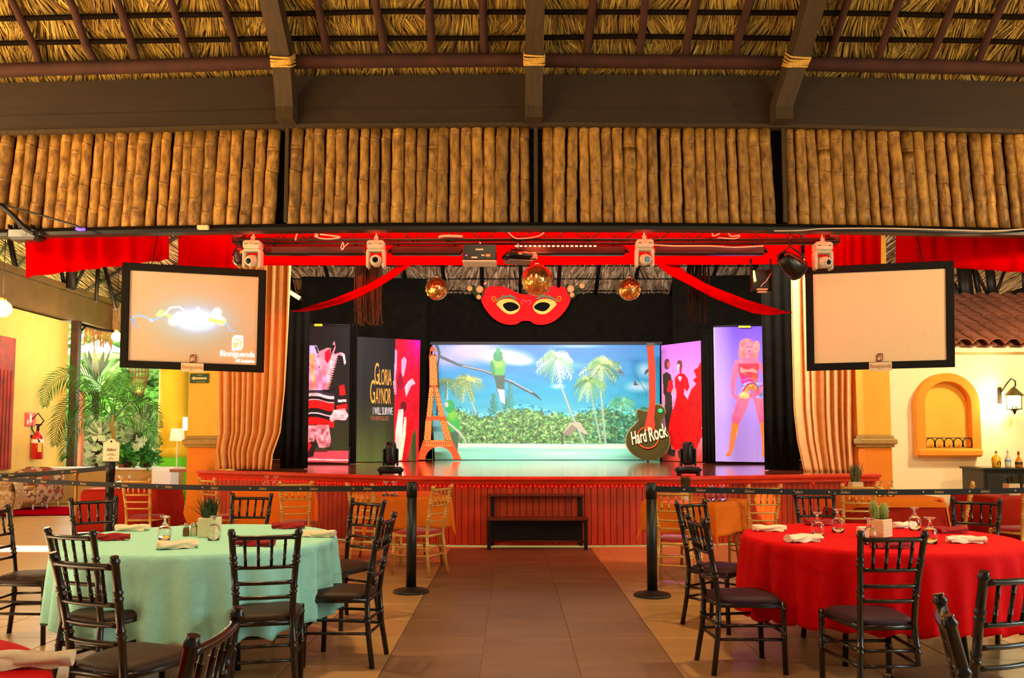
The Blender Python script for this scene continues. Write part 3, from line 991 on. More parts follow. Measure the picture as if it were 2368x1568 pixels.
# ================================================================== FLAT PRINTS (banners, screens)
class Art:
    """a small painter whose result becomes the colour of a fine grid of faces"""

    def __init__(self, x0, y0, x1, y1, k=1.0):
        self.x0, self.y0, self.k = x0, y0, k
        self.w, self.h = int((x1 - x0) * k) + 1, int((y1 - y0) * k) + 1
        self.a = np.zeros((self.h, self.w, 3), dtype=np.float32)
        self.X, self.Y = np.meshgrid(np.arange(self.w) / k + x0, np.arange(self.h) / k + y0)
        self.rs = np.random.RandomState(int(x0 + y0))

    def vgrad(self, stops):
        ys = [s[0] for s in stops]
        for c in range(3):
            self.a[:, :, c] = np.interp(self.Y, ys, [s[1][c] / 255 for s in stops])

    def blend(self, m, c):
        m = np.clip(m, 0, 1)[:, :, None]
        self.a = self.a * (1 - m) + np.array(c, dtype=np.float32) / 255 * m

    def poly(self, pts, c, al=1.0, clipm=None):
        m = np.zeros((self.h, self.w), dtype=bool)
        n = len(pts)
        for i in range(n):
            xa, ya = pts[i]
            xb, yb = pts[(i + 1) % n]
            if ya == yb:
                continue
            cr = ((ya > self.Y) != (yb > self.Y)) & (self.X < (xb - xa) * (self.Y - ya) / (yb - ya) + xa)
            m ^= cr
        self.blend(m.astype(np.float32) * al * (1 if clipm is None else clipm), c)

    def ell(self, cx, cy, rx, ry, c, al=1.0, soft=0.0, ang=0.0):
        ca, sa = math.cos(ang), math.sin(ang)
        dx, dy = self.X - cx, self.Y - cy
        d = np.sqrt(((dx * ca + dy * sa) / rx) ** 2 + ((-dx * sa + dy * ca) / ry) ** 2)
        if soft > 0:
            m = np.clip((1 - d) / soft, 0, 1)
        else:
            m = (d < 1).astype(np.float32)
        self.blend(m * al, c)

    def line(self, pts, w, c, al=1.0, soft=0.0):
        m = np.zeros((self.h, self.w), dtype=np.float32)
        ws = w if isinstance(w, (list, tuple)) else [w] * len(pts)
        for i in range(len(pts) - 1):
            (xa, ya), (xb, yb) = pts[i], pts[i + 1]
            dx, dy = xb - xa, yb - ya
            L = dx * dx + dy * dy + 1e-9
            t = np.clip(((self.X - xa) * dx + (self.Y - ya) * dy) / L, 0, 1)
            d = np.hypot(self.X - xa - t * dx, self.Y - ya - t * dy)
            ww = (ws[i] + (ws[i + 1] - ws[i]) * t) / 2
            if soft:
                m = np.maximum(m, np.clip((ww + soft - d) / soft, 0, 1))
            else:
                m = np.maximum(m, (d < ww).astype(np.float32))
        self.blend(m * al, c)

    def noise(self, sx, sy, seed=0):
        rs = np.random.RandomState(seed)
        gx, gy = int((self.X.max() - self.x0) / sx) + 3, int((self.Y.max() - self.y0) / sy) + 3
        g = rs.rand(gy, gx)
        fx, fy = (self.X - self.x0) / sx, (self.Y - self.y0) / sy
        ix, iy = fx.astype(int), fy.astype(int)
        tx, ty = fx - ix, fy - iy
        tx, ty = tx * tx * (3 - 2 * tx), ty * ty * (3 - 2 * ty)
        return (g[iy, ix] * (1 - tx) + g[iy, ix + 1] * tx) * (1 - ty) + (g[iy + 1, ix] * (1 - tx) + g[iy + 1, ix + 1] * tx) * ty

    def grain(self, m, sx, sy, amt, seed=0):
        nz = (self.noise(sx, sy, seed) - 0.5) * 2 * amt
        self.a = np.clip(self.a * (1 + (nz * m)[:, :, None]), 0, 1)

    def mesh(self, name, corners, mat, wave=None):
        """corners: top-left, top-right, bottom-right, bottom-left (world)"""
        tl, tr, br, bl = [np.array(c, dtype=np.float64) for c in corners]
        u = np.linspace(0, 1, self.w)[None, :, None]
        v = np.linspace(0, 1, self.h)[:, None, None]
        P = (tl * (1 - u) + tr * u) * (1 - v) + (bl * (1 - u) + br * u) * v
        if wave is not None:
            P[:, :, 1] += wave(u[:, :, 0], v[:, :, 0])
        vs = P.reshape(-1, 3)
        idx = np.arange(self.w * self.h).reshape(self.h, self.w)
        f = np.stack([idx[:-1, :-1], idx[1:, :-1], idx[1:, 1:], idx[:-1, 1:]], axis=-1).reshape(-1, 4)
        me = bpy.data.meshes.new(name)
        me.vertices.add(len(vs))
        me.loops.add(f.size)
        me.polygons.add(len(f))
        return me, vs, f, P

    def build(self, name, corners, mat, parent, wave=None):
        me, vs, f, P = self.mesh(name, corners, mat, wave)
        L = np.array(parent.location)
        me.vertices.foreach_set('co', (vs - L).astype(np.float32).ravel())
        me.loops.foreach_set('vertex_index', f.astype(np.int32).ravel())
        me.polygons.foreach_set('loop_start', (np.arange(len(f)) * 4).astype(np.int32))
        me.polygons.foreach_set('loop_total', np.full(len(f), 4, dtype=np.int32))
        at_ = me.color_attributes.new('Col', 'FLOAT_COLOR', 'POINT')
        s = self.a.reshape(-1, 3)
        l_ = np.where(s <= 0.04045, s / 12.92, ((s + 0.055) / 1.055) ** 2.4)
        at_.data.foreach_set('color', np.concatenate([l_, np.ones((len(l_), 1))], axis=1).astype(np.float32).ravel())
        me.update(calc_edges=True)
        me.validate()
        me.polygons.foreach_set('use_smooth', np.ones(len(f), dtype=bool))
        me.materials.append(mat)
        return link_mesh(name, me, parent)


mt['print'] = M('printed vinyl', (255, 255, 255), 0.38, vcol=True)
mt['picture'] = M('projected picture', (255, 255, 255), 0.7, vcol=True, emit='bright', estr=1.3)


def corners(p, Ys):
    return [at(p[i][0], p[i][1], Ys[i]) for i in range(4)]


def panel_box(cs, th=0.03, grow=0.0):
    tl, tr, br, bl = [Vector(c) for c in cs]
    n = (tr - tl).cross(bl - tl).normalized()
    if n.y < 0:
        n = -n
    mb = MB()
    o1 = n * 0.004
    o2 = n * (0.004 + th)
    mb.add([tl + o1, tr + o1, br + o1, bl + o1, tl + o2, tr + o2, br + o2, bl + o2],
           [(0, 1, 2, 3), (7, 6, 5, 4), (0, 4, 5, 1), (1, 5, 6, 2), (2, 6, 7, 3), (3, 7, 4, 0)])
    return mb


# ------------------------------------------------------------------ lettering
def text_mesh(s, size, mat, name='lettering', shear=0.0, sx=1.0, extrude=0.0015, spacing=1.0, bold=0.0):
    cu = bpy.data.curves.new('lettering', 'FONT')
    cu.body = s
    cu.size = size
    cu.shear = shear
    cu.extrude = extrude
    cu.offset = bold
    cu.space_character = spacing
    cu.align_x = 'CENTER'
    cu.align_y = 'CENTER'
    cu.resolution_u = 3
    ob = bpy.data.objects.new('lettering', cu)
    col.objects.link(ob)
    dg = bpy.context.evaluated_depsgraph_get()
    dg.update()
    me = bpy.data.meshes.new_from_object(ob.evaluated_get(dg))
    bpy.data.objects.remove(ob)
    bpy.data.curves.remove(cu)
    for v in me.vertices:
        v.co.x *= sx
    me.materials.clear()
    me.materials.append(mat)
    me.name = name
    return me


def place_text(me, parent, P, ex, ey, name='lettering'):
    """P world centre, ex reading direction, ey up; faces ex x ey"""
    ex, ey = Vector(ex).normalized(), Vector(ey).normalized()
    nz = ex.cross(ey).normalized()
    ey = nz.cross(ex)
    Mx = Matrix((ex, ey, nz)).transposed().to_4x4()
    o = link_mesh(name, me, parent)
    pm = Matrix.Translation(parent.location) @ parent.rotation_euler.to_matrix().to_4x4()
    o.matrix_local = pm.inverted() @ (Matrix.Translation(P) @ Mx)
    return o


# ================================================================== STAGE BACKDROP
def palm(a, cx, cy, s, cols, n=13, droop=1.0, seed=0, trunk=None):
    rs = random.Random(seed)
    if trunk:
        a.line([(cx, cy)] + trunk, [2.4 * s / 40, 4.0 * s / 40] + [4.8 * s / 40] * (len(trunk) - 1), (140, 176, 156))
        a.line([(cx + .9, cy)] + [(x + .9, y) for x, y in trunk], [1.2 * s / 40] * (len(trunk) + 1), (206, 226, 206))
    order = list(range(n))
    rs.shuffle(order)
    for i in order:
        an = 2 * math.pi * i / n + rs.uniform(-.2, .2)
        L = s * rs.uniform(.75, 1.1) * (0.8 if math.sin(an) > .5 else 1.0)
        ex, ey = math.cos(an), -math.sin(an)
        c = rs.choice(cols)
        c2 = tuple(min(255, v * 1.16) for v in c)
        prev = None
        N = 7
        for t in range(N + 1):
            q = t / N
            x = cx + ex * L * q
            y = cy + ey * L * q * .85 + droop * s * 0.42 * q * q
            if prev:
                dx, dy = x - prev[0], y - prev[1]
                ln_ = math.hypot(dx, dy) + 1e-6
                ux, uy = dx / ln_, dy / ln_
                k = .30 * s * math.sin(math.pi * (.2 + .72 * q)) ** .8
                for sd in (-1, 1):
                    a.line([(x, y), (x + (ux * .75 - sd * uy * .75) * k, y + (uy * .75 + sd * ux * .75) * k + .10 * s)], [s * 0.055, s * .015], c if sd < 0 else c2)
                a.line([prev, (x, y)], s * 0.035, c2)
            prev = (x, y)
    a.ell(cx, cy + s * .05, s * .07, s * .07, (140, 140, 66))


A = Art(1000, 797, 1526, 1063, 0.85)
A.vgrad([(797, (14, 104, 190)), (850, (20, 128, 200)), (900, (36, 160, 204)), (950, (84, 184, 206)), (1026, (140, 206, 190)), (1063, (130, 230, 190))])
A.blend((A.X - 1300) / 500 * 0.5, (20, 180, 205))
A.ell(1090, 812, 110, 40, (206, 182, 240), 0.95, 0.7)
A.ell(1030, 830, 70, 34, (176, 168, 232), 0.9, 0.8)
A.ell(1170, 826, 75, 22, (222, 212, 246), 0.95, 0.6)
A.ell(1205, 836, 40, 14, (226, 220, 246), 0.8, 0.6)
A.ell(1010, 812, 34, 30, (150, 150, 220), 0.7, 0.8)
A.ell(1290, 894, 22, 8, (196, 222, 236), 0.8, 0.7)
A.ell(1330, 846, 40, 12, (120, 190, 226), 0.6, 0.8)
A.ell(1478, 895, 42, 16, (200, 226, 240), 0.85, 0.7)
A.ell(1490, 855, 26, 26, (190, 222, 240), 0.85, 0.8)
A.ell(1335, 801, 90, 5, (230, 226, 200), 0.6, 0.8)
A.a = np.clip(A.a + (A.noise(30, 12, 3) - .5)[:, :, None] * 0.05, 0, 1)
# parting casuarina shapes
for (x, y0, y1) in ((1180, 890, 962), (1142, 915, 960), (1172, 925, 962)):
    for i in range(26):
        yy = y0 + (y1 - y0) * i / 25
        w = 4 + 12 * (i / 25)
        A.line([(x, yy), (x - w * (0.5 + .5 * random.random()), yy - 6)], 1.6, (58, 128, 116))
        A.line([(x, yy), (x + w * (0.5 + .5 * random.random()), yy - 6)], 1.6, (70, 146, 126))
GP = [(70, 120, 50), (110, 160, 80), (160, 190, 110), (60, 104, 60), (196, 214, 150)]
LP = [(186, 214, 170), (130, 180, 120), (96, 150, 100), (216, 232, 206)]
palm(A, 1077, 880, 38, [(96, 130, 60), (120, 150, 70), (70, 110, 56), (170, 180, 96)], 19, 1.0, 1, [(1085, 915), (1098, 950), (1110, 985)])
palm(A, 1034, 882, 28, [(60, 100, 40), (90, 120, 56)], 11, 1.0, 2, [(1034, 930)])
palm(A, 1438, 932, 42, [(50, 140, 100), (84, 170, 120), (120, 196, 150)], 13, 1.0, 6, [(1436, 1000)])
palm(A, 1290, 962, 30, [(80, 150, 96), (120, 180, 120)], 11, 1.0, 7)
# bushes
rs = random.Random(3)
hp = [(1036, 1026)] + [(x, 956 + 9 * math.sin(x * .035) + 4 * math.sin(x * .21) + (-20 if x > 1470 else 0)) for x in range(1036, 1530, 5)] + [(1527, 1026)]
A.poly(hp, (104, 152, 84))
A.poly([(x, y) for x, y in hp if x > 1400] + [(1400, 1026)], (50, 130, 92), .8)
for i in range(520):
    x = rs.uniform(1040, 1526)
    base = 952 + 10 * math.sin(x * .035) + (-22 if x > 1470 else 0) + (6 if 1200 < x < 1330 else 0)
    y = base + (i / 520) * (1024 - base) * rs.uniform(.75, 1.0)
    r = rs.uniform(4, 9)
    c = rs.choice([(110, 160, 84), (140, 186, 104), (84, 134, 76), (176, 206, 136), (70, 116, 66)])
    if x > 1430 or 1350 < x < 1390:
        c = rs.choice([(50, 140, 100), (80, 170, 120), (120, 196, 150), (40, 110, 90)])
    A.ell(x, y, r, r * .7, c, 0.7, 0.8)
lm = ((A.Y > 945 + 10 * np.sin(A.X * .035)) & (A.Y < 1026) & (A.X > 1040)).astype(np.float32)
A.grain(lm, 2.6, 2.2, .45, 5)
A.grain(lm, 6, 5, .25, 6)
for x in (1120, 1185, 1210, 1245, 1270, 1420, 1455):
    A.line([(x, 985), (x + rs.uniform(-6, 6), 1026)], 2.2, (96, 100, 70))
palm(A, 1286, 826, 46, LP, 17, 1.0, 3, [(1296, 890), (1318, 950), (1352, 1028)])
palm(A, 1392, 842, 46, GP, 19, 1.0, 4, [(1388, 905), (1394, 960), (1400, 1026)])
palm(A, 1362, 880, 38, GP, 16, 1.1, 5, [(1372, 940), (1388, 1020)])
# hut
A.poly([(1300, 1003), (1318, 978), (1340, 976), (1362, 1006), (1350, 1004), (1334, 990), (1320, 1000)], (196, 192, 160))
A.poly([(1302, 1003), (1322, 982), (1334, 990), (1318, 1010)], (150, 142, 116))
A.line([(1300, 1004), (1300, 1028)], 3, (90, 80, 60))
A.line([(1306, 1022), (1326, 1022)], 1.6, (220, 230, 220))
# sand and water
A.poly([(1000, 1024), (1100, 1026), (1300, 1028), (1526, 1027), (1526, 1040), (1000, 1040)], (246, 236, 214))
A.poly([(1000, 1036), (1120, 1034), (1300, 1038), (1526, 1038), (1526, 1064), (1000, 1064)], (150, 236, 200))
A.grain((A.Y > 1034).astype(np.float32), 60, 5, 0.10, 8)
A.ell(1300, 1050, 150, 14, (216, 250, 232), 0.7, 0.9)
A.ell(1180, 1054, 60, 8, (126, 226, 190), 0.6, 0.9)
# branches and the two green birds
A.line([(1010, 800), (1016, 816), (1012, 850)], [8, 6, 3], (52, 56, 60))
A.line([(1016, 824), (1060, 844), (1120, 858), (1150, 870), (1185, 886), (1215, 902), (1238, 914), (1252, 926)], [7, 6, 6, 7, 6, 6, 6, 2], (70, 74, 82))
A.line([(1070, 846), (1120, 857), (1185, 883), (1230, 908)], 1.6, (206, 206, 214))
A.line([(1011, 840), (1014, 900), (1010, 960)], 4, (50, 60, 50))
A.poly([(1142, 866), (1168, 868), (1166, 905), (1168, 936), (1160, 934), (1150, 908)], (76, 92, 76))
A.poly([(1150, 900), (1166, 902), (1168, 936), (1158, 930)], (226, 226, 230))
A.ell(1152, 850, 17, 26, (96, 176, 50))
A.ell(1152, 840, 15, 16, (150, 196, 60), .9, .5)
A.ell(1139, 852, 6, 20, (30, 140, 70), 1, .3, -.15)
A.poly([(1140, 868), (1168, 868), (1164, 888), (1150, 890)], (58, 84, 60))
A.ell(1152, 824, 12, 13, (30, 140, 64))
A.ell(1152, 812, 5, 8, (50, 160, 80))
A.ell(1164, 822, 3, 4, (236, 190, 170))
A.ell(1141, 975, 0.1, 0.1, (0, 0, 0))
A.ell(1046, 985, 17, 34, (60, 180, 70))
A.ell(1046, 960, 15, 18, (140, 206, 60), .8, .6)
A.ell(1040, 940, 12, 15, (40, 170, 80))
A.ell(1033, 936, 4, 6, (226, 190, 190))
A.poly([(1040, 1000), (1062, 996), (1058, 1046), (1048, 1040)], (70, 110, 80))
A.line([(1034, 976), (1062, 1000), (1078, 1022)], [4, 5, 3], (196, 200, 190))
# small flying birds and twigs
for (x, y) in ((1435, 858), (1470, 886)):
    A.poly([(x - 2, y - 8), (x + 2, y + 2), (x + 9, y + 4), (x, y + 6), (x - 5, y + 5)], (110, 66, 60))
A.line([(1460, 850), (1476, 880), (1494, 906), (1494, 918)], 1.4, (70, 110, 150))
A.line([(1476, 880), (1470, 855)], 1.2, (70, 110, 150))
A.poly([(1492, 858), (1502, 850), (1498, 862), (1490, 868)], (70, 60, 66))
bd_cs = corners([(1000, 797), (1526, 797), (1526, 1063), (1000, 1063)], [19.2] * 4)
for c in bd_cs[2:]:
    c.z = SZ + 0.012
bd = thing('beach_backdrop', 'wide printed beach backdrop with palms and green parrots on stage', 'backdrop', (0.8, 19.2, SZ), kind='thing')
A.build('print', bd_cs, mt['print'], bd)
panel_box(bd_cs, 0.03).build('panel', mt['black'], bd, world=True)
fr_ = MB()
t0, t1 = bd_cs[0], bd_cs[1]
fr_.box(((t0.x + t1.x) / 2, 19.18, t0.z + 0.03), (t1.x - t0.x + 0.1, 0.05, 0.06))
fr_.build('top_rail', mt['iron'], bd, world=True)

# ------------------------------------------------------------------ left banners
B1 = Art(705, 750, 810, 1069, 1.0)
B1.a[:] = np.array((26, 20, 16)) / 255
B1.vgrad([(750, (16, 13, 12)), (900, (26, 22, 16)), (1040, (48, 52, 26)), (1069, (60, 50, 30))])
B1.poly([(705, 1043), (810, 1042), (810, 1069), (705, 1069)], (226, 70, 84))
B1.poly([(705, 1060), (810, 1063), (810, 1066), (705, 1064)], (250, 190, 190))
B1.poly([(705, 800), (708, 798), (732, 797), (740, 816), (732, 824), (705, 824)], (186, 170, 240))
B1.poly([(710, 806), (714, 806), (714, 820), (710, 820)], (60, 40, 120))
B1.poly([(727, 800), (732, 799), (738, 816), (734, 818)], (40, 36, 24))
B1.ell(722, 836, 19, 18, (250, 150, 176))
for (x, y) in ((712, 832), (728, 834), (720, 846), (714, 842)):
    B1.ell(x, y, 3, 2.4, (200, 50, 80))
B1.poly([(736, 812), (756, 803), (766, 803), (766, 822), (776, 796), (770, 794), (774, 786), (777, 800), (772, 818), (790, 812), (800, 820), (800, 842), (797, 838), (794, 822), (784, 818), (776, 830), (768, 850), (760, 868), (756, 880), (752, 900), (706, 905), (706, 850), (740, 850)], (250, 130, 150))
for i in range(16):
    t = i / 15
    x, y = 776 - 22 * t, 820 + 84 * t
    B1.poly([(x - 8, y - 5), (x + 9, y - 1), (x - 4, y + 6)], (250, 150 + 20 * (i % 2), 170))
B1.poly([(752, 812), (764, 804), (766, 826), (758, 840), (752, 830)], (214, 10, 40))
B1.poly([(790, 812), (798, 816), (802, 838), (798, 842), (795, 824)], (252, 190, 204))
B1.poly([(706, 850), (740, 850), (758, 876), (750, 902), (706, 906)], (240, 130, 170))
B1.poly([(716, 816), (728, 816), (730, 905), (722, 905)], (250, 160, 90), .8)
B1.poly([(705, 904), (760, 900), (790, 888), (800, 890), (808, 940), (800, 952), (776, 948), (770, 962), (764, 984), (705, 984)], (20, 14, 16))
for (y0, y1, c) in ((905, 912, (50, 40, 60)), (912, 919, (252, 190, 196)), (926, 928, (250, 170, 180)), (929, 947, (222, 10, 18)), (952, 956, (30, 20, 26)), (957, 960, (250, 180, 186)), (968, 985, (222, 10, 14))):
    pts = [(705, y0)]
    pts += [(x, y0 - 4 * math.sin((x - 705) / 14)) for x in range(709, 776, 6)]
    pts += [(x, y1 - 4 * math.sin((x - 705) / 14)) for x in range(775, 704, -6)]
    B1.poly(pts, c)
B1.poly([(786, 892), (798, 888), (802, 912), (788, 914)], (230, 14, 20))
B1.poly([(784, 924), (803, 922), (804, 928), (784, 930)], (252, 190, 196))
B1.poly([(780, 938), (806, 932), (806, 946), (782, 948)], (226, 12, 18))
B1.poly([(774, 948), (800, 944), (809, 960), (802, 972), (780, 970), (768, 976), (764, 968)], (252, 176, 180))
B1.poly([(705, 984), (762, 982), (768, 1020), (764, 1034), (740, 1036), (730, 1010), (722, 1040), (706, 1042)], (246, 130, 140))
B1.grain(((B1.Y > 984) & (B1.Y < 1040) & (B1.X < 768)).astype(np.float32), 6, 7, .5, 2)
B1.poly([(705, 1030), (722, 1020), (734, 1024), (726, 1056), (706, 1060)], (40, 20, 24))
B1.poly([(708, 1030), (716, 1020), (722, 1030), (712, 1048)], (206, 20, 30))
B1.poly([(730, 1040), (762, 1040), (758, 1046), (728, 1046)], (90, 40, 44))
B1.grain(((B1.Y > 825) & (B1.Y < 905) & (B1.X < 770)).astype(np.float32), 9, 14, .28, 7)
B1.grain(((B1.Y > 905) & (B1.Y < 985)).astype(np.float32), 9, 3, .25, 8)
for k in range(9):
    B1.ell(708 + 6 * (k % 5) + k, 850 + 9 * k * .6, 4, 7, (226, 70, 110), .4, .9)
b1_cs = corners([(706, 752), (809, 754), (806, 1069), (704, 1069)], [16.2, 16.2, 16.2, 16.2])
bn = thing('dancer_banner', 'tall banner showing a feathered dancer in striped red poncho', 'banner', (b1_cs[3].x, 16.2, SZ))
B1.build('print', b1_cs, mt['print'], bn)
panel_box(b1_cs, 0.02).build('panel', mt['black'], bn, world=True)
MB().tube([b1_cs[0] + Vector((0, 0, .02)), b1_cs[1] + Vector((0, 0, .02))], 0.015, 6).build('top_rod', mt['iron'], bn, world=True)
MB().box(at(736, 752, 16.17), (0.16, 0.05, 0.05), bev=.01).build('clip', M('yellow green tape', (190, 190, 40), 0.5), bn, world=True)
for sgn, pxx in ((1, 706), (1, 807)):
    a_ = at(pxx, 1069, 16.2)
    MB().tube([Vector((a_.x, 16.22, SZ)), Vector((a_.x, 16.22, a_.z + .3))], 0.014, 6).build('stand_leg', mt['iron'], bn, world=True)

B2 = Art(815, 778, 973, 1060, 1.0)
B2.vgrad([(778, (20, 15, 12)), (880, (28, 22, 14)), (980, (48, 52, 24)), (1060, (72, 84, 34))])
B2.grain(np.ones_like(B2.X), 14, 120, .25, 3)
red = (B2.X > 912 - (B2.Y - 778) * 0.0).astype(np.float32)
B2.blend(red, (226, 4, 36))
B2.blend(red * np.clip((B2.X - 925) / 46, 0, 1) * np.clip((860 - B2.Y) / 80, 0, 1), (226, 0, 170))
B2.blend(red * np.clip((B2.Y - 930) / 90, 0, 1) * .6, (240, 30, 20))
B2.poly([(912, 802), (917, 806), (916, 850), (913, 880), (910, 870)], (250, 150, 200))
B2.poly([(928, 826), (934, 818), (940, 826), (938, 842), (934, 862), (930, 868), (928, 856)], (250, 150, 190))
B2.poly([(924, 850), (930, 862), (934, 882), (928, 900), (916, 880)], (150, 0, 40))
B2.poly([(936, 890), (944, 876), (955, 868), (962, 880), (952, 886), (946, 900), (940, 912)], (252, 190, 206))
B2.poly([(908, 878), (914, 870), (918, 905), (912, 908)], (250, 170, 190))
B2.ell(934, 934, 7, 12, (90, 16, 16))
B2.poly([(922, 942), (934, 940), (932, 990), (927, 1059), (914, 1059), (916, 990)], (250, 226, 206))
B2.poly([(937, 958), (942, 960), (940, 1000), (932, 1058), (926, 1058), (932, 1000)], (250, 220, 170))
B2.poly([(948, 970), (958, 950), (956, 1010), (940, 1059), (932, 1059)], (206, 6, 12))
B2.poly([(956, 1000), (966, 985), (968, 1060), (944, 1060)], (70, 80, 30))
B2.poly([(953, 1010), (957, 1004), (952, 1056), (947, 1058)], (160, 60, 50))
B2.ell(920, 900, 14, 60, (150, 0, 30), .5, 1.0)
B2.ell(958, 930, 10, 40, (170, 0, 20), .5, 1.0)
B2.grain((B2.X > 912).astype(np.float32), 7, 40, .18, 6)
b2_cs = corners([(817, 778), (972, 787), (968, 1059), (813, 1059)], [17.3, 18.3, 18.3, 17.3])
for c in b2_cs[2:]:
    c.z = SZ + 0.012
bn = thing('lettered_panel', 'black panel with tall orange lettering and red singer figure', 'banner', (b2_cs[3].x, 17.6, SZ))
B2.build('print', b2_cs, mt['print'], bn)
panel_box(b2_cs, 0.03).build('panel', mt['black'], bn, world=True)
ex2 = (b2_cs[1] - b2_cs[0]); ex2.z = 0
ex2n = ex2.normalized()
nn2 = Vector((ex2n.y, -ex2n.x, 0))
orange_glow_ink = M('orange print', (255, 160, 60), 0.6, emit=(255, 150, 50), estr=0.1)  # print is given a faint glow of its own
white_ink = M('white print', (235, 225, 225), 0.6)


def panel_text(s, px0, px1, py0, py1, mat, bold=0.0, shear=0.0):
    c = at((px0 + px1) / 2, (py0 + py1) / 2, 17.8)
    # bring the point on to the panel plane
    r_ = (c - CAM).normalized()
    d = (b2_cs[0] - CAM).dot(nn2) / r_.dot(nn2)
    c = CAM + r_ * d + nn2 * 0.004
    sc = (c - CAM).length / F * 1.0
    me = text_mesh(s, 1.0, mat, bold=0, shear=shear)
    w = max(v.co.x for v in me.vertices) - min(v.co.x for v in me.vertices)
    h = max(v.co.y for v in me.vertices) - min(v.co.y for v in me.vertices)
    for v in me.vertices:
        v.co.x *= (px1 - px0) * sc * 1.1 / w
        v.co.y *= (py1 - py0) * sc / h
        v.co.z *= 1.0
    return place_text(me, bn, c, ex2n, Vector((0, 0, 1)))


panel_text('G', 866, 876, 842, 892, orange_glow_ink)
panel_text('LORIA', 876, 905, 856, 893, orange_glow_ink)
panel_text('G', 856, 867, 882, 936, orange_glow_ink)
panel_text('AYNOR', 868, 904, 900, 936, orange_glow_ink)
panel_text('I WILL SURVIVE', 862, 908, 943, 960, white_ink)
panel_text('THE ANTHOLOGY', 856, 900, 963, 973, M('brown orange print', (170, 100, 60), 0.6))

# ------------------------------------------------------------------ right banners
B3 = Art(1529, 786, 1629, 1060, 1.0)
B3.vgrad([(786, (196, 110, 220)), (880, (226, 150, 206)), (1000, (222, 150, 190)), (1020, (226, 110, 110)), (1060, (206, 60, 40))])
DK = (54, 40, 32)
B3.ell(1543, 832, 7, 13, (110, 50, 56))
B3.ell(1547, 834, 3.5, 8, (230, 90, 100))
B3.poly([(1532, 856), (1542, 850), (1552, 858), (1555, 880), (1552, 908), (1540, 912), (1534, 900)], DK)
B3.poly([(1538, 906), (1554, 906), (1556, 960), (1550, 1000), (1552, 1046), (1544, 1048), (1540, 990), (1536, 950)], DK)
B3.poly([(1546, 872), (1556, 870), (1558, 892), (1548, 900), (1542, 896)], (220, 10, 30))
B3.ell(1573, 838, 7, 13, (120, 60, 56))
B3.ell(1570, 842, 4, 9, (252, 190, 206))
B3.poly([(1572, 842), (1578, 842), (1578, 860), (1574, 862)], (226, 6, 40))
B3.poly([(1562, 866), (1570, 858), (1584, 858), (1592, 870), (1596, 890), (1590, 900), (1584, 892), (1582, 912), (1566, 914), (1562, 890)], (214, 6, 30))
B3.poly([(1569, 866), (1573, 862), (1579, 866), (1574, 876)], (252, 180, 206))
B3.poly([(1556, 892), (1564, 890), (1566, 904), (1556, 902)], (250, 150, 170))
B3.poly([(1566, 904), (1582, 904), (1600, 930), (1629, 1000), (1620, 1010), (1612, 1030), (1602, 1032), (1560, 1034), (1550, 1020), (1545, 985), (1552, 950), (1560, 930)], (226, 4, 10))
B3.poly([(1629, 810), (1625, 830), (1616, 846), (1606, 852), (1612, 868), (1604, 874), (1612, 884), (1600, 896), (1592, 915), (1598, 940), (1612, 960), (1616, 990), (1625, 980), (1629, 970)], (222, 4, 20))
B3.grain(((B3.Y > 905) & (B3.X > 1548) & (B3.Y < 1034)).astype(np.float32), 5, 14, .22, 4)
B3.poly([(1552, 1034), (1562, 1034), (1560, 1050), (1550, 1050)], DK)
B3.poly([(1566, 1036), (1574, 1034), (1578, 1052), (1570, 1054)], (90, 30, 30))
b3_cs = corners([(1529, 799), (1627, 787), (1629, 1060), (1531, 1060)], [18.3, 17.5, 17.5, 18.3])
for c in b3_cs[2:]:
    c.z = SZ + 0.012
bn3 = thing('flamenco_banner', 'pink banner showing a couple dancing with ruffled red dress', 'banner', (b3_cs[3].x, 17.9, SZ))
B3.build('print', b3_cs, mt['print'], bn3)
panel_box(b3_cs, 0.03).build('panel', mt['black'], bn3, world=True)

B4 = Art(1651, 754, 1776, 1071, 1.0)
B4.vgrad([(754, (96, 60, 230)), (830, (126, 96, 226)), (920, (150, 122, 220)), (1000, (160, 128, 206)), (1071, (170, 140, 206))])
B4.blend(np.clip((1700 - B4.X) / 60, 0, 1) * .5, (206, 186, 244))
B4.grain(np.ones_like(B4.X), 22, 200, .06, 3)
SK, SK2 = (238, 96, 130), (226, 70, 110)
HR = (226, 110, 110)
B4.ell(1726, 800, 17, 18, HR)
B4.ell(1718, 816, 11, 20, HR)
B4.ell(1746, 814, 10, 20, HR)
B4.ell(1750, 802, 8, 14, (236, 130, 120))
B4.ell(1733, 804, 10, 14, (238, 112, 136))
B4.ell(1729, 801, 2.6, 1.2, (130, 40, 70)); B4.ell(1737, 801, 2.6, 1.2, (130, 40, 70))
B4.ell(1733, 810, 3.2, 1.8, (214, 20, 50))
B4.poly([(1727, 816), (1739, 816), (1740, 826), (1758, 838), (1776, 858), (1776, 880), (1764, 866), (1752, 850), (1714, 850), (1706, 868), (1700, 890), (1696, 916), (1690, 916), (1688, 890), (1692, 856), (1700, 834), (1724, 826)], SK)
B4.poly([(1708, 842), (1756, 842), (1754, 866), (1752, 890), (1760, 920), (1714, 922), (1714, 884), (1708, 862)], (226, 40, 70))
B4.poly([(1712, 848), (1728, 856), (1744, 852), (1754, 862), (1752, 868), (1734, 862), (1720, 868), (1710, 860)], (246, 130, 120))
B4.poly([(1716, 872), (1732, 876), (1728, 900), (1716, 896)], (236, 30, 140))
B4.poly([(1738, 868), (1752, 866), (1752, 884), (1742, 892)], (200, 70, 50))
B4.poly([(1714, 890), (1730, 884), (1750, 884), (1764, 900), (1768, 920), (1716, 922)], (110, 130, 206))
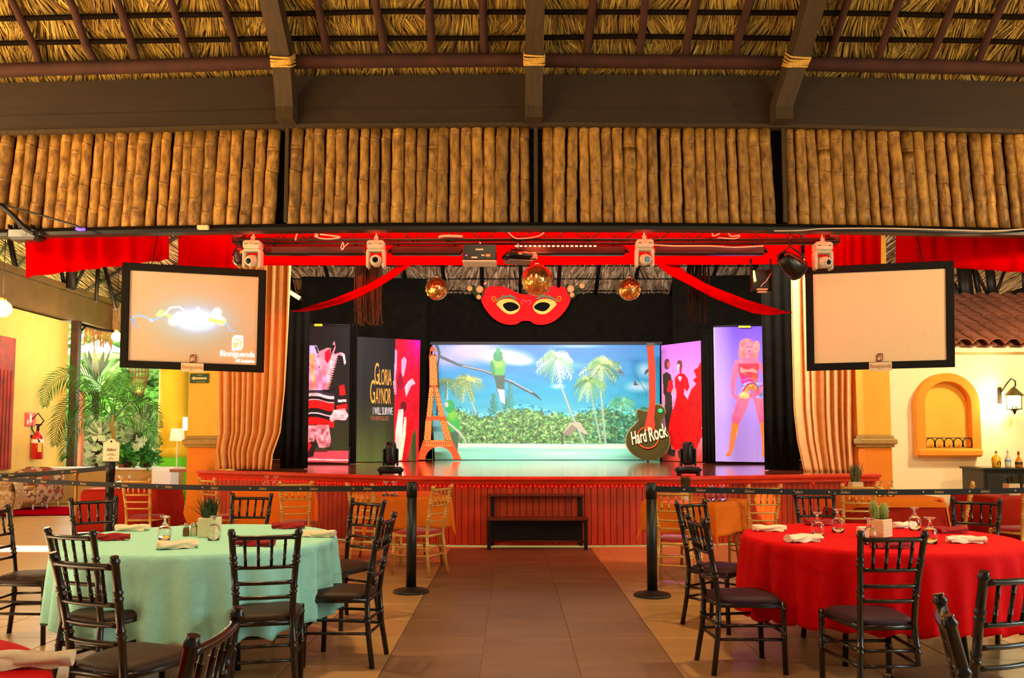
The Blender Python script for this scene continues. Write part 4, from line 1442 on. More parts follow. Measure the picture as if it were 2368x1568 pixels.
B4.poly([(1720, 898), (1730, 888), (1744, 888), (1754, 904), (1748, 922), (1722, 922)], (240, 130, 60))
B4.line([(1718, 906), (1726, 892), (1742, 886), (1752, 896), (1754, 910)], 4, (160, 30, 70))
B4.line([(1726, 912), (1738, 904), (1750, 908)], 4, (90, 140, 206))
B4.poly([(1708, 912), (1722, 906), (1734, 914), (1732, 926), (1706, 926)], (246, 160, 100))
B4.poly([(1734, 906), (1752, 904), (1756, 914), (1744, 924), (1732, 922)], (226, 80, 120))
B4.poly([(1752, 904), (1764, 890), (1775, 888), (1775, 894), (1766, 902), (1758, 916), (1750, 914)], SK)
B4.poly([(1690, 912), (1700, 914), (1710, 920), (1704, 928), (1694, 922)], SK)
B4.poly([(1704, 924), (1734, 924), (1726, 948), (1712, 975), (1704, 990), (1688, 986), (1692, 960)], SK)
B4.poly([(1742, 924), (1770, 922), (1772, 950), (1772, 985), (1756, 982), (1748, 950)], SK)
B4.poly([(1690, 962), (1712, 970), (1704, 988), (1690, 986)], SK2, .5)
B4.poly([(1752, 962), (1772, 966), (1771, 984), (1758, 982)], SK2, .5)
OB = (232, 116, 40)
B4.poly([(1690, 980), (1706, 982), (1706, 992), (1696, 1026), (1694, 1040), (1694, 1044), (1690, 1042), (1690, 1050), (1686, 1058), (1674, 1059), (1676, 1053), (1682, 1044), (1684, 1020)], OB)
B4.poly([(1758, 980), (1774, 980), (1773, 1010), (1774, 1058), (1760, 1060), (1762, 1040)], OB)
# soft modelling of the figure
B4.ell(1702, 948, 5, 26, (206, 60, 110), .45, 1.0, .3)
B4.ell(1762, 950, 5, 26, (206, 60, 110), .45, 1.0, 0)
B4.ell(1694, 880, 3, 26, (214, 70, 120), .5, 1.0, .15)
B4.ell(1712, 836, 8, 5, (252, 150, 170), .6, 1.0)
B4.ell(1722, 850, 7, 6, (214, 30, 40), .8, .6)
B4.ell(1744, 850, 8, 6, (226, 60, 60), .7, .6)
B4.line([(1712, 866), (1730, 862), (1752, 866)], 2.5, (190, 30, 50), .8, 1)
B4.line([(1716, 880), (1734, 876), (1752, 880)], 2, (250, 90, 150), .8, 1)
for k in range(14):
    a0 = k / 14 * 6.28
    B4.ell(1732 + 17 * math.cos(a0), 803 + 19 * math.sin(a0) + 3, 5, 7, [(214, 96, 100), (246, 150, 140), (200, 80, 96)][k % 3], .7, .9, a0)
B4.ell(1733, 805, 9, 12.5, (240, 120, 140), 1.0, .35)
B4.ell(1729, 802, 2.6, 1.2, (120, 30, 60)); B4.ell(1737, 802, 2.6, 1.2, (120, 30, 60))
B4.line([(1733, 803), (1733, 808)], 1.2, (206, 70, 100), .8)
B4.ell(1733, 812, 3.0, 1.5, (206, 16, 40))
B4.ell(1701, 1005, 3, 20, (250, 170, 90), .6, 1.0, .15)
B4.ell(1768, 1010, 3, 24, (250, 170, 90), .6, 1.0, 0)
B4.grain(((B4.Y > 885) & (B4.Y < 926) & (B4.X > 1712) & (B4.X < 1768)).astype(np.float32), 6, 5, .35, 9)
for k in range(7):
    B4.line([(1690 + 12 * k, 1010 + 6 * (k % 3)), (1686 + 13 * k, 1066)], 5, (150, 116, 206), .16, 4)
b4_cs = corners([(1651, 757), (1775, 754), (1776, 1069), (1656, 1067)], [16.1] * 4)
bn4 = thing('singer_banner', 'tall purple banner showing a blonde woman in orange boots', 'banner', (b4_cs[3].x, 16.1, SZ))
B4.build('print', b4_cs, mt['print'], bn4, wave=lambda u, v: 0.012 * np.sin(u * 9 + v * 2) * v)
panel_box([c + Vector((0, .02, 0)) for c in b4_cs], 0.012).build('panel', mt['white'], bn4, world=True)
MB().tube([b4_cs[0] + Vector((0, 0, .02)), b4_cs[1] + Vector((0, 0, .035))], 0.014, 6).build('top_rod', mt['iron'], bn4, world=True)
MB().box(at(1722, 756, 16.06), (0.24, 0.05, 0.04), bev=.01).build('clip', M('yellow lime tape', (206, 206, 60), 0.5), bn4, world=True)
for pxx in (1658, 1774):
    a_ = at(pxx, 1066, 16.12)
    MB().tube([Vector((a_.x, 16.16, SZ)), Vector((a_.x, 16.16, a_.z + .3))], 0.014, 6).build('stand_leg', mt['iron'], bn4, world=True)

# ------------------------------------------------------------------ tower cut-out
YT_ = 18.6
tw = thing('tower_cutout', 'flat orange lattice tower cut-out standing on the stage', 'cut-out', (at(1015, 1063, YT_).x, YT_, SZ))
mt['tower'] = M('orange painted plywood', (250, 80, 10), 0.7, noise=0.08, scale=4)
mt['tower2'] = M('yellow tower outline paint', (255, 168, 66), 0.55)


def tp(px, py):
    p = at(px, py, YT_)
    return (p.x, p.z)


def flat_poly(pts, mat, name, parent, Y, th=0.03):
    mb = MB()
    mb.prism([tp(*p) if True else p for p in pts], (0, Y, 0), (1, 0, 0), (0, 0, 1), -th)
    return mb.build(name, mat, parent, world=True)


def prism_px(pts, Y, th, mat, name, parent):
    q = [at(p[0], p[1], Y) for p in pts]
    # orientation so that the face points to -Y
    area = sum(q[i].x * q[(i + 1) % len(q)].z - q[(i + 1) % len(q)].x * q[i].z for i in range(len(q)))
    if area < 0:
        q = q[::-1]
    for p in q:
        if p.z < SZ + 0.003:
            p.z = SZ + 0.003
    mb = MB()
    mb.prism([(p.x, p.z) for p in q], (0, Y, 0), (1, 0, 0), (0, 0, 1), th)
    return mb.build(name, mat, parent, world=True)


prism_px([(994, 808), (1000, 798), (1006, 808), (1006, 824), (1004, 824), (1004, 812), (996, 812), (996, 824), (994, 824)], YT_, .03, mt['tower'], 'spire', tw)
prism_px([(992, 820), (1009, 820), (1011, 858), (1012, 895), (1003, 893), (993, 895), (993, 858)], YT_, .03, mt['tower'], 'shaft', tw)
prism_px([(993, 893), (1002, 893), (1003, 910), (998, 965), (986, 965)], YT_, .03, mt['tower'], 'upper_strut', tw)
prism_px([(1004, 893), (1012, 893), (1029, 963), (1016, 963), (1003, 905)], YT_, .03, mt['tower'], 'upper_strut', tw)
prism_px([(986, 962), (1030, 962), (1032, 972), (985, 972)], YT_ - .005, .035, mt['tower'], 'platform', tw)
prism_px([(984, 970), (999, 970), (996, 1022), (980, 1022)], YT_, .03, mt['tower'], 'lower_strut', tw)
prism_px([(1016, 970), (1032, 970), (1046, 1022), (1030, 1022)], YT_, .03, mt['tower'], 'lower_strut', tw)
arch = [(979, 1018), (1046, 1018), (1067, 1063), (1048, 1063)]
for i in range(13):
    t = math.pi * i / 12
    arch.append((1015.5 + 32 * math.cos(t), 1063 - 30 * math.sin(t)))
arch += [(984, 1063), (964, 1063)]
prism_px(arch, YT_, .03, mt['tower'], 'arch_base', tw)
lat = MB()


def lat_line(p, q, w=.016):
    a_, b_ = at(p[0], p[1], YT_ - 0.006), at(q[0], q[1], YT_ - 0.006)
    d = (b_ - a_).normalized()
    s = Vector((-d.z, 0, d.x)) * w / 2
    n = Vector((0, -0.004, 0))
    lat.add([a_ - s, b_ - s, b_ + s, a_ + s, a_ - s + n, b_ - s + n, b_ + s + n, a_ + s + n], [(4, 5, 6, 7), (0, 4, 7, 3), (1, 2, 6, 5), (0, 1, 5, 4), (3, 7, 6, 2)])


def lat_quad(tl, tr, br, bl, n):
    for i in range(n):
        f0, f1 = i / n, (i + 1) / n
        L = lambda a_, b_, t: (a_[0] + (b_[0] - a_[0]) * t, a_[1] + (b_[1] - a_[1]) * t)
        a0, b0, a1, b1 = L(tl, bl, f0), L(tr, br, f0), L(tl, bl, f1), L(tr, br, f1)
        lat_line(a0, b1); lat_line(b0, a1); lat_line(a0, b0)
    lat_line(tl, bl); lat_line(tr, br); lat_line(bl, br)


lat_quad((995, 824), (1007, 824), (1010, 890), (995, 890), 7)
lat_quad((994, 897), (1001, 897), (997, 962), (988, 962), 6)
lat_quad((1006, 897), (1011, 897), (1027, 962), (1018, 962), 6)
lat_quad((986, 974), (997, 974), (994, 1017), (982, 1017), 4)
lat_quad((1018, 974), (1030, 974), (1043, 1017), (1032, 1017), 4)
for i in range(12):
    x = 986 + 58 * i / 11
    lat_line((x, 1020), (x, 1030), .012)
lat_line((980, 1020), (1046, 1020)); lat_line((982, 1031), (1048, 1031), .012)
o = lat.build('lattice_lines', mt['tower2'], tw, world=True)
tag(o, kind='stuff')
MB().tube([Vector((at(1000, 900, YT_).x, YT_ + .04, 1.6)), Vector((at(1000, 900, YT_).x, YT_ + .5, SZ))], 0.02, 6).build('stand_leg', mt['black'], tw, world=True)

# ------------------------------------------------------------------ giant guitar
YG = 17.8
gt = thing('guitar_cutout', 'giant guitar cut-out with white lettering leaning at the backdrop', 'cut-out', (at(1498, 1063, YG).x, YG, SZ))
mt['guitar'] = M('olive black guitar body', (74, 60, 8), 0.6, noise=0.35, scale=2, spec=.2)
mt['guitar_edge'] = M('cream guitar binding', (206, 186, 120), 0.5)
body = [(1473, 960), (1474, 946), (1482, 948), (1492, 952), (1500, 950), (1512, 938), (1522, 934), (1534, 940), (1540, 954), (1534, 966), (1528, 974), (1532, 984), (1542, 996), (1549, 1012), (1548, 1032), (1538, 1050), (1522, 1061), (1506, 1065), (1484, 1062), (1462, 1050), (1449, 1032), (1447, 1012), (1456, 994), (1472, 978), (1478, 970)]
def smooth_poly(p, it=2):
    for _ in range(it):
        q = []
        for i in range(len(p)):
            a_, b_ = p[i], p[(i + 1) % len(p)]
            q += [(a_[0] * .75 + b_[0] * .25, a_[1] * .75 + b_[1] * .25), (a_[0] * .25 + b_[0] * .75, a_[1] * .25 + b_[1] * .75)]
        p = q
    return p
prism_px(smooth_poly([(1498 + (x - 1498) * 1.02, 1005 + (y - 1005) * 1.015) for x, y in body]), YG + .02, .08, mt['guitar_edge'], 'binding', gt)
prism_px(smooth_poly(body), YG, .06, mt['guitar'], 'body', gt)
prism_px([(1496, 800), (1514, 800), (1512, 808), (1516, 850), (1516, 930), (1513, 968), (1515, 985), (1508, 998), (1494, 996), (1492, 982), (1496, 966), (1502, 930), (1500, 850), (1497, 810)], YG - .03, .03, M('red orange neck paint', (240, 50, 4), 0.7), 'neck', gt)
prism_px([(1495, 793), (1515, 793), (1513, 806), (1497, 806)], YG - .028, .05, M('brown headstock', (70, 40, 16), .5), 'headstock', gt)
ringm = MB()
c_ = at(1498, 1012, YG - .035)
rr_o, rr_i = 26 * YG / F, 23 * YG / F
ringm.lathe([(rr_i, 0), (rr_o, 0), (rr_o, .012), (rr_i, .012), (rr_i, 0)], 40, c_, Matrix.Rotation(R(90), 3, 'X'), close=False)
ringm.build('ring', mt['tower'], gt, world=True)
dm = MB().lathe([(0.001, 0), (5 * YG / F, 0), (5 * YG / F, .02), (0.001, .02)], 20, at(1527, 950, YG - .03), Matrix.Rotation(R(90), 3, 'X'))
dm.build('knob', M('glowing green plastic', (40, 214, 110), 0.3, emit=(40, 220, 110), estr=.5), gt, world=True)  # knob colour also glows, though it is no lamp
ink = M('glowing cream lettering', (250, 236, 170), 0.5, emit=(255, 240, 170), estr=.15)  # slight emission brightens the letters beyond their paint
for s, (xa, ya, xb, yb), sz in (('Hard', (1458, 1016, 1494, 1008), 30), ('Rock', (1498, 1008, 1540, 996), 32)):
    me = text_mesh(s, 1.0, ink, shear=0.25, bold=0.012, extrude=.01)
    w = max(v.co.x for v in me.vertices) - min(v.co.x for v in me.vertices)
    h = max(v.co.y for v in me.vertices) - min(v.co.y for v in me.vertices)
    a_, b_ = at(xa, ya, YG - .06), at(xb, yb, YG - .06)
    for v in me.vertices:
        v.co.x *= (b_ - a_).length * 1.02 / w
        v.co.y *= sz * YG / F / h
    place_text(me, gt, (a_ + b_) / 2, (b_ - a_), Vector((0, 0, 1)))
MB().tube([Vector((at(1505, 900, YG).x, YG + .09, 1.8)), Vector((at(1505, 900, YG).x, YG + .5, SZ))], 0.02, 6).build('stand_leg', mt['black'], gt, world=True)

# ------------------------------------------------------------------ carnival mask on the back wall
YM = 19.75
mk = thing('carnival_mask', 'big red carnival mask with gold eyes hung above the backdrop', 'mask', (at(1222, 755, YM).x, YM, at(1222, 755, YM).z))
def mirror(pts, cx=1216.0):
    return pts + [(2 * cx - x, y) for x, y in reversed(pts)]
mask = mirror([(1216, 742), (1206, 742), (1196, 750), (1180, 752), (1160, 748), (1140, 736), (1124, 718), (1114, 700), (1112, 690), (1118, 672), (1130, 662), (1150, 661), (1172, 664), (1190, 674), (1204, 680), (1216, 681)])
prism_px(smooth_poly(mask, 2), YM, .05, M('red glitter', (240, 4, 8), 0.7, noise=0.12, scale=60, bump=.2, bscale=120, spec=.2), 'mask_body', mk)
gold = M('gold glitter trim', (206, 140, 34), 0.4, metal=.3, noise=.2, scale=60)
olive = M('olive glitter trim', (96, 88, 26), 0.5, noise=.3, scale=60)
hole = mt['blackcloth']
for cx, sg in ((1183, 1), (1252, -1)):
    eye = [(cx - sg * 37, 702), (cx - sg * 24, 692), (cx - sg * 4, 690), (cx + sg * 12, 696), (cx + sg * 22, 710), (cx + sg * 12, 724), (cx - sg * 4, 728), (cx - sg * 18, 722), (cx - sg * 30, 710)]
    prism_px(smooth_poly(eye, 2), YM - .045, .03, gold, 'eye_trim', mk)
    eh = [(cx - sg * 22, 704), (cx - sg * 8, 698), (cx + sg * 8, 700), (cx + sg * 20, 711), (cx + sg * 8, 718), (cx - sg * 6, 721), (cx - sg * 16, 714)]
    prism_px(smooth_poly(eh, 2), YM - .052, .02, mt['blackcloth'], 'eye_hole', mk)
    lashes = [(cx - sg * 34, 698), (cx - sg * 30, 690), (cx - sg * 24, 686), (cx - sg * 18, 682), (cx - sg * 11, 684), (cx - sg * 4, 681), (cx + sg * 3, 684), (cx + sg * 9, 688), (cx + sg * 14, 692), (cx + sg * 8, 692), (cx - sg * 6, 687), (cx - sg * 22, 690)]
    prism_px(lashes, YM - .05, .03, olive, 'scroll_trim', mk)
    curl = MB()
    pts = []
    for i in range(30):
        t = i / 29 * 9
        r_ = 8 - 6.5 * i / 29
        pts.append(at(cx - sg * (40 + 0) + sg * r_ * math.cos(t), 690 + r_ * math.sin(t), YM - .055))
    curl.tube(pts, 0.012, 5)
    curl.build('curl', gold, mk, world=True)
hb = MB()
for sg in (-1, 1):
    pts = []
    for i in range(24):
        t = i / 23 * 5.2
        r_ = 7 - 4.5 * i / 23
        pts.append(at(1216.5 + sg * (7 + 0) - sg * r_ * math.cos(t), 700 - r_ * math.sin(t), YM - .055))
    hb.tube(pts, 0.010, 5)
hb.build('heart_curl', M('pink trim', (250, 90, 90), .5), mk, world=True)
ball_m = M('orange pompon', (226, 150, 90), 0.8, noise=.2, scale=40)
for (x, y, r_) in ((1085, 646, 7), (1086, 667, 7), (1120, 652, 7), (1109, 669, 9), (1107, 687, 6), (1306, 649, 7), (1320, 668, 9), (1323, 682, 6), (1346, 661, 7), (1344, 643, 6)):
    q = r_ * YM / F
    MB().ellipsoid(at(x, y, YM - .06), (q, q * .7, q), 14, 8).build('pompon', ball_m, mk, world=True)
stalk = MB()
for (a_, b_) in (((1090, 648), (1106, 690)), ((1090, 668), (1107, 680)), ((1120, 656), (1108, 690)), ((1340, 650), (1322, 690)), ((1346, 664), (1322, 684)), ((1306, 652), (1322, 690))):
    p0, p1 = at(a_[0], a_[1], YM), at(b_[0], b_[1], YM)
    for k in range(6):
        o_ = Vector((random.uniform(-.04, .04), 0, random.uniform(-.04, .04)))
        stalk.tube([p0, (p0 + p1) / 2 + o_ * 2, p1 + o_], 0.009, 4)
o = stalk.build('feather_stalks', M('dark green feather', (52, 60, 16), .8), mk, world=True)
tag(o, kind='stuff')


# ================================================================== CURTAINS AND RED FABRIC
def drape_px(name, label, left, right, Y, mat, folds, amp, cat='curtain', nz=40, nfold_pts=14, th=0.01, phase=0.0, seed=0, group=None, irregular=0.3):
    """left/right: px edge polylines [(px,py),...] from top to bottom"""
    rs = random.Random(seed)
    ph = [rs.uniform(0, 6.28) for _ in range(8)]

    def edge(pl, v):
        ys = [p[1] for p in pl]
        y = ys[0] + (ys[-1] - ys[0]) * v
        return (float(np.interp(y, ys, [p[0] for p in pl])), y)

    # irregular pleats: random widths and depths
    kn, x_ = [(-.05, 0)], -.05
    sgn = 1
    while x_ < 1.05:
        x_ += rs.uniform(.3, 1.0) / folds * .75
        kn.append((x_, sgn * rs.uniform(.35, 1.25)))
        sgn = -sgn
    kx = [k[0] for k in kn]

    def pleat(x):
        i = max(0, min(len(kn) - 2, int(np.searchsorted(kx, x)) - 1))
        t = min(1, max(0, (x - kn[i][0]) / (kn[i + 1][0] - kn[i][0])))
        t = t * t * (3 - 2 * t)
        return kn[i][1] + (kn[i + 1][1] - kn[i][1]) * t

    def fn(u, v):
        a_, b_ = edge(left, v), edge(right, v)
        px = a_[0] + (b_[0] - a_[0]) * u
        py = a_[1] + (b_[1] - a_[1]) * u
        yy = Y(u) if callable(Y) else Y
        p = at(px, py, yy)
        d = amp * pleat(u + irregular * .03 * math.sin(v * 2.6 + ph[0]) * math.sin(u * 5 + ph[1]))
        p.y += d * (0.6 + 0.5 * v)
        return p
    mb = MB().sheet(fn, int(folds * nfold_pts), nz)
    o = mb.build(name, mat, None, world=True)
    md = o.modifiers.new('thickness', 'SOLIDIFY')
    md.thickness = th
    return tag(o, label, cat, group)


drape_px('stage_curtain', 'long apricot curtain gathered at the edge beside the lit screen',
         [(500, 600), (500, 860), (503, 1000), (497, 1040), (503, 1084)], [(674, 600), (668, 760), (662, 900), (652, 1000), (634, 1050), (630, 1086)], lambda u: 13.12 - .3 * u, mt['curtain'], 11, 0.075, seed=2, nfold_pts=18)
drape_px('stage_curtain', 'apricot curtain tied back behind the blank screen',
         [(1830, 600), (1833, 760), (1838, 950), (1846, 1020), (1862, 1093)], [(1988, 600), (1985, 900), (1984, 1000), (1986, 1094)], lambda u: 12.75 - .1 * u, mt['curtain'], 9, 0.075, seed=5, nfold_pts=18)

RY = 11.0
drape_px('red_valance', 'long bright red valance stretched behind the lighting truss', [(556, 503), (556, 614)], [(1852, 503), (1852, 612)], lambda u: RY, mt['redfabric'], 3, 0.012, 'valance', 6, 30, seed=8)
drape_px('red_valance', 'short red valance between the bamboo and the lit screen', [(412, 496), (412, 640)], [(552, 496), (552, 640)], lambda u: 10.75, mt['redfabric'], 4, 0.02, 'valance', 6, seed=9)
drape_px('red_valance', 'sloping red valance hanging over the yellow wall area', [(58, 505), (58, 642)], [(392, 500), (392, 600)], lambda u: 9.95 + .5 * u, mt['redfabric'], 7, 0.03, 'valance', 6, seed=10)
drape_px('red_valance', 'pleated red valance above the blank screen', [(1862, 496), (1862, 640)], [(2038, 496), (2038, 625)], lambda u: 10.75, mt['redfabric'], 7, 0.025, 'valance', 6, seed=11)
drape_px('red_valance', 'long red valance hanging over the clay tile roof', [(2072, 500), (2072, 610)], [(2420, 503), (2420, 634)], lambda u: 10.45 - .5 * u, mt['redfabric'], 6, 0.02, 'valance', 6, seed=12)


def swag(label, upper, lower, Y):
    def interp(pl, t):
        d = [0]
        for a_, b_ in zip(pl, pl[1:]):
            d.append(d[-1] + math.dist(a_, b_))
        x = float(np.interp(t * d[-1], d, [p[0] for p in pl]))
        y = float(np.interp(t * d[-1], d, [p[1] for p in pl]))
        return x, y

    def sm(pl):
        return [pl[0]] + smooth_poly(pl, 2)[1:-6] + [pl[-1]]

    def fn(u, v):
        a_, b_ = interp(upper, u), interp(lower, u)
        px, py = a_[0] + (b_[0] - a_[0]) * v, a_[1] + (b_[1] - a_[1]) * v
        p = at(px, py, Y)
        p.y += 0.06 * math.cos(v * 3.14) + .01 * math.sin(u * 20 + v * 5)
        return p
    o = MB().sheet(fn, 60, 8).build('red_swag', mt['redfabric'], None, world=True)
    md = o.modifiers.new('thickness', 'SOLIDIFY')
    md.thickness = 0.012
    tag(o, label, 'swag', 'red swags over the stage')


swag('red fabric swag sweeping down towards the lit screen', [(678, 719), (720, 706), (762, 692), (810, 674), (855, 653), (892, 633), (926, 606)], [(678, 722), (706, 722), (742, 717), (790, 705), (832, 689), (878, 666), (918, 640), (966, 606)], 11.05)
swag('red fabric swag sweeping down towards the blank screen', [(1564, 606), (1590, 630), (1630, 652), (1680, 674), (1730, 692), (1780, 708), (1828, 721)], [(1506, 606), (1545, 637), (1600, 666), (1650, 692), (1700, 713), (1740, 726), (1775, 731), (1828, 725)], 11.05)

# ================================================================== PROJECTION SCREENS
mt['screen'] = M('screen fabric', (238, 206, 164), 0.8, noise=.02, scale=20)


def emblem(parent, C, ex, ez, s, m1, m2):
    """angular face emblem in the plane ex/ez, size s"""
    ny = Vector(ex).cross(Vector(ez)).normalized()
    outer = [(-.42, -.5), (.30, -.46), (.46, -.2), (.46, .42), (.34, .5), (-.22, .5), (-.42, .28)]
    mb = MB().prism([(a_ * s * .8, b_ * s) for a_, b_ in outer], C, ex, ez, 0.002)
    mb.build('emblem', m1, parent, world=True)
    mb = MB()
    for pl in ([(-.30, .22), (.10, .26), (.36, .40), (.36, .30), (.12, .16), (-.26, .12)], [(-.34, .02), (.0, .06), (.18, -.04), (.02, -.18), (-.02, -.30), (-.3, -.34)], [(.12, .06), (.36, .16), (.34, -.16), (.22, -.34), (.08, -.32), (.26, -.1)]):
        mb.prism([(a_ * s * .8, b_ * s) for a_, b_ in pl], C + ny * 0.003, ex, ez, 0.002)
    mb.build('emblem_mark', m2, parent, world=True)


def screen(name, label, px, Ys, art=None, border=17):
    cs = corners(px, Ys)
    tl, tr, br, bl = cs
    cen = (tl + tr + br + bl) / 4
    t = thing(name, label, 'projection screen', (cen.x, cen.y, min(bl.z, br.z)))
    ex = (tr - tl).normalized()
    ez = (tl - bl).normalized()
    ny = ex.cross(ez).normalized()       # towards the camera is -Y
    b = border * cen.y / F
    # four frame bars
    for (p, q) in ((tl, tr), (bl, br)):
        d = -1 if p is tl else 1
        mb = MB()
        c0 = (p + q) / 2 + ez * d * b / 2
        Mx = Matrix((ex, ny, ez)).transposed()
        mb.box(c0, ((q - p).length, 0.035, b), mat=Mx, bev=.006)
        mb.build('frame_bar', mt['darkframe'], t, world=True)
    for (p, q) in ((tl, bl), (tr, br)):
        d = 1 if p is tl else -1
        mb = MB()
        e2 = (p - q).normalized()
        c0 = (p + q) / 2 + ex * d * b / 2
        Mx = Matrix((ex, ny, e2)).transposed()
        mb.box(c0, (b, 0.035, (q - p).length), mat=Mx, bev=.006)
        mb.build('frame_bar', mt['darkframe'], t, world=True)
    ins = [tl + (ex - ez) * b, tr + (-ex - ez) * b, br + (-ex + ez) * b, bl + (ex + ez) * b]
    ins = [p - ny * 0.01 for p in ins]
    if art is None:
        mb = MB()
        mb.add([ins[3], ins[2], ins[1], ins[0]], [(0, 1, 2, 3)])
        mb.build('canvas', mt['screen'], t, world=True)
    else:
        art.build('canvas', ins, mt['picture'], t)
    panel_box([p + Vector((0, .012, 0)) for p in ins], .01).build('canvas_back', mt['black'], t, world=True)
    for k in (0.2, 0.8):
        p = tl + (tr - tl) * k
        MB().tube([p, Vector((p.x, 10.74 if k > 9 else p.y + .3, 4.28))], 0.006, 5).build('hanging_wire', mt['iron'], t, world=True)
    # hotel tag at the foot of the frame
    cm = (bl + br) / 2 + (ez * b * .35 - ny * -0.022)
    tagw = 50 * cen.y / F
    c0 = bl + (br - bl) * 0.5 + ny * 0.024 - ez * 0.015
    mb = MB().box(c0 + ez * b * .5, (tagw, 0.004, b * 1.2), mat=Matrix((ex, ny, ez)).transposed())
    mb.build('name_tag', M('beige tag', (232, 200, 160), .7), t, world=True)
    me = text_mesh('Binniguenda', 1.0, M('pale brown print', (190, 142, 96), .7))
    w = max(v.co.x for v in me.vertices) - min(v.co.x for v in me.vertices)
    for v in me.vertices:
        v.co.x *= tagw * .94 / w
        v.co.y *= tagw * 1.35 / w
    place_text(me, t, c0 + ez * b * .55 + ny * 0.004, ex, ez)
    emblem(t, c0 + ez * (b * 1.1 + 11 * cen.y / F) + ny * -0.016, ex, ez, 19 * cen.y / F, mt['brownink'], M('pale emblem lines', (230, 190, 150), .7))
    return t, ex, ez, ny, cen


SA = Art(296, 622, 600, 842, 0.9)
SA.a[:] = np.array((198, 178, 156)) / 255
SA.blend(np.clip((SA.X - 380) / 260, 0, 1) * .3, (226, 176, 136))
SA.ell(455, 735, 170, 105, (160, 198, 240), .8, 1.0)
SA.ell(452, 735, 110, 62, (176, 222, 250), .8, 1.0)
SA.ell(452, 737, 64, 34, (222, 246, 255), 1.0, .9)
SA.line([(300, 742), (310, 732), (330, 732), (345, 742), (360, 738), (372, 732), (368, 722)], 2.2, (150, 206, 246), .9, 1.5)
SA.line([(302, 740), (310, 745), (304, 748), (312, 758), (316, 762)], 1.8, (120, 186, 246), .9, 1.2)
SA.line([(345, 738), (352, 744), (344, 745)], 1.4, (180, 220, 250), .9, 1)
SA.line([(372, 728), (362, 728), (370, 718), (390, 730), (402, 742), (410, 730)], 4, (190, 255, 190), .9, 3)
SA.line([(378, 726), (392, 708), (412, 706), (430, 718), (442, 730), (456, 704), (468, 728)], 2.6, (200, 244, 255), .95, 1.5)
SA.line([(398, 742), (412, 730), (424, 742), (440, 728), (456, 738), (470, 730), (486, 738), (498, 728), (502, 714), (498, 726), (512, 736)], 9, (255, 255, 255), 1.0, 9)
SA.line([(440, 735), (460, 752), (482, 754), (498, 730)], 2, (180, 230, 255), .9, 1.5)
SA.line([(486, 734), (500, 738), (518, 738)], 6, (190, 255, 180), .85, 4)
SA.line([(518, 738), (528, 746), (534, 758), (546, 760)], 2.0, (160, 210, 246), .9, 1.3)
SA.ell(450, 735, 34, 14, (255, 255, 255), 1.0, .6)
SA.ell(432, 738, 26, 9, (255, 255, 255), 1.0, .6)
s1, ex, ez, ny, cen = screen('projection_screen', 'framed projection screen showing white lightning beside the apricot curtain', [(283, 607), (616, 625), (610, 862), (277, 850)], [10.07, 10.33, 10.33, 10.07], SA)
wi = M('projected white lettering', (255, 252, 246), .7, emit=(255, 250, 240), estr=.9)


def on_plane(px, py, P, n):
    r_ = ray(px, py)
    return CAM + r_ * ((P - CAM).dot(n) / r_.dot(n))


for s, px, py, wpx, hpx, sh in (('Binniguenda', 549, 819, 78, 17, 0.0), ('All Inclusive', 566, 835, 44, 8, .3)):
    me = text_mesh(s, 1.0, wi, shear=sh, bold=.01)
    w = max(v.co.x for v in me.vertices) - min(v.co.x for v in me.vertices)
    h = max(v.co.y for v in me.vertices) - min(v.co.y for v in me.vertices)
    for v in me.vertices:
        v.co.x *= wpx * cen.y / F / w
        v.co.y *= hpx * cen.y / F / h
    place_text(me, s1, on_plane(px, py, cen + ny * -.002, ny), ex, ez)
emblem(s1, on_plane(549, 793, cen + ny * -.003, ny), ex, ez, 36 * cen.y / F, wi, M('projected peach', (250, 190, 140), .7, emit=(250, 170, 110), estr=.6))
screen('projection_screen', 'blank framed projection screen in front of the tied back curtain', [(1862, 618), (2205, 603), (2208, 849), (1866, 858)], [10.33, 10.07, 10.07, 10.33])

# ================================================================== LIGHTING TRUSS AND FIXTURES
YTR = 10.0
tx0, tx1 = at(556, 540, YTR).x, at(1922, 540, YTR).x
trs = thing('lighting_truss', 'long black lattice truss carrying the stage lights', 'truss', ((tx0 + tx1) / 2, YTR, 3.7))
zt_, zb_ = at(1184, 527, YTR).z, at(1184, 558, YTR).z
for (zz, dy) in ((zt_, 0), (zb_, -0.10), (zb_, 0.10)):
    MB().tube([(tx0, YTR + dy, zz), (tx1, YTR + dy, zz)], 0.022, 8).build('chord', mt['blackmetal'], trs, world=True)
lt = MB()
NL = 34
for i in range(NL):
    xa, xb = tx0 + (tx1 - tx0) * i / NL, tx0 + (tx1 - tx0) * (i + 1) / NL
    for dy in (-.10, .10):
        if i % 2:
            lt.tube([(xa, YTR, zt_), (xb, YTR + dy, zb_)], .007, 4)
        else:
            lt.tube([(xa, YTR + dy, zb_), (xb, YTR, zt_)], .007, 4)
    if i % 4 == 0:
        lt.tube([(xa, YTR, zt_), (xa, YTR, zb_)], .012, 5)
o = lt.build('lattice', mt['blackmetal'], trs, world=True)
tag(o, kind='stuff')
MB().box((tx1 + .02, YTR, (zt_ + zb_) / 2 + .02), (.12, .16, .28), bev=.01).build('end_bracket', mt['blackmetal'], trs, world=True)
MB().box((tx0 - .02, YTR, (zt_ + zb_) / 2 + .02), (.12, .16, .28), bev=.01).build('end_bracket', mt['blackmetal'], trs, world=True)
for k in (0.02, .27, .5, .75, .98):
    x = tx0 + (tx1 - tx0) * k
    MB().tube([(x, YTR, zt_), (x, YTR, zt_ + .75)], .012, 6).build('hanger', mt['blackmetal'], trs, world=True)

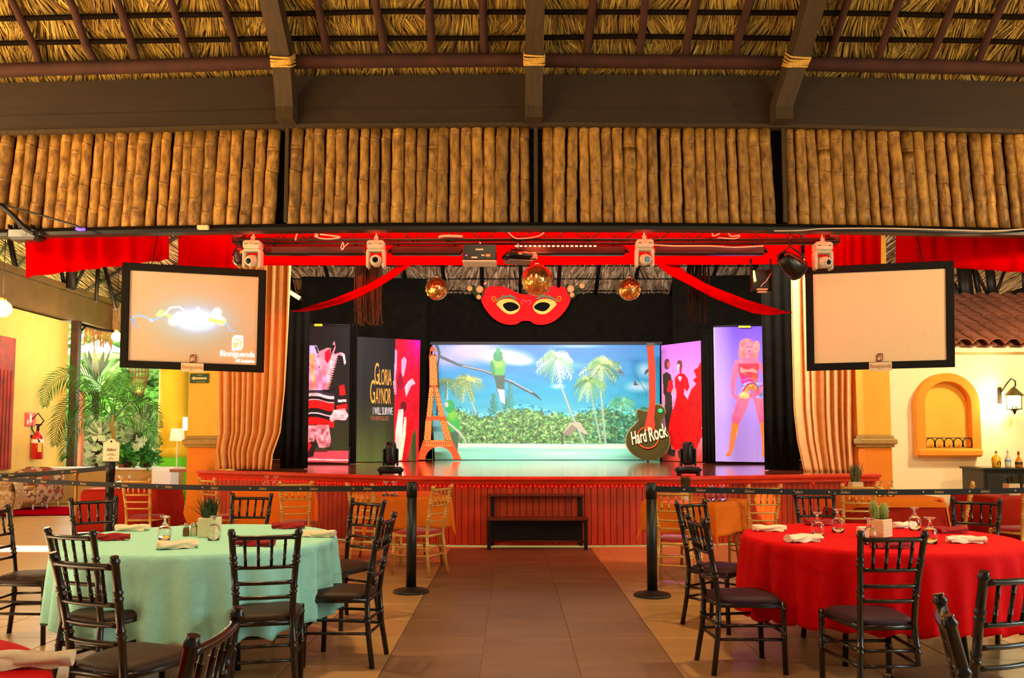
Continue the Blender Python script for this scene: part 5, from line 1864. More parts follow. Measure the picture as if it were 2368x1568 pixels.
# second pipe with the led bars below the truss
for (pa, pb, lens, lab) in ((612, 846, 0, 'black light bar between the first two white moving lights'), (905, 1068, 0, 'black light bar beside the flat black console'),
                            (1190, 1445, 18, 'black light bar with rows of clear lenses above the big mirror ball'), (1512, 1766, 0, 'black light bar beside the hanging flood lamp')):
    Yb = 10.15
    a_, b_ = at(pa, 580, Yb), at(pb, 582, Yb)
    L = (b_ - a_).length
    t = thing('light_bar', lab, 'stage light', ((a_.x + b_.x) / 2, Yb, a_.z - .06), group='black light bars on the truss')
    MB().box((0, 0, .06), (L, .11, .115), bev=.015).build('housing', mt['blackplastic'], t)
    for sx in (-1, 1):
        MB().lathe([(.02, 0), (.02, .02), (.03, .02), (.03, .045), (.02, .05)], 10, (sx * L / 2, 0, .06), Matrix.Rotation(R(90) * sx, 3, 'Y')).build('knob', mt['black'], t)
        MB().box((sx * L * .4, 0, .16), (.03, .03, .10)).build('bracket', mt['blackmetal'], t)
    for k in range(lens):
        x = -L / 2 + L * (k + .4) / (lens + 6)
        MB().box((x, -.058, .105), (.034, .012, .018), bev=.004).build('lens_window', mt['led_lens'], t)


def moving_head_white(px, py, tilt, pan, label):
    Y = 9.9
    p = at(px, py, Y)
    t = thing('moving_light', label, 'stage light', (p.x, Y, p.z), group='white moving lights on the truss')
    # py is the centre; 0.23 m wide, 0.36 m tall
    MB().box((0, 0, .125), (.20, .17, .10), bev=.015).build('base', mt['whiteplastic'], t)
    MB().box((0, -.087, .135), (.045, .004, .02)).build('display', mt['led_red'], t)
    for sx in (-1, 1):
        MB().box((sx * .06, -.087, .13), (.04, .003, .008)).build('button_slot', mt['iron'], t)
        MB().box((sx * .092, 0, -.04), (.038, .13, .22), bev=.018).build('yoke_arm', mt['whiteplastic'], t)
    MB().box((0, 0, .062), (.215, .14, .035), bev=.015).build('yoke', mt['whiteplastic'], t)
    Rm = Matrix.Rotation(pan, 3, 'Z') @ Matrix.Rotation(R(90) + tilt, 3, 'X')
    hd = MB()
    hd.lathe([(.030, -.12), (.062, -.11), (.070, -.05), (.070, .04), (.060, .075), (.048, .085)], 20, (0, -.01, -.06), Rm)
    hd.build('head', mt['whiteplastic'], t)
    MB().lathe([(.052, .078), (.052, .10), (.040, .105), (.034, .09)], 20, (0, -.01, -.06), Rm).build('bezel', mt['whiteplastic'], t)
    MB().lathe([(.001, .095), (.033, .095)], 20, (0, -.01, -.06), Rm).build('lens', mt['lens'], t)
    c = MB()
    c.box((0, 0, .205), (.05, .05, .06), bev=.006)
    c.box((0, 0, .185), (.11, .03, .02), bev=.004)
    c.tube([(0, 0, .23), (0, 0, .275)], [.018, .006], 8)
    c.build('clamp', M('worn clamp metal', (196, 186, 160), .4, metal=.4), t)
    return t


moving_head_white(585, 592, R(12), R(-12), 'white moving light hanging over the corner of the lit screen')
moving_head_white(870, 592, R(4), R(4), 'white moving light hanging above the red swag near the lit screen')
moving_head_white(1490, 590, R(8), R(12), 'white moving light hanging beside the small mirror ball')
moving_head_white(1902, 596, R(8), R(22), 'white moving light hanging over the corner of the blank screen')


def moving_head_floor(px, py, pan, label):
    # base on the stage deck near the nosing
    p = atz(px, py, SZ + 0.012)
    t = thing('floor_moving_light', label, 'stage light', (p.x, p.y, SZ), pan, 'black moving lights on the stage edge')
    MB().box((0, 0, .075), (.34, .26, .09), bev=.03).build('base', mt['blackplastic'], t)
    for sx in (-1, 1):
        for sy in (-1, 1):
            MB().lathe([(.02, 0), (.025, .035)], 8, (sx * .13, sy * .09, 0)).build('foot', mt['black'], t)
        MB().box((sx * .165, 0, .08), (.03, .12, .03), bev=.01).build('grip', mt['black'], t)
    MB().box((0, -.132, .08), (.08, .004, .03)).build('display', mt['lens'], t)
    MB().lathe([(.06, 0), (.06, .02)], 16, (0, 0, .118)).build('swivel', mt['grey'], t)
    for sx in (-1, 1):
        MB().box((sx * .092, 0, .25), (.03, .10, .24), bev=.013).build('yoke_arm', mt['blackplastic'], t)
    h = MB()
    h.lathe([(.062, -.15), (.075, -.12), (.082, -.02), (.080, .08), (.068, .15), (.045, .165)], 20, (0, 0, .295))
    h.build('head', mt['blackplastic'], t)
    for k in range(4):
        a_ = R(45 + 90 * k)
        MB().box((math.cos(a_) * .076, math.sin(a_) * .076, .30), (.012, .03, .22), rz=a_, bev=.004).build('fin', mt['black'], t)
    return t


moving_head_floor(903, 1098, R(8), 'black moving light on the stage edge in front of the lettered panel')
moving_head_floor(1592, 1098, R(-18), 'black moving light on the stage edge in front of the flamenco banner')

# mirror balls
def mirror_ball(px, py, rpx, Y, label):
    c = at(px, py, Y)
    r_ = rpx * Y / F
    t = thing('mirror_ball', label, 'mirror ball', (c.x, c.y, c.z - r_), group='mirror balls over the stage')
    rs = random.Random(int(px))
    mb = MB()
    rows = int(26 * rpx / 37) + 4
    for i in range(rows):
        t0, t1 = math.pi * i / rows, math.pi * (i + 1) / rows
        tm_ = (t0 + t1) / 2
        n_ = max(6, int(2 * rows * math.sin(tm_)))
        for k in range(n_):
            a0, a1 = 2 * math.pi * (k + .05) / n_, 2 * math.pi * (k + .95) / n_
            q0, q1 = t0 + .06 * (t1 - t0), t1 - .06 * (t1 - t0)
            j = [Vector((math.sin(q) * math.cos(a_), math.sin(q) * math.sin(a_), -math.cos(q))) * r_ for q, a_ in ((q0, a0), (q0, a1), (q1, a1), (q1, a0))]
            n3_ = (j[0] + j[1] + j[2] + j[3]).normalized()
            tilt_ = Vector((rs.gauss(0, .06), rs.gauss(0, .06), rs.gauss(0, .06))) * r_
            j = [p + n3_ * ((p - (j[0] + j[2]) / 2).dot(tilt_) / r_) for p in j]
            mb.add([p + Vector((0, 0, r_)) for p in j], [(0, 1, 2, 3)])
    o = mb.build('mirror_tiles', mt['gold_ball'], t)
    tag(o, kind='stuff')
    MB().ellipsoid((0, 0, r_), (r_ * .985, r_ * .985, r_ * .985), 24, 16).build('core', M('ball core', (90, 60, 30), .4, metal=.5), t)
    MB().lathe([(r_ * .16, 0), (r_ * .16, .03), (.01, .045)], 12, (0, 0, 2 * r_ - .005)).build('cap', mt['chrome'], t)
    MB().tube([(0, 0, 2 * r_), (0, 0, 4.28 - c.z + r_)], .005, 5).build('wire', mt['iron'], t)


mirror_ball(1010, 668, 26.5, 11.3, 'small golden mirror ball on the side of the tower cut-out')
mirror_ball(1242, 648, 37, 10.75, 'big golden mirror ball hanging in front of the red mask')
mirror_ball(1456, 669, 26.5, 11.3, 'small golden mirror ball on the side of the guitar cut-out')

# two projectors / consoles under the truss
p = at(1110, 592, 9.95)
t = thing('projector', 'flat black console with red digits hanging under the truss', 'projector', (p.x, p.y, p.z - .1))
MB().box((0, 0, .115), (.40, .30, .19), bev=.01).build('body', mt['blackplastic'], t)
MB().box((0, -.01, .008), (.40, .30, .022), bev=.004).build('base_strip', M('pale strip', (206, 196, 170), .5), t)
MB().box((.10, -.153, .075), (.05, .004, .025)).build('display', mt['led_red'], t)
MB().box((-.155, -.153, .075), (.02, .004, .012)).build('indicator', M('pink led', (255, 60, 110), .4, emit=(255, 40, 90), estr=4), t)
MB().box((-.06, -.153, .05), (.07, .004, .018)).build('badge', mt['paper'], t)
MB().box((.04, -.153, .075), (.035, .004, .016)).build('badge', mt['paper'], t)
MB().box((0, -.153, .145), (.09, .004, .018)).build('badge', mt['paper'], t)
MB().tube([(0, 0, .2), (0, 0, .34)], [.02, .012], 8).build('clamp', mt['chrome'], t)
p = at(1198, 594, 9.92)
t = thing('projector', 'rounded black projector tilted above the big mirror ball', 'projector', (p.x, p.y, p.z - .1), R(18))
hull = MB()
def hullfn(u, v):
    a_ = 6.2832 * u
    sx, sy = .20 * (1 if v < .5 else .9), .15
    cx_ = math.copysign(abs(math.cos(a_)) ** .6, math.cos(a_)) * sx
    sy_ = math.copysign(abs(math.sin(a_)) ** .6, math.sin(a_)) * sy
    k = math.sin(math.pi * min(max(v, .08), .92)) ** .5
    return (cx_ * k, sy_ * k, .03 + .15 * v)
hull.sheet(hullfn, 28, 8, wrap=True)
hull.add([hullfn(i / 28, 1) for i in range(28)], [tuple(range(28))])
hull.add([hullfn(i / 28, 0) for i in range(28)], [tuple(reversed(range(28)))])
hull.build('body', mt['blackplastic'], t)
MB().box((0, -.01, .035), (.30, .24, .02), bev=.008).build('underside', M('brown grey plastic', (120, 104, 84), .6), t)
MB().box((.155, -.08, .10), (.10, .10, .075), rz=R(-30), bev=.006).build('lens_box', mt['grey'], t)
MB().lathe([(.001, 0), (.015, 0)], 12, (.13, -.135, .11), Matrix.Rotation(R(90), 3, 'X')).build('lens', mt['chrome'], t)
MB().box((-.02, -.146, .11), (.045, .006, .02)).build('display', mt['led_red'], t)
MB().tube([(0, 0, .17), (0, 0, .32)], .012, 8).build('mount', mt['chrome'], t)

# par can and hanging flood lamp
p = at(1828, 610, 9.9)
t = thing('par_lamp', 'round black spotlight can beside the blank screen', 'stage light', (p.x, p.y, p.z - .15))
Rm = Matrix.Rotation(R(-62), 3, 'Z') @ Matrix.Rotation(R(62), 3, 'X')
MB().lathe([(.04, .16), (.085, .14), (.11, .06), (.125, -.02), (.13, -.12), (.12, -.14)], 24, (0, 0, .15), Rm, close=False).build('can', mt['blackplastic'], t)
MB().lathe([(.001, -.10), (.118, -.10)], 24, (0, 0, .15), Rm).build('lens', M('pale lens', (186, 190, 130), .2), t)
MB().lathe([(.118, -.13), (.135, -.13), (.135, -.155), (.118, -.155), (.118, -.13)], 24, (0, 0, .15), Rm, close=False).build('rim', mt['black'], t)
MB().tube([(-.14, 0, .13), (-.15, 0, .25), (0, 0, .36), (.15, 0, .25), (.14, 0, .13)], .012, 6).build('yoke', mt['blackmetal'], t)
MB().tube([(0, 0, .36), (0, 0, .52)], .01, 6).build('hanger', mt['blackmetal'], t)

p = at(1760, 648, 10.2)
t = thing('flood_lamp', 'square flood lamp with glowing tube hanging by the red swag', 'stage light', (p.x, p.y, p.z - .14))
MB().box((0, .02, .14), (.24, .04, .26), bev=.01).build('back_plate', mt['black'], t)
for sx in (-1, 1):
    MB().box((sx * .12, -.02, .14), (.012, .10, .28), bev=.003).build('side_plate', mt['iron'], t)
MB().box((0, -.03, .02), (.13, .06, .016), bev=.004).build('louvre', mt['whitewood'], t)
MB().box((0, -.03, -.012), (.11, .06, .014), bev=.004).build('louvre', mt['whitewood'], t)
MB().tube([(-.10, -.03, .25), (-.085, -.04, .12)], .014, 8).build('bulb', M('glowing lamp tube', (255, 190, 80), .4, emit=(255, 170, 50), estr=14), t)
MB().tube([(-.12, 0, .28), (-.12, 0, .40)], .012, 6).build('hanger', mt['blackmetal'], t)
MB().tube([(.12, 0, .28), (.12, 0, .40)], .012, 6).build('hanger', mt['blackmetal'], t)
MB().tube([(.11, -.04, .22), (.05, -.05, .12), (0, -.06, .08), (-.02, -.05, .05)], .006, 5).build('cord', mt['cable_white'], t)

# small black spots under the bamboo at the far side
p = at(62, 548, 9.6)
t = thing('black_floodlight', 'black floodlight hung under the bamboo above the yellow wall', 'stage light', (p.x, p.y, p.z - .1))
MB().box((0, 0, .12), (.36, .22, .14), bev=.03).build('housing', mt['blackplastic'], t)
for k in range(5):
    MB().box((-.13 + k * .065, -.10, .19), (.012, .12, .04)).build('fin', mt['black'], t)
MB().tube([(-.16, 0, .16), (-.2, -.02, .26), (-.26, -.02, .34)], .01, 6).build('bracket', mt['blackmetal'], t)
MB().box((.03, -.113, .10), (.05, .004, .03)).build('badge', mt['grey'], t)
p = at(556, 590, 9.95)
t = thing('red_led_lamp', 'dark lamp with red digits half hidden by the white moving light', 'stage light', (p.x, p.y, p.z - .12))
MB().lathe([(.06, 0), (.09, .06), (.09, .16), (.05, .22)], 18, (0, 0, 0)).build('housing', M('dark plum plastic', (50, 12, 30), .35), t)
MB().box((.045, -.085, .14), (.05, .008, .03)).build('display', mt['led_red'], t)
MB().tube([(-.07, -.05, .12), (-.06, -.07, .03), (0, -.06, -.04)], .01, 6).build('bracket', mt['chrome'], t)
MB().tube([(0, 0, .2), (0, 0, .34)], .01, 6).build('hanger', mt['blackmetal'], t)

# thin light tube at the stage side
a_, b_ = at(671, 676, 14.5), at(693, 690, 14.5)
t = thing('light_tube', 'short glowing orange light tube beside the apricot curtain', 'lamp', ((a_.x + b_.x) / 2, 14.5, b_.z))
MB().tube([a_, b_], .035, 10).build('tube', M('glowing tube', (255, 190, 90), .4, emit=(255, 160, 60), estr=10), t, world=True)
MB().tube([a_ + Vector((0, .05, 2.0)), a_ + Vector((-.05, .02, .04)), a_], .012, 8).build('holder', mt['iron'], t, world=True)
MB().tube([b_, b_ + Vector((.04, .02, -.03))], .02, 8).build('holder', mt['iron'], t, world=True)

# cables on the truss
def cable(label, pts, Y, r_=.008, mat='cable_white', name='cable'):
    q = [at(x, y, Y + (d[0] if d else 0)) for x, y, *d in pts]
    # smooth
    P = []
    n_ = len(q)
    for i in range(n_ - 1):
        p0, p1, p2, p3 = q[max(i - 1, 0)], q[i], q[i + 1], q[min(i + 2, n_ - 1)]
        for k in range(6):
            t_ = k / 6
            P.append(.5 * ((2 * p1) + (p2 - p0) * t_ + (2 * p0 - 5 * p1 + 4 * p2 - p3) * t_ * t_ + (3 * p1 - p0 - 3 * p2 + p3) * t_ ** 3))
    P.append(q[-1])
    o = MB().tube(P, r_, 6).build(name, mt[mat], None, world=True)
    return tag(o, label, 'cable')


cable('pale cable looped on the truss beside the first light bar', [(683, 556), (688, 540), (700, 535), (720, 536), (735, 544), (728, 546), (745, 552), (770, 552), (786, 548), (740, 542)], 9.85, .009)
cable('thin white cable hanging in a V under the truss', [(806, 562), (790, 577), (795, 574), (793, 560), (788, 575)], 9.85, .006)
cable('pale tube shaped cable bundle lying on the truss', [(1014, 549), (1030, 546), (1070, 547)], 9.85, .016)
cable('white cable curving above the flat black console', [(1168, 524), (1178, 540), (1190, 550), (1205, 552), (1232, 549), (1250, 544), (1258, 536), (1260, 520)], 9.86, .007)
cable('white cables bunched on the truss near the flood lamp', [(1650, 526), (1648, 545), (1664, 540), (1676, 526), (1690, 546), (1710, 544), (1700, 552), (1660, 550)], 9.86, .008)
cable('long pale cable running along the last light bar', [(1508, 566), (1560, 569), (1640, 569), (1700, 572), (1765, 569)], 9.92, .010)
cable('thin pale cable strung under the bamboo above the clay roof', [(1790, 534), (1850, 533), (1905, 529), (2040, 528), (2200, 532), (2300, 534), (2400, 527)], 9.45, .008)
cable('black cable bundle hanging under the bamboo beside the black floodlight', [(-30, 455), (20, 490), (60, 530), (80, 540)], 9.35, .03, 'cable_black')
cable('black cable stretched across the bamboo foot', [(-30, 462), (60, 488), (120, 505), (170, 520), (200, 532)], 9.38, .012, 'cable_black')
o = MB().tube([at(176, 529, 9.35), at(184, 531, 9.35), at(196, 530, 9.35)], .016, 8).build('blue_led_lamp', mt['led_blue'], None, world=True)
tag(o, 'small blue glowing led under the bamboo', 'lamp')
o = MB().box(at(470, 526, 9.475), (.13, .05, .05), bev=.006).build('junction_box', mt['whitewood'], None)
tag(o, 'small cream junction box under the bamboo', 'junction box')


# ================================================================== HANGING FIBRE STRANDS OVER THE STAGE
def strands(label, x0, x1, y1, Y, n, seed, rgb):
    rs = random.Random(seed)
    mb = MB()
    for i in range(n):
        px = rs.uniform(x0, x1)
        pe_ = y1 - rs.random() ** 2 * 60
        a_ = at(px, 560, Y + rs.uniform(-.08, .08))
        a_.z = 4.27
        b_ = at(px + rs.gauss(0, 4), pe_, a_.y)
        m_ = a_.lerp(b_, .6) + Vector((rs.gauss(0, .02), 0, 0))
        mb.tube([a_, m_, b_, b_ + Vector((rs.gauss(0, .03), 0, -.04))], [.007, .007, .006, .003], 4, caps=False)
    o = mb.build('hanging_strands', M('dry root fibre', rgb, .9, noise=.3, scale=20), None, world=True)
    tag(o, label, 'strands', kind='stuff')


strands('brown fibre strands hanging behind the red swag near the lit screen', 822, 880, 748, 11.4, 70, 3, (110, 62, 36))
strands('dark fibre strands hanging behind the red swag near the blank screen', 1592, 1636, 742, 11.4, 40, 4, (40, 22, 20))


# ================================================================== CHAIRS
def bumps(path, r0, nodes, k=1.28):
    """sample a polyline finely and swell it at the node positions (0..1)"""
    path = [Vector(p) for p in path]
    d = [0]
    for a_, b_ in zip(path, path[1:]):
        d.append(d[-1] + (b_ - a_).length)
    T = d[-1]
    ts = set(x / T for x in d)
    for nd in nodes:
        ts |= {nd - .012, nd - .004, nd + .004, nd + .012}
    P, Rr = [], []
    for t in sorted(x for x in ts if 0 <= x <= 1):
        P.append(Vector([float(np.interp(t * T, d, [p[i] for p in path])) for i in range(3)]))
        near = min([abs(t - nd) for nd in nodes] or [1])
        Rr.append(r0 * (k if near < .006 else 1.0))
    return P, Rr


def make_chair(name, wood, seatm):
    """back centre stands at the origin, the chair faces +Y"""
    t = thing(name, 'x', 'chair')
    # rear posts: foot, seat, top
    for s in (-1, 1):
        path = [(s * .176, -.045, 0), (s * .158, -.012, .22), (s * .146, 0, .42), (s * .150, -.02, .58), (s * .164, -.06, .78), (s * .174, -.092, .92)]
        P, Rr = bumps(path, .0172, [.30, .33, .62, .65, .80, .83, .975])
        MB().tube(P, Rr, 8).build('leg', wood, t)
        path = [(s * .195, .385, 0), (s * .195, .375, .43)]
        P, Rr = bumps(path, .0168, [.50, .54, .9])
        MB().tube(P, Rr, 8).build('leg', wood, t)

    def w_at(z):
        return float(np.interp(z, [0, .22, .42, .58, .78, .92], [.176, .158, .146, .150, .164, .174]))

    def y_at(z):
        return float(np.interp(z, [0, .22, .42, .58, .78, .92], [-.045, -.012, 0, -.02, -.06, -.092]))

    def rail(z, nm, r_=.0108, curve=.02):
        w = w_at(z)
        pts = [(w * (2 * i / 8 - 1), y_at(z) - curve * (1 - (2 * i / 8 - 1) ** 2), z) for i in range(9)]
        MB().tube(pts, [r_ * (1.25 if i in (0, 8) else 1) for i in range(9)], 8).build(nm, wood, t)
    rail(.875, 'top_rail', .0132)
    rail(.713, 'back_rail')
    rail(.626, 'back_rail')
    rail(.547, 'back_rail')
    for k in range(4):
        q = -0.62 + 1.24 * k / 3
        c = .02 * (1 - q * q)
        P, Rr = bumps([(q * w_at(.713), y_at(.713) - c, .713), (q * w_at(.875), y_at(.875) - c, .875)], .0088, [.25, .75], 1.35)
        MB().tube(P, Rr, 6).build('spindle', wood, t)
    # seat frame and cushion
    fr = MB()
    fr.tube([(-.150, 0, .405), (-.20, .38, .405), (.20, .38, .405), (.150, 0, .405), (-.150, 0, .405)], .016, 8)
    fr.build('seat_frame', wood, t)

    def seat_fn(u, v):
        a_ = 2 * math.pi * u
        c, s = math.cos(a_), math.sin(a_)
        c, s = math.copysign(abs(c) ** .45, c), math.copysign(abs(s) ** .45, s)
        rr = (0.0, .5, .85, 1.0, 1.03, 1.0)[min(5, int(round(v * 5)))]
        zz = (.462, .460, .452, .438, .424, .405)[min(5, int(round(v * 5)))]
        y = .195 + s * .195 * rr
        w = .165 + (.205 - .165) * (y / .39)
        return (c * w * rr, y, zz)
    MB().sheet(seat_fn, 28, 5, wrap=True).build('seat', seatm, t)
    # stretchers
    for s in (-1, 1):
        for z, e in ((.285, 0), (.205, 0)):
            yb = y_at(z)
            MB().tube([(s * w_at(z), yb, z), (s * .195, .378, z)], .0095, 6).build('stretcher', wood, t)
    for z in (.285, .205):
        MB().tube([(-w_at(z), y_at(z), z), (w_at(z), y_at(z), z)], .0095, 6).build('stretcher', wood, t)
    MB().tube([(-.195, .378, .245), (.195, .378, .245)], .0095, 6).build('stretcher', wood, t)
    return t


proto = {'dark': make_chair('banquet_chair', mt['chair_dark'], mt['seat_dark']),
         'plum': make_chair('banquet_chair', mt['chair_dark'], mt['seat_plum']),
         'gold': make_chair('gold_chair', mt['chair_gold'], mt['seat_red'])}
used = set()
# kind, x, y, facing angle (degrees, 0 = away from the camera, + = turned to the left), label, group
GRN, RED_, FAR = 'dark chairs around the mint table', 'dark chairs around the red table', 'gold chairs by the stage'
CH = [
    ('dark', -1.32, 4.56, 14, 'dark chair with its back to us at the mint table, seat empty, beside the aisle', GRN),
    ('dark', -2.36, 4.56, -24, 'dark chair half hidden behind the turned chair at the mint table', GRN),
    ('dark', -1.79, 3.58, -22, 'dark chair turned sideways in front of the mint table, nearest of that table', GRN),
    ('dark', -3.66, 6.02, -88, 'dark chair cut by the frame edge at the mint table', GRN),
    ('dark', -3.42, 6.95, -138, 'dark chair with slatted back beyond the mint table near the sign post', GRN),
    ('dark', -2.27, 7.40, 176, 'dark chair behind the potted grass on the mint table', GRN),
    ('dark', -0.80, 5.42, 84, 'dark chair in side view at the mint table beside the aisle', GRN),
    ('dark', -1.15, 6.75, 146, 'dark chair between mint table and orange table, below the belt', GRN),
    ('dark', -0.80, 2.30, 90, 'dark chair back seen edge on in the near corner by the red cloth', GRN),
    ('plum', 1.99, 4.46, 3, 'dark plum seat chair with its back to us at the red table', RED_),
    ('plum', 1.15, 5.28, -86, 'dark plum seat chair in side view at the red table beside the aisle', RED_),
    ('plum', 1.40, 6.62, -140, 'dark chair with plum seat just behind the black belt post at the red table', RED_),
    ('dark', 2.69, 7.55, 180, 'dark chair behind the glasses of the red table, under the belt', RED_),
    ('dark', 3.74, 6.85, 138, 'dark chair beyond the red table in front of the cabinet', RED_),
    ('dark', 1.89, 3.20, 20, 'dark chair leaning in from the edge in front of the red table', RED_),
    ('dark', 3.74, 5.60, 90, 'dark chair at the far edge of the frame beside the red cloth', RED_),
    ('dark', 1.28, 2.52, -113, 'dark chair back seen edge on in the near corner by the red table', RED_),
    ('gold', -4.52, 10.2, -4, 'gold chair in front of the brick red table near the planter', FAR),
    ('gold', -3.70, 10.3, -40, 'gold chair in front of the orange pillar', FAR),
    ('gold', -2.42, 9.5, 10, 'gold chair below the apricot curtain facing the stage', FAR),
    ('gold', -1.62, 9.05, -30, 'gold chair standing behind the dark chairs by the orange table', FAR),
    ('gold', -0.72, 8.72, 62, 'gold chair with red seat alone beside the aisle', FAR),
    ('gold', 1.50, 7.95, -20, 'gold chair with red seat just behind the black belt post', FAR),
    ('gold', 2.60, 8.75, 8, 'gold chair in front of the orange glow on the stage boards', FAR),
    ('gold', 3.66, 8.95, -6, 'gold chair in front of the brick red table near the pillar', FAR),
    ('gold', 5.04, 9.3, 62, 'gold chair in side view before the cream wall', FAR),
    ('gold', 5.46, 8.8, 12, 'gold chair at the frame edge in front of the cabinet', FAR),
]
for (k, x, y, a_, lab, grp) in CH:
    if k in used:
        c = copy_tree(proto[k])
    else:
        c = proto[k]
        used.add(k)
    c.location = (x - .08 * math.sin(R(a_)), y + .08 * math.cos(R(a_)), 0)
    c.rotation_euler = (0, 0, R(a_))
    c['label'] = lab
    c['group'] = grp


# ================================================================== TABLES AND CLOTHS
def round_table(cx, cy, Rr, hem, mat, lab_t, lab_c, folds, seed, ztop=.75):
    t = thing('round_table', lab_t, 'table', (cx, cy, 0), group='round banquet tables')
    MB().lathe([(.02, 0), (Rr - .01, 0), (Rr, .01), (Rr, .03), (.02, .035)], 48, (0, 0, ztop - .04)).build('tabletop', mt['tablewood'], t)
    for k in range(4):
        a_ = R(45 + 90 * k)
        MB().tube([(math.cos(a_) * Rr * .55, math.sin(a_) * Rr * .55, ztop - .05), (math.cos(a_) * Rr * .62, math.sin(a_) * Rr * .62, 0)], .018, 8).build('leg', mt['iron'], t)
    rs = random.Random(seed)
    ph = [rs.uniform(0, 6.28) for _ in range(6)]
    NA = 240
    prof = [(0, 0), (.3, 0), (.6, 0), (.85, 0), (.95, 0), (.985, -.001), (1.0, -.006)]

    def fn(u, v):
        a_ = 2 * math.pi * u
        j = v * 26
        if j <= 6.01:
            r_, z = prof[int(round(j))]
            w = .0025 * math.sin(3 * a_ + ph[0]) * r_
            return (cx + math.cos(a_) * r_ * (Rr + .006), cy + math.sin(a_) * r_ * (Rr + .006), ztop + .002 + z + w * 0)
        q = (j - 6) / 20
        am = .062 * max(0, q - .05) ** .55
        f = math.sin(folds * a_ + ph[1] + 1.3 * math.sin(2 * a_ + ph[2])) + .5 * math.sin(folds * .47 * a_ + ph[3] + 1.3 * math.sin(3 * a_)) + .35 * math.sin(5 * a_ + ph[4])
        rad = Rr + .014 + .015 * q + am * f * .62
        z = ztop - .006 - (ztop - hem) * q + .018 * q * math.sin(folds * a_ + ph[1] + .6) + .02 * q * math.sin(2 * a_ + ph[2])
        return (cx + math.cos(a_) * rad, cy + math.sin(a_) * rad, z)
    o = MB().sheet(fn, NA, 26, wrap=True).build('tablecloth', mat, None, world=True)
    md = o.modifiers.new('thickness', 'SOLIDIFY'); md.thickness = .003; md.offset = 1
    tag(o, lab_c, 'tablecloth')


round_table(-2.04, 5.60, .86, .28, mt['mintcloth'], 'round table hidden under the mint cloth', 'mint green cloth draped over the round table', 27, 2)
round_table(2.43, 5.68, .855, .28, mt['redcloth'], 'round table hidden under the red cloth with cactus', 'bright red cloth draped over the round table with cactus', 29, 5)
round_table(-2.18, 1.96, .99, .28, mt['redcloth'], 'round table in the near corner under red cloth', 'red cloth of the near corner table, cut by the frame', 19, 9)


def square_table(cx, cy, ang, a_, b_, mat, lab_t, lab_c, ztop=.75, mat2=None):
    t = thing('square_table', lab_t, 'table', (cx, cy, 0), ang, group='square tables by the stage')
    MB().box((0, 0, ztop - .02), (2 * a_, 2 * a_, .03), bev=.005).build('tabletop', mt['tablewood'], t)
    for sx in (-1, 1):
        for sy in (-1, 1):
            MB().tube([(sx * a_ * .7, sy * a_ * .7, ztop - .04), (sx * a_ * .85, sy * a_ * .85, 0)], .016, 6).build('leg', mt['brass'], t)
    ca, sa = math.cos(ang), math.sin(ang)

    def fn(u, v):
        x, y = (2 * u - 1) * b_, (2 * v - 1) * b_
        dx, dy = max(abs(x) - a_, 0), max(abs(y) - a_, 0)
        hx, hy = math.copysign(min(abs(x), a_), x), math.copysign(min(abs(y), a_), y)
        d = math.hypot(dx, dy)
        if d > 0:
            ox, oy = dx / d * math.copysign(1, x), dy / d * math.copysign(1, y)
            fold = .02 * math.sin(x * 14 + y * 11) * min(1, d * 3)
            hx += ox * (.012 + .10 * d + fold) * (1 if d else 0)
            hy += oy * (.012 + .10 * d + fold)
        z = ztop + .004 - d
        return (cx + ca * hx - sa * hy, cy + sa * hx + ca * hy, max(z, .02))
    o = MB().sheet(fn, 48, 48).build('tablecloth', mat, None, world=True)
    md = o.modifiers.new('thickness', 'SOLIDIFY'); md.thickness = .003; md.offset = 1
    tag(o, lab_c, 'tablecloth')


square_table(-4.9, 11.0, R(3), .45, .96, mt['brickcloth'], 'square table under brick red cloth near the planter', 'brick red cloth over the square table near the planter')
square_table(-3.05, 10.95, R(8), .45, .90, mt['orangecloth'], 'square table under orange cloth near the pillar', 'orange cloth over the square table near the left pillar'.replace('left ', 'orange '))
square_table(-1.28, 9.75, R(20), .46, .80, mt['orangecloth'], 'square table under orange cloth by the gold chair', 'orange cloth over the square table by the aisle and gold chair')
square_table(1.93, 8.95, R(-38), .40, .72, mt['orangecloth'], 'square table under orange cloth behind the belt post', 'orange cloth with hanging corner behind the belt post')
square_table(4.15, 9.55, R(-3), .46, .96, mt['brickcloth'], 'square table under brick red cloth near the cream wall', 'brick red cloth over the square table near the cream wall')
square_table(5.75, 9.75, R(0), .46, .96, mt['brickcloth'], 'square table under brick red cloth by the cabinet', 'brick red cloth at the frame edge in front of the cabinet')
# orange overlay on the brick red cloth near the cream wall
def overlay(cx, cy, a_, ztop, mat, lab):
    def fn(u, v):
        x, y = (2 * u - 1) * (a_ + .16), (2 * v - 1) * (a_ + .10)
        d = math.hypot(max(abs(x) - a_, 0), max(abs(y) - a_, 0))
        hx = math.copysign(min(abs(x), a_ + .03 + .12 * d), x)
        hy = math.copysign(min(abs(y), a_ + .03 + .12 * d), y)
        return (cx + hx, cy + hy, ztop + .012 - d * (3.2 if x > a_ else 1.0))
    o = MB().sheet(fn, 30, 30).build('table_runner', mat, None, world=True)
    tag(o, lab, 'table runner')


overlay(4.15, 9.55, .47, .75, mt['orangecloth'], 'orange runner lying over the brick red cloth near the cream wall')


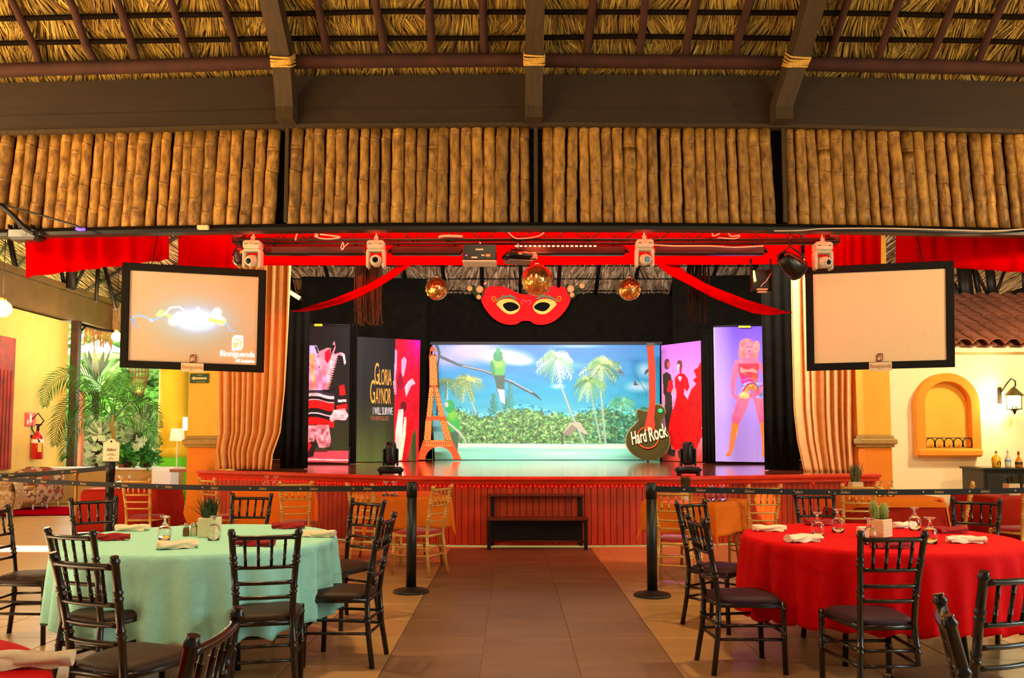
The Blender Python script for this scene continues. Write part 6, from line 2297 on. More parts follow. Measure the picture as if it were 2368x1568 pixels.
# ================================================================== TABLEWARE
def make_glass(h=.155):
    t = thing('water_glass', 'x', 'glass')
    pr = [(.034, 0), (.040, .03), (.041, .055), (.035, .08), (.022, .098), (.010, .108), (.0075, .118), (.0075, .132), (.012, .140), (.030, .148), (.033, .153)]
    inner = [(.0315, 0), (.0375, .03), (.0385, .055), (.0325, .08), (.020, .095), (.001, .100)]
    MB().lathe([inner[-1]] + inner[:-1][::-1] + pr + [(.001, .155)], 20, close=False).build('bowl', mt['glass'], t)
    return t


gproto = make_glass()
gused = [False]


def glass(x, y, z, lab, grp, s=1.0):
    g = copy_tree(gproto) if gused[0] else gproto
    gused[0] = True
    g.location = (x, y, z)
    g.scale = (s, s, s)
    g['label'], g['group'] = lab, grp


def napkin(x, y, z, rz, mat, lab, grp, L=.23, kind=0, seed=0):
    rs = random.Random(seed)
    ph = rs.uniform(0, 6)
    mb = MB()
    w, h = (.034, .022) if kind == 0 else (.05, .024)

    def fn(u, v):
        a_ = 2 * math.pi * u
        q = 2 * v - 1
        k = 1 + .22 * math.sin(q * 4 + ph) + (.25 * abs(q) if kind == 1 else 0)
        kk = k * (0.75 if abs(q) > .985 else 1)
        cx_ = .016 * math.sin(q * 3 + ph)
        rr = 1 + .18 * math.sin(3 * a_ + q * 4 + ph)
        return (q * L / 2, cx_ + math.cos(a_) * w * kk * rr, h * .98 + math.sin(a_) * h * (0.9 + .15 * math.sin(q * 5 + ph)))
    mb.sheet(fn, 16, 22, wrap=True)
    mb.add([fn(i / 16, 0) for i in range(16)], [tuple(range(16))])
    mb.add([fn(i / 16, 1) for i in range(16)], [tuple(reversed(range(16)))])
    zmin = min(p[2] for p in mb.v)
    mb.v = [(p[0], p[1], p[2] - zmin) for p in mb.v]
    t = thing('napkin', lab, 'napkin', (x, y, z), rz, grp)
    mb.build('fabric_roll', mat, t)
    # loose fold lying along the roll
    fl = MB()
    fl.sheet(lambda u, v: ((u - .5) * L * .8, -w * 1.05 + .03 * v + .006 * math.sin(u * 9 + ph), .004 + (h * 1.8) * v ** .6 + .004 * math.sin(u * 12)), 12, 5)
    fl.build('fold', mat, t)


ZT = .757
NG, NR = 'napkins on the mint table', 'napkins on the red table'
for i, (px, py, rz, m, lab, kind) in enumerate([
    (305, 1226, 4, 'napkin', 'cream napkin rolled at the far side of the mint table near a dark chair', 0),
    (256, 1248, 12, 'napkin_red', 'red napkin rolled at the edge of the mint table behind a chair back', 0),
    (411, 1266, 24, 'napkin', 'cream napkin folded at the front edge of the mint table', 1),
    (594, 1260, -12, 'napkin_red', 'dark red napkin on the mint table seen through chair spindles', 1),
    (668, 1221, 2, 'napkin_red', 'red napkin at the far rim of the mint table', 0),
    (735, 1240, -4, 'napkin', 'cream napkin rolled at the aisle side of the mint table', 0)]):
    p = atz(px, py, ZT)
    napkin(p.x, p.y, .753, R(rz), mt[m], lab, NG, kind=kind, seed=i)
for i, (px, py, rz, m, lab, kind) in enumerate([
    (1780, 1227, -6, 'napkin', 'cream napkin rolled on the aisle side of the red table', 0),
    (1856, 1251, 14, 'napkin', 'cream napkin folded open at the front of the red table', 1),
    (1898, 1213, 4, 'napkin_red', 'dark red napkin at the far rim of the red table', 0),
    (2093, 1219, 24, 'napkin', 'cream napkin tucked beside a glass behind the cactus', 0),
    (2200, 1231, 4, 'napkin_red', 'dark red napkin lying beyond the cream roll on the red table', 0),
    (2232, 1254, -6, 'napkin', 'cream napkin rolled at the far edge of the red table by the frame', 0),
    (2060, 1266, 0, 'napkin_red', 'dark red napkin seen through the spindles at the red table', 0)]):
    p = atz(px, py, ZT)
    napkin(p.x, p.y, .753, R(rz), mt[m], lab, NR, kind=kind, seed=20 + i)
p = atz(40, 1540, ZT)
napkin(p.x, p.y, .753, R(12), mt['napkin'], 'cream napkin on the near corner red cloth', 'napkins on the corner table', L=.30, kind=0, seed=44)

for (px, py, lab) in ((380, 1249, 'upturned glass on the mint table near the salt shakers'), (494, 1249, 'upturned glass on the mint table in front of the potted grass')):
    p = atz(px, py, .753)
    glass(p.x, p.y, .753, lab, 'glasses on the mint table', 1.0)
for (px, py, lab) in ((1891, 1241, 'upturned glass nearest the folded cream napkin on the red table'), (1938, 1231, 'upturned glass at the back of the red table beside the aisle side pair'),
                      (2013, 1259, 'upturned glass in front of the cactus box'), (2116, 1226, 'upturned glass standing on the cream napkin behind the cactus'), (2152, 1257, 'upturned glass beside the chair post at the red table')):
    p = atz(px, py, .753)
    glass(p.x, p.y, .753, lab, 'glasses on the red table', 1.05)
for i, (x, y, lab) in enumerate(((-3.10, 10.72, 'upturned glass on the orange table below the apricot curtain'), (-2.98, 10.7, 'second upturned glass on the orange table below the apricot curtain'),
                                 (-1.40, 9.42, 'upturned glass on the orange table behind the belt end'), (-1.30, 9.38, 'upturned glass next to the card on the orange table'),
                                 (2.02, 8.62, 'upturned glass on the orange table with hanging corner'), (2.14, 8.66, 'second upturned glass on the orange table with hanging corner'),
                                 (4.02, 9.28, 'upturned glass on the brick red table near the orange pillar'), (4.13, 9.26, 'second upturned glass on the brick red table near the orange pillar'),
                                 (-4.98, 10.75, 'upturned glass on the brick red table near the planter'), (-4.86, 10.76, 'second upturned glass on the brick red table near the planter'))):
    glass(x, y, .757 if abs(x - 4.07) > .2 else .766, lab, 'glasses on the square tables', 1.05)

# card holders
for (x, y, lab) in ((-1.12, 9.45, 'small cream menu card standing on the orange table by the aisle'), (1.78, 8.72, 'small cream menu card on the orange table with hanging corner')):
    o = MB().prism([(-.038, 0), (.038, 0), (.038, .115), (-.038, .115)], (x, y, .757), (1, 0, 0), (0, 0, 1), .006).build('menu_card', mt['paper'], None, world=True)
    tag(o, lab, 'card')
# red napkins on square tables
napkin(-4.62, 10.7, .757, R(4), mt['napkin_red'], 'dark red napkin on the brick red cloth near the planter', 'napkins on the square tables', seed=51)
napkin(2.14, 8.92, .757, R(-8), mt['napkin_red'], 'dark red napkin on the orange cloth with hanging corner', 'napkins on the square tables', seed=52)


# shakers
def shaker(px, py, mat, lab):
    p = atz(px, py, .753)
    t = thing('shaker', lab, 'shaker', (p.x, p.y, .753), group='shakers on the mint table')
    MB().lathe([(.020, 0), (.022, .01), (.020, .045), (.016, .06)], 16).build('body', mat, t)
    MB().lathe([(.0165, .058), (.0175, .075), (.012, .085), (.001, .088)], 16).build('cap', mt['chrome'], t)


shaker(430, 1240, M('amber glass', (120, 76, 20), .15, coat=.5), 'amber shaker on the mint table')
shaker(447, 1239, M('salt glass', (214, 206, 180), .2, coat=.5), 'pale salt shaker beside the amber one')
shaker(458, 1238, M('olive glass', (120, 104, 40), .2, coat=.5), 'olive shaker against the white pot')


# pots with plants
def grass_pot(x, y, z, s, lab, blades=90, hgt=.13, potm=None, dark=(40, 60, 24), box=True):
    t = thing('potted_grass', lab, 'potted plant', (x, y, z))
    if box:
        MB().box((0, 0, .055 * s), (.105 * s, .105 * s, .11 * s), bev=.004).build('pot', potm or mt['whitewood'], t)
        h0 = .11 * s
    else:
        h0 = 0.0
    g = MB()
    rs = random.Random(int(abs(x) * 1000))
    for i in range(blades):
        a_, d = rs.uniform(0, 6.28), rs.uniform(0, .042) * s
        bx, by = math.cos(a_) * d, math.sin(a_) * d
        tx, ty = bx + rs.gauss(0, .03) * s, by + rs.gauss(0, .03) * s
        hh = hgt * s * rs.uniform(.35, 1.0)
        w = .004 * s
        g.add([(bx - w, by, h0), (bx + w, by, h0), ((bx + tx) / 2 + w, (by + ty) / 2, h0 + hh * .6), ((bx + tx) / 2 - w, (by + ty) / 2, h0 + hh * .6), (tx, ty, h0 + hh)], [(0, 1, 2, 3), (3, 2, 4)])
    o = g.build('grass_blades', M('grass blades', dark, .6, noise=.4, scale=40), t)
    tag(o, kind='stuff')
    # low moss
    MB().ellipsoid((0, 0, h0), (.045 * s, .045 * s, .018 * s), 12, 6).build('moss', M('moss', (44, 50, 18), .9, noise=.4, scale=60), t)
    return t


p = atz(478, 1243, .753)
grass_pot(p.x, p.y + .05, .753, 1.15, 'spiky grass in a white wooden box on the mint table', potm=M('white wood box', (232, 214, 170), .7, noise=.06, scale=12))
p = at(1998, 1125, 9.3)
grass_pot(3.95, 9.75, .766, 1.2, 'spiky grass pot on the brick red table near the orange pillar', hgt=.2, dark=(96, 96, 50))
grass_pot(1.86, 9.12, .757, 1.0, 'small dark plant pot on the orange table with hanging corner', hgt=.16, dark=(70, 60, 20))
grass_pot(5.62, 9.55, .757, 1.2, 'low dark plant pot at the frame edge by the cabinet', hgt=.1, dark=(60, 50, 26))
# cactus box
p = atz(2044, 1243, .753)
t = thing('cactus_pot', 'two lobed cactus in a pale wooden box on the red table', 'potted plant', (p.x, p.y + .06, .753), R(38))
MB().box((0, 0, .058), (.115, .115, .116), bev=.003).build('pot', mt['whitewood'], t)
MB().box((0, 0, .112), (.098, .098, .012)).build('soil', M('soil', (70, 50, 30), .9), t)
mcac = M('cactus green', (124, 146, 58), .6, noise=.25, scale=30)
for (dx, dy, h, r_, lean) in ((-.022, .02, .125, .028, -.12), (.026, -.016, .112, .026, .10)):
    c = MB()
    def cf(u, v):
        a_ = 2 * math.pi * u
        q = v
        rr = r_ * (math.sin(math.pi * min(1, .12 + .88 * q)) ** .55 if q < .999 else 0.02) * (1 + .14 * math.cos(10 * a_))
        return (dx + lean * h * q * .8 + math.cos(a_) * rr, dy + math.sin(a_) * rr, .112 + h * q)
    c.sheet(cf, 40, 12, wrap=True)
    c.build('cactus_lobe', mcac, t)
    sp = MB()
    rs = random.Random(int(h * 1000))
    for k in range(70):
        a_ = 2 * math.pi * (rs.randint(0, 9) / 10)
        q = rs.uniform(.1, .95)
        b0 = Vector(cf(a_ / 6.2832, q))
        d = Vector((math.cos(a_), math.sin(a_), rs.uniform(-.2, .4))) * .009
        sp.tube([b0, b0 + d], .0007, 3, caps=False)
    o = sp.build('spines', M('pale spines', (230, 220, 170), .7), t)
    tag(o, kind='stuff')
p = atz(1998, 1246, .753)
o = MB().box((p.x, p.y + .02, .753 + .038), (.06, .05, .076), bev=.004).build('sugar_box', mt['paper'], None)
tag(o, 'small cream sugar box beside the cactus box', 'box')


# ================================================================== BELT POSTS
def belt_post(x, y, lab, h=1.0, plate=True, mat=None, r_=.046):
    t = thing('belt_post', lab, 'stanchion', (x, y, 0), group='black belt posts')
    m = mat or M('black powder coat', (22, 20, 20), .42, noise=.15, scale=60)
    MB().lathe([(.001, 0), (.165, 0), (.165, .012), (.15, .022), (.06, .032), (.05, .05), (.001, .05)], 40).build('base', m, t)
    MB().lathe([(r_, .03), (r_, h - .13)], 24).build('pole', m, t)
    MB().lathe([(r_ + .003, h - .14), (r_ + .003, h - .01), (r_ - .01, h), (.001, h)], 24).build('belt_head', m, t)
    return t


S1, S2, S3 = (-.92, 7.80), (1.25, 7.62), (-4.43, 9.35)
belt_post(*S1, 'black belt post at the aisle on the side of the mint table')
belt_post(*S2, 'black belt post at the aisle on the side of the red table')
sp = belt_post(*S3, 'black belt post carrying the cream sign near the palm', h=1.13)
# sign on that post
sg = thing('sign_card', 'cream shaped sign reading Select on top of the black belt post', 'sign', (S3[0], S3[1], 1.13))
pts = [(-.088, 0), (.088, 0), (.090, .20), (.08, .215), (.05, .222), (.03, .248), (0, .256), (-.03, .248), (-.05, .222), (-.08, .215), (-.090, .20)]
MB().prism(pts, (S3[0], S3[1], 1.135), (1, 0, 0), (0, 0, 1), .012).build('board', mt['paper'], sg, world=True)
MB().box((S3[0], S3[1] + .006, 1.135), (.17, .04, .012)).build('holder', mt['black'], sg, world=True)
for s, dz, w_, h_, sh, m in (('Select', .135, .11, .034, .35, 'ink'), ('PREMIUM', .088, .06, .008, 0, 'ink'), ('ALL INCLUSIVE', .075, .10, .008, 0, 'ink'), ('VIP', .045, .03, .008, 0, 'ink'), ('RESTAURANT', .033, .07, .007, 0, 'ink')):
    if s in ('PREMIUM', 'ALL INCLUSIVE', 'VIP', 'RESTAURANT'):
        # the small print is too small to read in the photograph: plain ruled lines
        MB().box((S3[0], S3[1] - .002, 1.135 + dz), (w_, .002, h_ * .55)).build('small_print', mt['ink'], sg, world=True)
        continue
    me = text_mesh(s, 1.0, mt[m], shear=sh, extrude=.001)
    w = max(v.co.x for v in me.vertices) - min(v.co.x for v in me.vertices)
    h = max(v.co.y for v in me.vertices) - min(v.co.y for v in me.vertices)
    for v in me.vertices:
        v.co.x *= w_ / w
        v.co.y *= h_ / h
    place_text(me, sg, Vector((S3[0], S3[1] - .003, 1.135 + dz)), (1, 0, 0), (0, 0, 1))
MB().lathe([(.001, 0), (.011, 0)], 12, (S3[0], S3[1] - .002, 1.135 + .225), Matrix.Rotation(R(90), 3, 'X')).build('seal', mt['ink'], sg, world=True)

SEL = text_mesh('Select', .038, mt['goldink'], shear=.35, extrude=.0006)
DOT = MB().prism([(0, -.009), (.008, .001), (.008, .009), (-.008, .009), (-.008, .001)], (0, 0, 0), (1, 0, 0), (0, 1, 0), .001).mesh('crest', mt['goldink'])


def belt(P0, P1, sag, lab, n=30, hgt=.052, texts=0, t0=0.03, t1=.97):
    P0, P1 = Vector(P0), Vector(P1)
    t = thing('barrier_belt', lab, 'barrier belt', ((P0 + P1) / 2).to_tuple(), group='black barrier belts')
    mb = MB()

    def c(s):
        p = P0.lerp(P1, s)
        p.z -= sag * 4 * s * (1 - s)
        return p
    mb.sheet(lambda u, v: c(u) + Vector((0, 0, (v - .5) * hgt)), n, 1)
    d = (P1 - P0).normalized()
    nn = Vector((d.y, -d.x, 0))
    if nn.y > 0:
        nn = -nn
    mb.sheet(lambda u, v: c(1 - u) + Vector((0, 0, (v - .5) * hgt)) - nn * .003, n, 1)
    mb.build('webbing', M('black webbing', (7, 6, 7), .7, noise=.2, scale=200), t, world=True)
    for k in range(texts):
        s = t0 + (t1 - t0) * (k + .5) / texts
        p = c(s) + nn * .003
        dr = (c(s + .01) - c(s - .01))
        if dr.dot(Vector((1, 0, 0))) < 0:
            dr = -dr
        place_text(SEL, t, p + dr.normalized() * .05, dr, Vector((0, 0, 1)))
        place_text(DOT, t, p - dr.normalized() * .10, dr, Vector((0, 0, 1)), 'crest')


E1 = atz(-60, 1103, .945)
belt((S1[0] - .045, S1[1], .94), (E1.x, E1.y, .945), .05, 'black belt stretched from the aisle post across the mint table view', texts=9)
belt((S3[0] - .045, S3[1], 1.07), (E1.x + .02, E1.y - .03, .955), .02, 'black belt running from the sign post to the frame edge', texts=2)
belt((S2[0] + .045, S2[1], .945), (5.6, 8.0, .93), .035, 'black belt stretched from the aisle post across the red table view', texts=9)
belt_post(E1.x - .03, E1.y, 'black belt post just outside the frame edge by the mint table')
belt_post(5.65, 8.0, 'black belt post just outside the frame edge by the red table')
# thin brass post
p = atz(170, 1300, 0)
t = thing('brass_post', 'thin brass post standing behind the mint table chairs', 'post', (p.x, p.y, 0))
MB().lathe([(.001, 0), (.11, 0), (.10, .015), (.02, .03)], 24).build('base', mt['brass'], t)
MB().lathe([(.018, .02), (.018, .98)], 12).build('pole', mt['brass'], t)
MB().ellipsoid((0, 0, 1.0), (.028, .028, .028), 14, 10).build('knob', mt['brass'], t)

# ================================================================== STAGE STEPS
bx0, bx1 = atz(1127, 1272, 0), atz(1359, 1272, 0)
Ys_ = bx0.y
t = thing('stage_steps', 'dark two tread wooden steps in front of the stage', 'steps', ((bx0.x + bx1.x) / 2, Ys_, 0))
W_ = bx1.x - bx0.x
mt['stepwood'] = M('dark reddish step wood', (86, 40, 24), .4, noise=.25, scale=8, stretch=(.3, 3, 3))
MB().box((0, .14, .375), (W_ + .04, .30, .03), bev=.006).build('tread', mt['stepwood'], t)
MB().box((0, .42, .655), (W_ - .02, .26, .03), bev=.006).build('tread', mt['stepwood'], t)
for sx in (-1, 1):
    MB().box((sx * (W_ / 2 - .02), .02, .18), (.045, .045, .36), bev=.005).build('leg', mt['black'], t)
    MB().box((sx * (W_ / 2 - .05), .42, .32), (.05, .05, .64), bev=.005).build('leg', mt['black'], t)
    MB().box((sx * (W_ / 2 - .02), .22, .34), (.03, .42, .04)).build('side_rail', mt['black'], t)
MB().box((0, .46, .5), (W_ - .10, .015, .27)).build('riser', mt['black'], t)
MB().box((0, .30, .21), (W_ - .10, .012, .28)).build('riser', mt['black'], t)
MB().tube([(-W_ / 2 + .03, .04, .10), (W_ / 2 - .03, .04, .10)], .012, 6).build('foot_bar', mt['stepwood'], t)


# ================================================================== GARDEN BEYOND THE OPENING
lawn = MB()
lawn.add([(-32, 20.6, -0.02), (8, 20.6, -0.02), (8, 60, -0.02), (-32, 60, -0.02)], [(0, 1, 2, 3)])
o = lawn.build('lawn', M('sunlit lawn', (120, 170, 70), .9, noise=.3, scale=2))
tag(o, 'sunlit lawn outside the garden opening', 'lawn', kind='structure')


def leaf_cloud(name, label, c, r_, n, size, tones, seed, cat='shrub', z0=0.0):
    rs = random.Random(seed)
    t = thing(name, label, cat, (c[0], c[1], z0))
    c = (c[0], c[1], c[2] - z0)
    mb = MB()
    for i in range(n):
        while True:
            v = Vector((rs.uniform(-1, 1), rs.uniform(-1, 1), rs.uniform(-1, 1)))
            if .25 < v.length < 1:
                break
        p = Vector((v.x * r_[0], v.y * r_[1], c[2] + v.z * r_[2]))
        d = Vector((rs.gauss(0, 1), rs.gauss(0, 1), rs.gauss(0, .7))).normalized()
        s = d.orthogonal().normalized()
        L, w = size * rs.uniform(.6, 1.4), size * rs.uniform(.18, .35)
        k = rs.uniform(.75, 1.2)
        mb.add([p, p + d * L * .5 + s * w, p + d * L, p + d * L * .5 - s * w], [(0, 1, 2, 3)], False, tuple(x * k for x in lin(rs.choice(tones))))
    o = mb.build('foliage', M('bright foliage', (255, 255, 255), .6, vcol=True), t)
    tag(o, kind='stuff')
    MB().tube([(0, 0, 0), (0, 0, c[2])], .08, 6).build('stem', mt['rafter'], t)


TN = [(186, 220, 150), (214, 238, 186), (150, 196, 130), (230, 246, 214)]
TN2 = [(226, 244, 226), (196, 226, 196), (244, 250, 244), (150, 196, 150)]  # leaf tones whitened to imitate overexposed sunlight
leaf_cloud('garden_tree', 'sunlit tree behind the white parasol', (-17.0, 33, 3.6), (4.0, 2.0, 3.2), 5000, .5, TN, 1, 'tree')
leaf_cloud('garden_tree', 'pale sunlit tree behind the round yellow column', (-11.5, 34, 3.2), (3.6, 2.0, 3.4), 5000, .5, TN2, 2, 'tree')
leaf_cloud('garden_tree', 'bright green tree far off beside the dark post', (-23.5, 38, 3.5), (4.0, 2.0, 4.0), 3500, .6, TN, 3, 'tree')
leaf_cloud('garden_shrub', 'sun whitened shrub standing behind the potted palm', (-11.0, 22.5, .9), (1.6, .7, .9), 2600, .32, TN2, 4)
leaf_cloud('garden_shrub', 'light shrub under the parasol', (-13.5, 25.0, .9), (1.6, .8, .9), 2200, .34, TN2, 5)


def strap_plant(name, label, px, py, Y, n, L, w, tones, seed, up=.6, cat='plant'):
    p = at(px, py, Y)
    rs = random.Random(seed)
    t = thing(name, label, cat, (p.x, p.y, 0))
    for i in range(n):
        a_ = 2 * math.pi * i / n + rs.uniform(-.2, .2)
        el = rs.uniform(up - .25, up + .45)
        LL = L * rs.uniform(.7, 1.1)
        mb = MB()
        dx, dy = math.cos(a_), math.sin(a_)
        sx, sy = -dy, dx
        P = []
        for k in range(7):
            q = k / 6
            rr = LL * q * math.cos(el)
            z = p.z + LL * q * math.sin(el) - .35 * LL * q * q * (1 - math.sin(el))
            ww = w * math.sin(math.pi * min(.97, .25 + .75 * q)) ** .8
            P.append((Vector((dx * rr, dy * rr, z)), ww))
        vs = []
        for c, ww in P:
            vs += [c + Vector((sx, sy, .25)) * ww, c, c + Vector((-sx, -sy, .25)) * ww]
        fs = []
        for k in range(6):
            b0 = 3 * k
            fs += [(b0, b0 + 1, b0 + 4, b0 + 3), (b0 + 1, b0 + 2, b0 + 5, b0 + 4)]
        mb.add(vs, fs, True)
        mb.build('leaf', tones[i % len(tones)], t)
    MB().lathe([(.12, 0), (.1, max(.1, p.z))], 10).build('root_base', mt['rafter'], t)
    return t


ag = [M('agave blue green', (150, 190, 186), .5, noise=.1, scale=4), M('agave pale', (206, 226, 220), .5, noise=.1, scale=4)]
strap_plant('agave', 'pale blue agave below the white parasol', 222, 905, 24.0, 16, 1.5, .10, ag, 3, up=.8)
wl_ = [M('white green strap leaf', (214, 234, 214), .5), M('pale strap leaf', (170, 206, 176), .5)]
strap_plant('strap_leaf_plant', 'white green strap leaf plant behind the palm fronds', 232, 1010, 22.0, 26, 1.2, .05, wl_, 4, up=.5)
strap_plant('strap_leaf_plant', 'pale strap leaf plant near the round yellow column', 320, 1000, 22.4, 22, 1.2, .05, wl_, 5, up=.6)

# white parasol
p = at(232, 822, 28)
t = thing('garden_parasol', 'white garden parasol outside the opening', 'parasol', (p.x, p.y, 0))
MB().lathe([(1.05, 0), (1.0, .06), (.06, .52), (.001, .55)], 8, (0, 0, p.z), close=False, smooth=False).build('canopy', mt['white'], t)
MB().tube([(0, 0, 0), (0, 0, p.z + .5)], .03, 8).build('pole', mt['white'], t)
MB().lathe([(.001, 0), (.35, 0), (.3, .08), (.04, .1)], 16).build('base', mt['grey'], t)
# pink garden post
a_ = at(183, 905, 21.5)
o = MB().box((a_.x + .05, 21.5, a_.z / 2), (.16, .16, a_.z), bev=.01).build('garden_post', M('salmon paint', (246, 160, 140), .7))
tag(o, 'salmon pink post outside beside the dark timber post', 'post')

# wicker lantern
p = at(320, 880, 19.0)
t = thing('wicker_lantern', 'hanging wicker lantern glowing in front of the garden', 'lantern', (p.x, p.y, p.z - .33))
wk = MB()
for k in range(18):
    a_ = 2 * math.pi * k / 18
    wk.tube([(math.cos(a_ + .3 * v) * r_, math.sin(a_ + .3 * v) * r_, .66 * v) for v, r_ in ((0, .11), (.35, .15), (.75, .22), (1, .19))], .008, 4)
for v, r_ in ((0, .11), (.2, .13), (.4, .16), (.6, .2), (.8, .22), (1, .19)):
    wk.tube([(math.cos(a_) * r_, math.sin(a_) * r_, .66 * v) for a_ in [2 * math.pi * q / 24 for q in range(25)]], .009, 4, caps=False)
o = wk.build('wicker_shade', M('brown wicker', (150, 104, 60), .8), t)
MB().ellipsoid((0, 0, .12), (.05, .05, .06), 12, 8).build('bulb', M('warm bulb', (255, 190, 60), .4, emit=(255, 180, 50), estr=8), t)
MB().tube([(0, 0, .66), (0, 0, 3.9)], .008, 5).build('cord', mt['iron'], t)

# globe pendants
def globe(px, py, Y, r_px, lab):
    p = at(px, py, Y)
    r_ = r_px * Y / F
    t = thing('globe_lamp', lab, 'lamp', (p.x, p.y, p.z - r_), group='glowing globe lamps')
    MB().ellipsoid((0, 0, r_), (r_, r_, r_), 24, 16).build('globe', M('opal globe', (255, 226, 150), .4, emit=(255, 206, 110), estr=3.0), t)
    MB().lathe([(.05, 0), (.05, .05), (.01, .07)], 12, (0, 0, 2 * r_ - .01)).build('cap', mt['brass'], t)
    MB().tube([(0, 0, 2 * r_), (0, 0, 6.3 - p.z + r_)], .008, 5).build('cord', mt['iron'], t)
    light('globe_glow', 'POINT', (p.x, p.y - r_ - .12, p.z), 80, WARM, shadow_soft_size=r_)


globe(6, 714, 14.2, 20, 'glowing globe lamp at the frame edge on the yellow wall side')
globe(270, 779, 18.0, 12, 'glowing globe lamp half hidden behind the lit screen')

# ================================================================== POTTED PALM ON THE LEDGE
pc_ = at(262, 1080, 17.6)
t = thing('potted_palm', 'big green palm with arching fronds in front of the garden', 'potted plant', (pc_.x, 18.2, .76))
Yp = 18.15
MB().lathe([(.16, 0), (.19, .12), (.2, .26), (.17, .27), (.001, .25)], 18, (0, 0, 0)).build('pot', M('terracotta pot', (150, 90, 60), .8), t)
MB().tube([Vector((0, 0, .2)), at(266, 1020, Yp) - t.location, at(258, 985, Yp) - t.location, at(262, 960, Yp) - t.location], [.05, .045, .04, .03], 8).build('stem', M('palm stem', (150, 120, 50), .7), t)


def frond(px_pts, depth, nl=34, L=.42, seed=0, m=None):
    rs = random.Random(seed)
    q = [at(x, y, Yp + d) - t.location for (x, y), d in zip(px_pts, np.linspace(0, depth, len(px_pts)))]
    P = []
    n_ = len(q)
    for i in range(n_ - 1):
        p0, p1, p2, p3 = q[max(i - 1, 0)], q[i], q[i + 1], q[min(i + 2, n_ - 1)]
        for k in range(8):
            s = k / 8
            P.append(.5 * ((2 * p1) + (p2 - p0) * s + (2 * p0 - 5 * p1 + 4 * p2 - p3) * s * s + (3 * p1 - p0 - 3 * p2 + p3) * s ** 3))
    P.append(q[-1])
    mb = MB()
    N = len(P)
    mb.tube(P, [.012 * (1 - .7 * i / N) for i in range(N)], 5)
    for i in range(nl):
        f = .16 + .84 * i / nl
        j = f * (N - 1)
        a_ = P[int(j)].lerp(P[min(N - 1, int(j) + 1)], j - int(j))
        tg = (P[min(N - 1, int(j) + 1)] - P[max(0, int(j) - 1)]).normalized()
        for s in (-1, 1):
            side = tg.cross(Vector((0, -1, 0))).normalized() * s
            ll = L * (math.sin(math.pi * min(.96, .2 + f * .78)) ** .7) * rs.uniform(.85, 1.1)
            d = (tg * .55 + side * .8 + Vector((0, rs.uniform(-.35, .1), -.25))).normalized()
            tip = a_ + d * ll + Vector((0, 0, -.22 * ll))
            mid = a_ + d * ll * .55
            w = d.cross(Vector((0, 1, 0))).normalized() * .0105
            mb.add([a_ - w * .5, a_ + w * .5, mid + w, mid - w, tip], [(0, 1, 2, 3), (3, 2, 4)])
    mb.build('frond', m or mt['palm'], t)


p2 = M('dark palm leaflet', (30, 84, 26), .5, noise=.3, scale=3)
p3 = M('light palm leaflet', (96, 156, 70), .5, noise=.3, scale=3)
frond([(262, 965), (240, 900), (200, 870), (150, 870), (112, 900), (104, 940)], -.5, 40, .40, 1)
frond([(262, 970), (235, 940), (190, 925), (155, 945), (132, 990), (128, 1030)], -.4, 36, .40, 2, p2)
frond([(262, 975), (230, 960), (195, 965), (165, 1000), (152, 1045), (150, 1060)], -.6, 30, .34, 3)
frond([(264, 965), (270, 920), (280, 890), (290, 870), (300, 860)], -.1, 28, .30, 4)
frond([(264, 968), (300, 930), (330, 930), (355, 950), (370, 990)], -.5, 34, .36, 5, p2)
frond([(264, 972), (300, 960), (330, 975), (355, 1005), (372, 1030)], -.6, 32, .34, 6)
frond([(262, 965), (262, 910), (256, 880), (248, 860)], .2, 24, .26, 7, p3)
frond([(264, 970), (285, 945), (300, 900), (330, 890)], .3, 24, .26, 8, p3)
frond([(262, 968), (225, 930), (205, 900), (200, 880)], .2, 22, .26, 9)
# small plants on the ledge
for (px, nm, sd) in ((300, 'small leafy plant in a vase on the ledge near the white block', 3), (345, 'leafy ledge plant beside the white block', 4)):
    pz = at(px, 1082, 18.15)
    leaf_cloud('ledge_plant', nm, (pz.x, 18.05, .98), (.2, .12, .2), 90, .2, [(40, 110, 34), (60, 140, 46)], sd, 'plant', z0=.762)

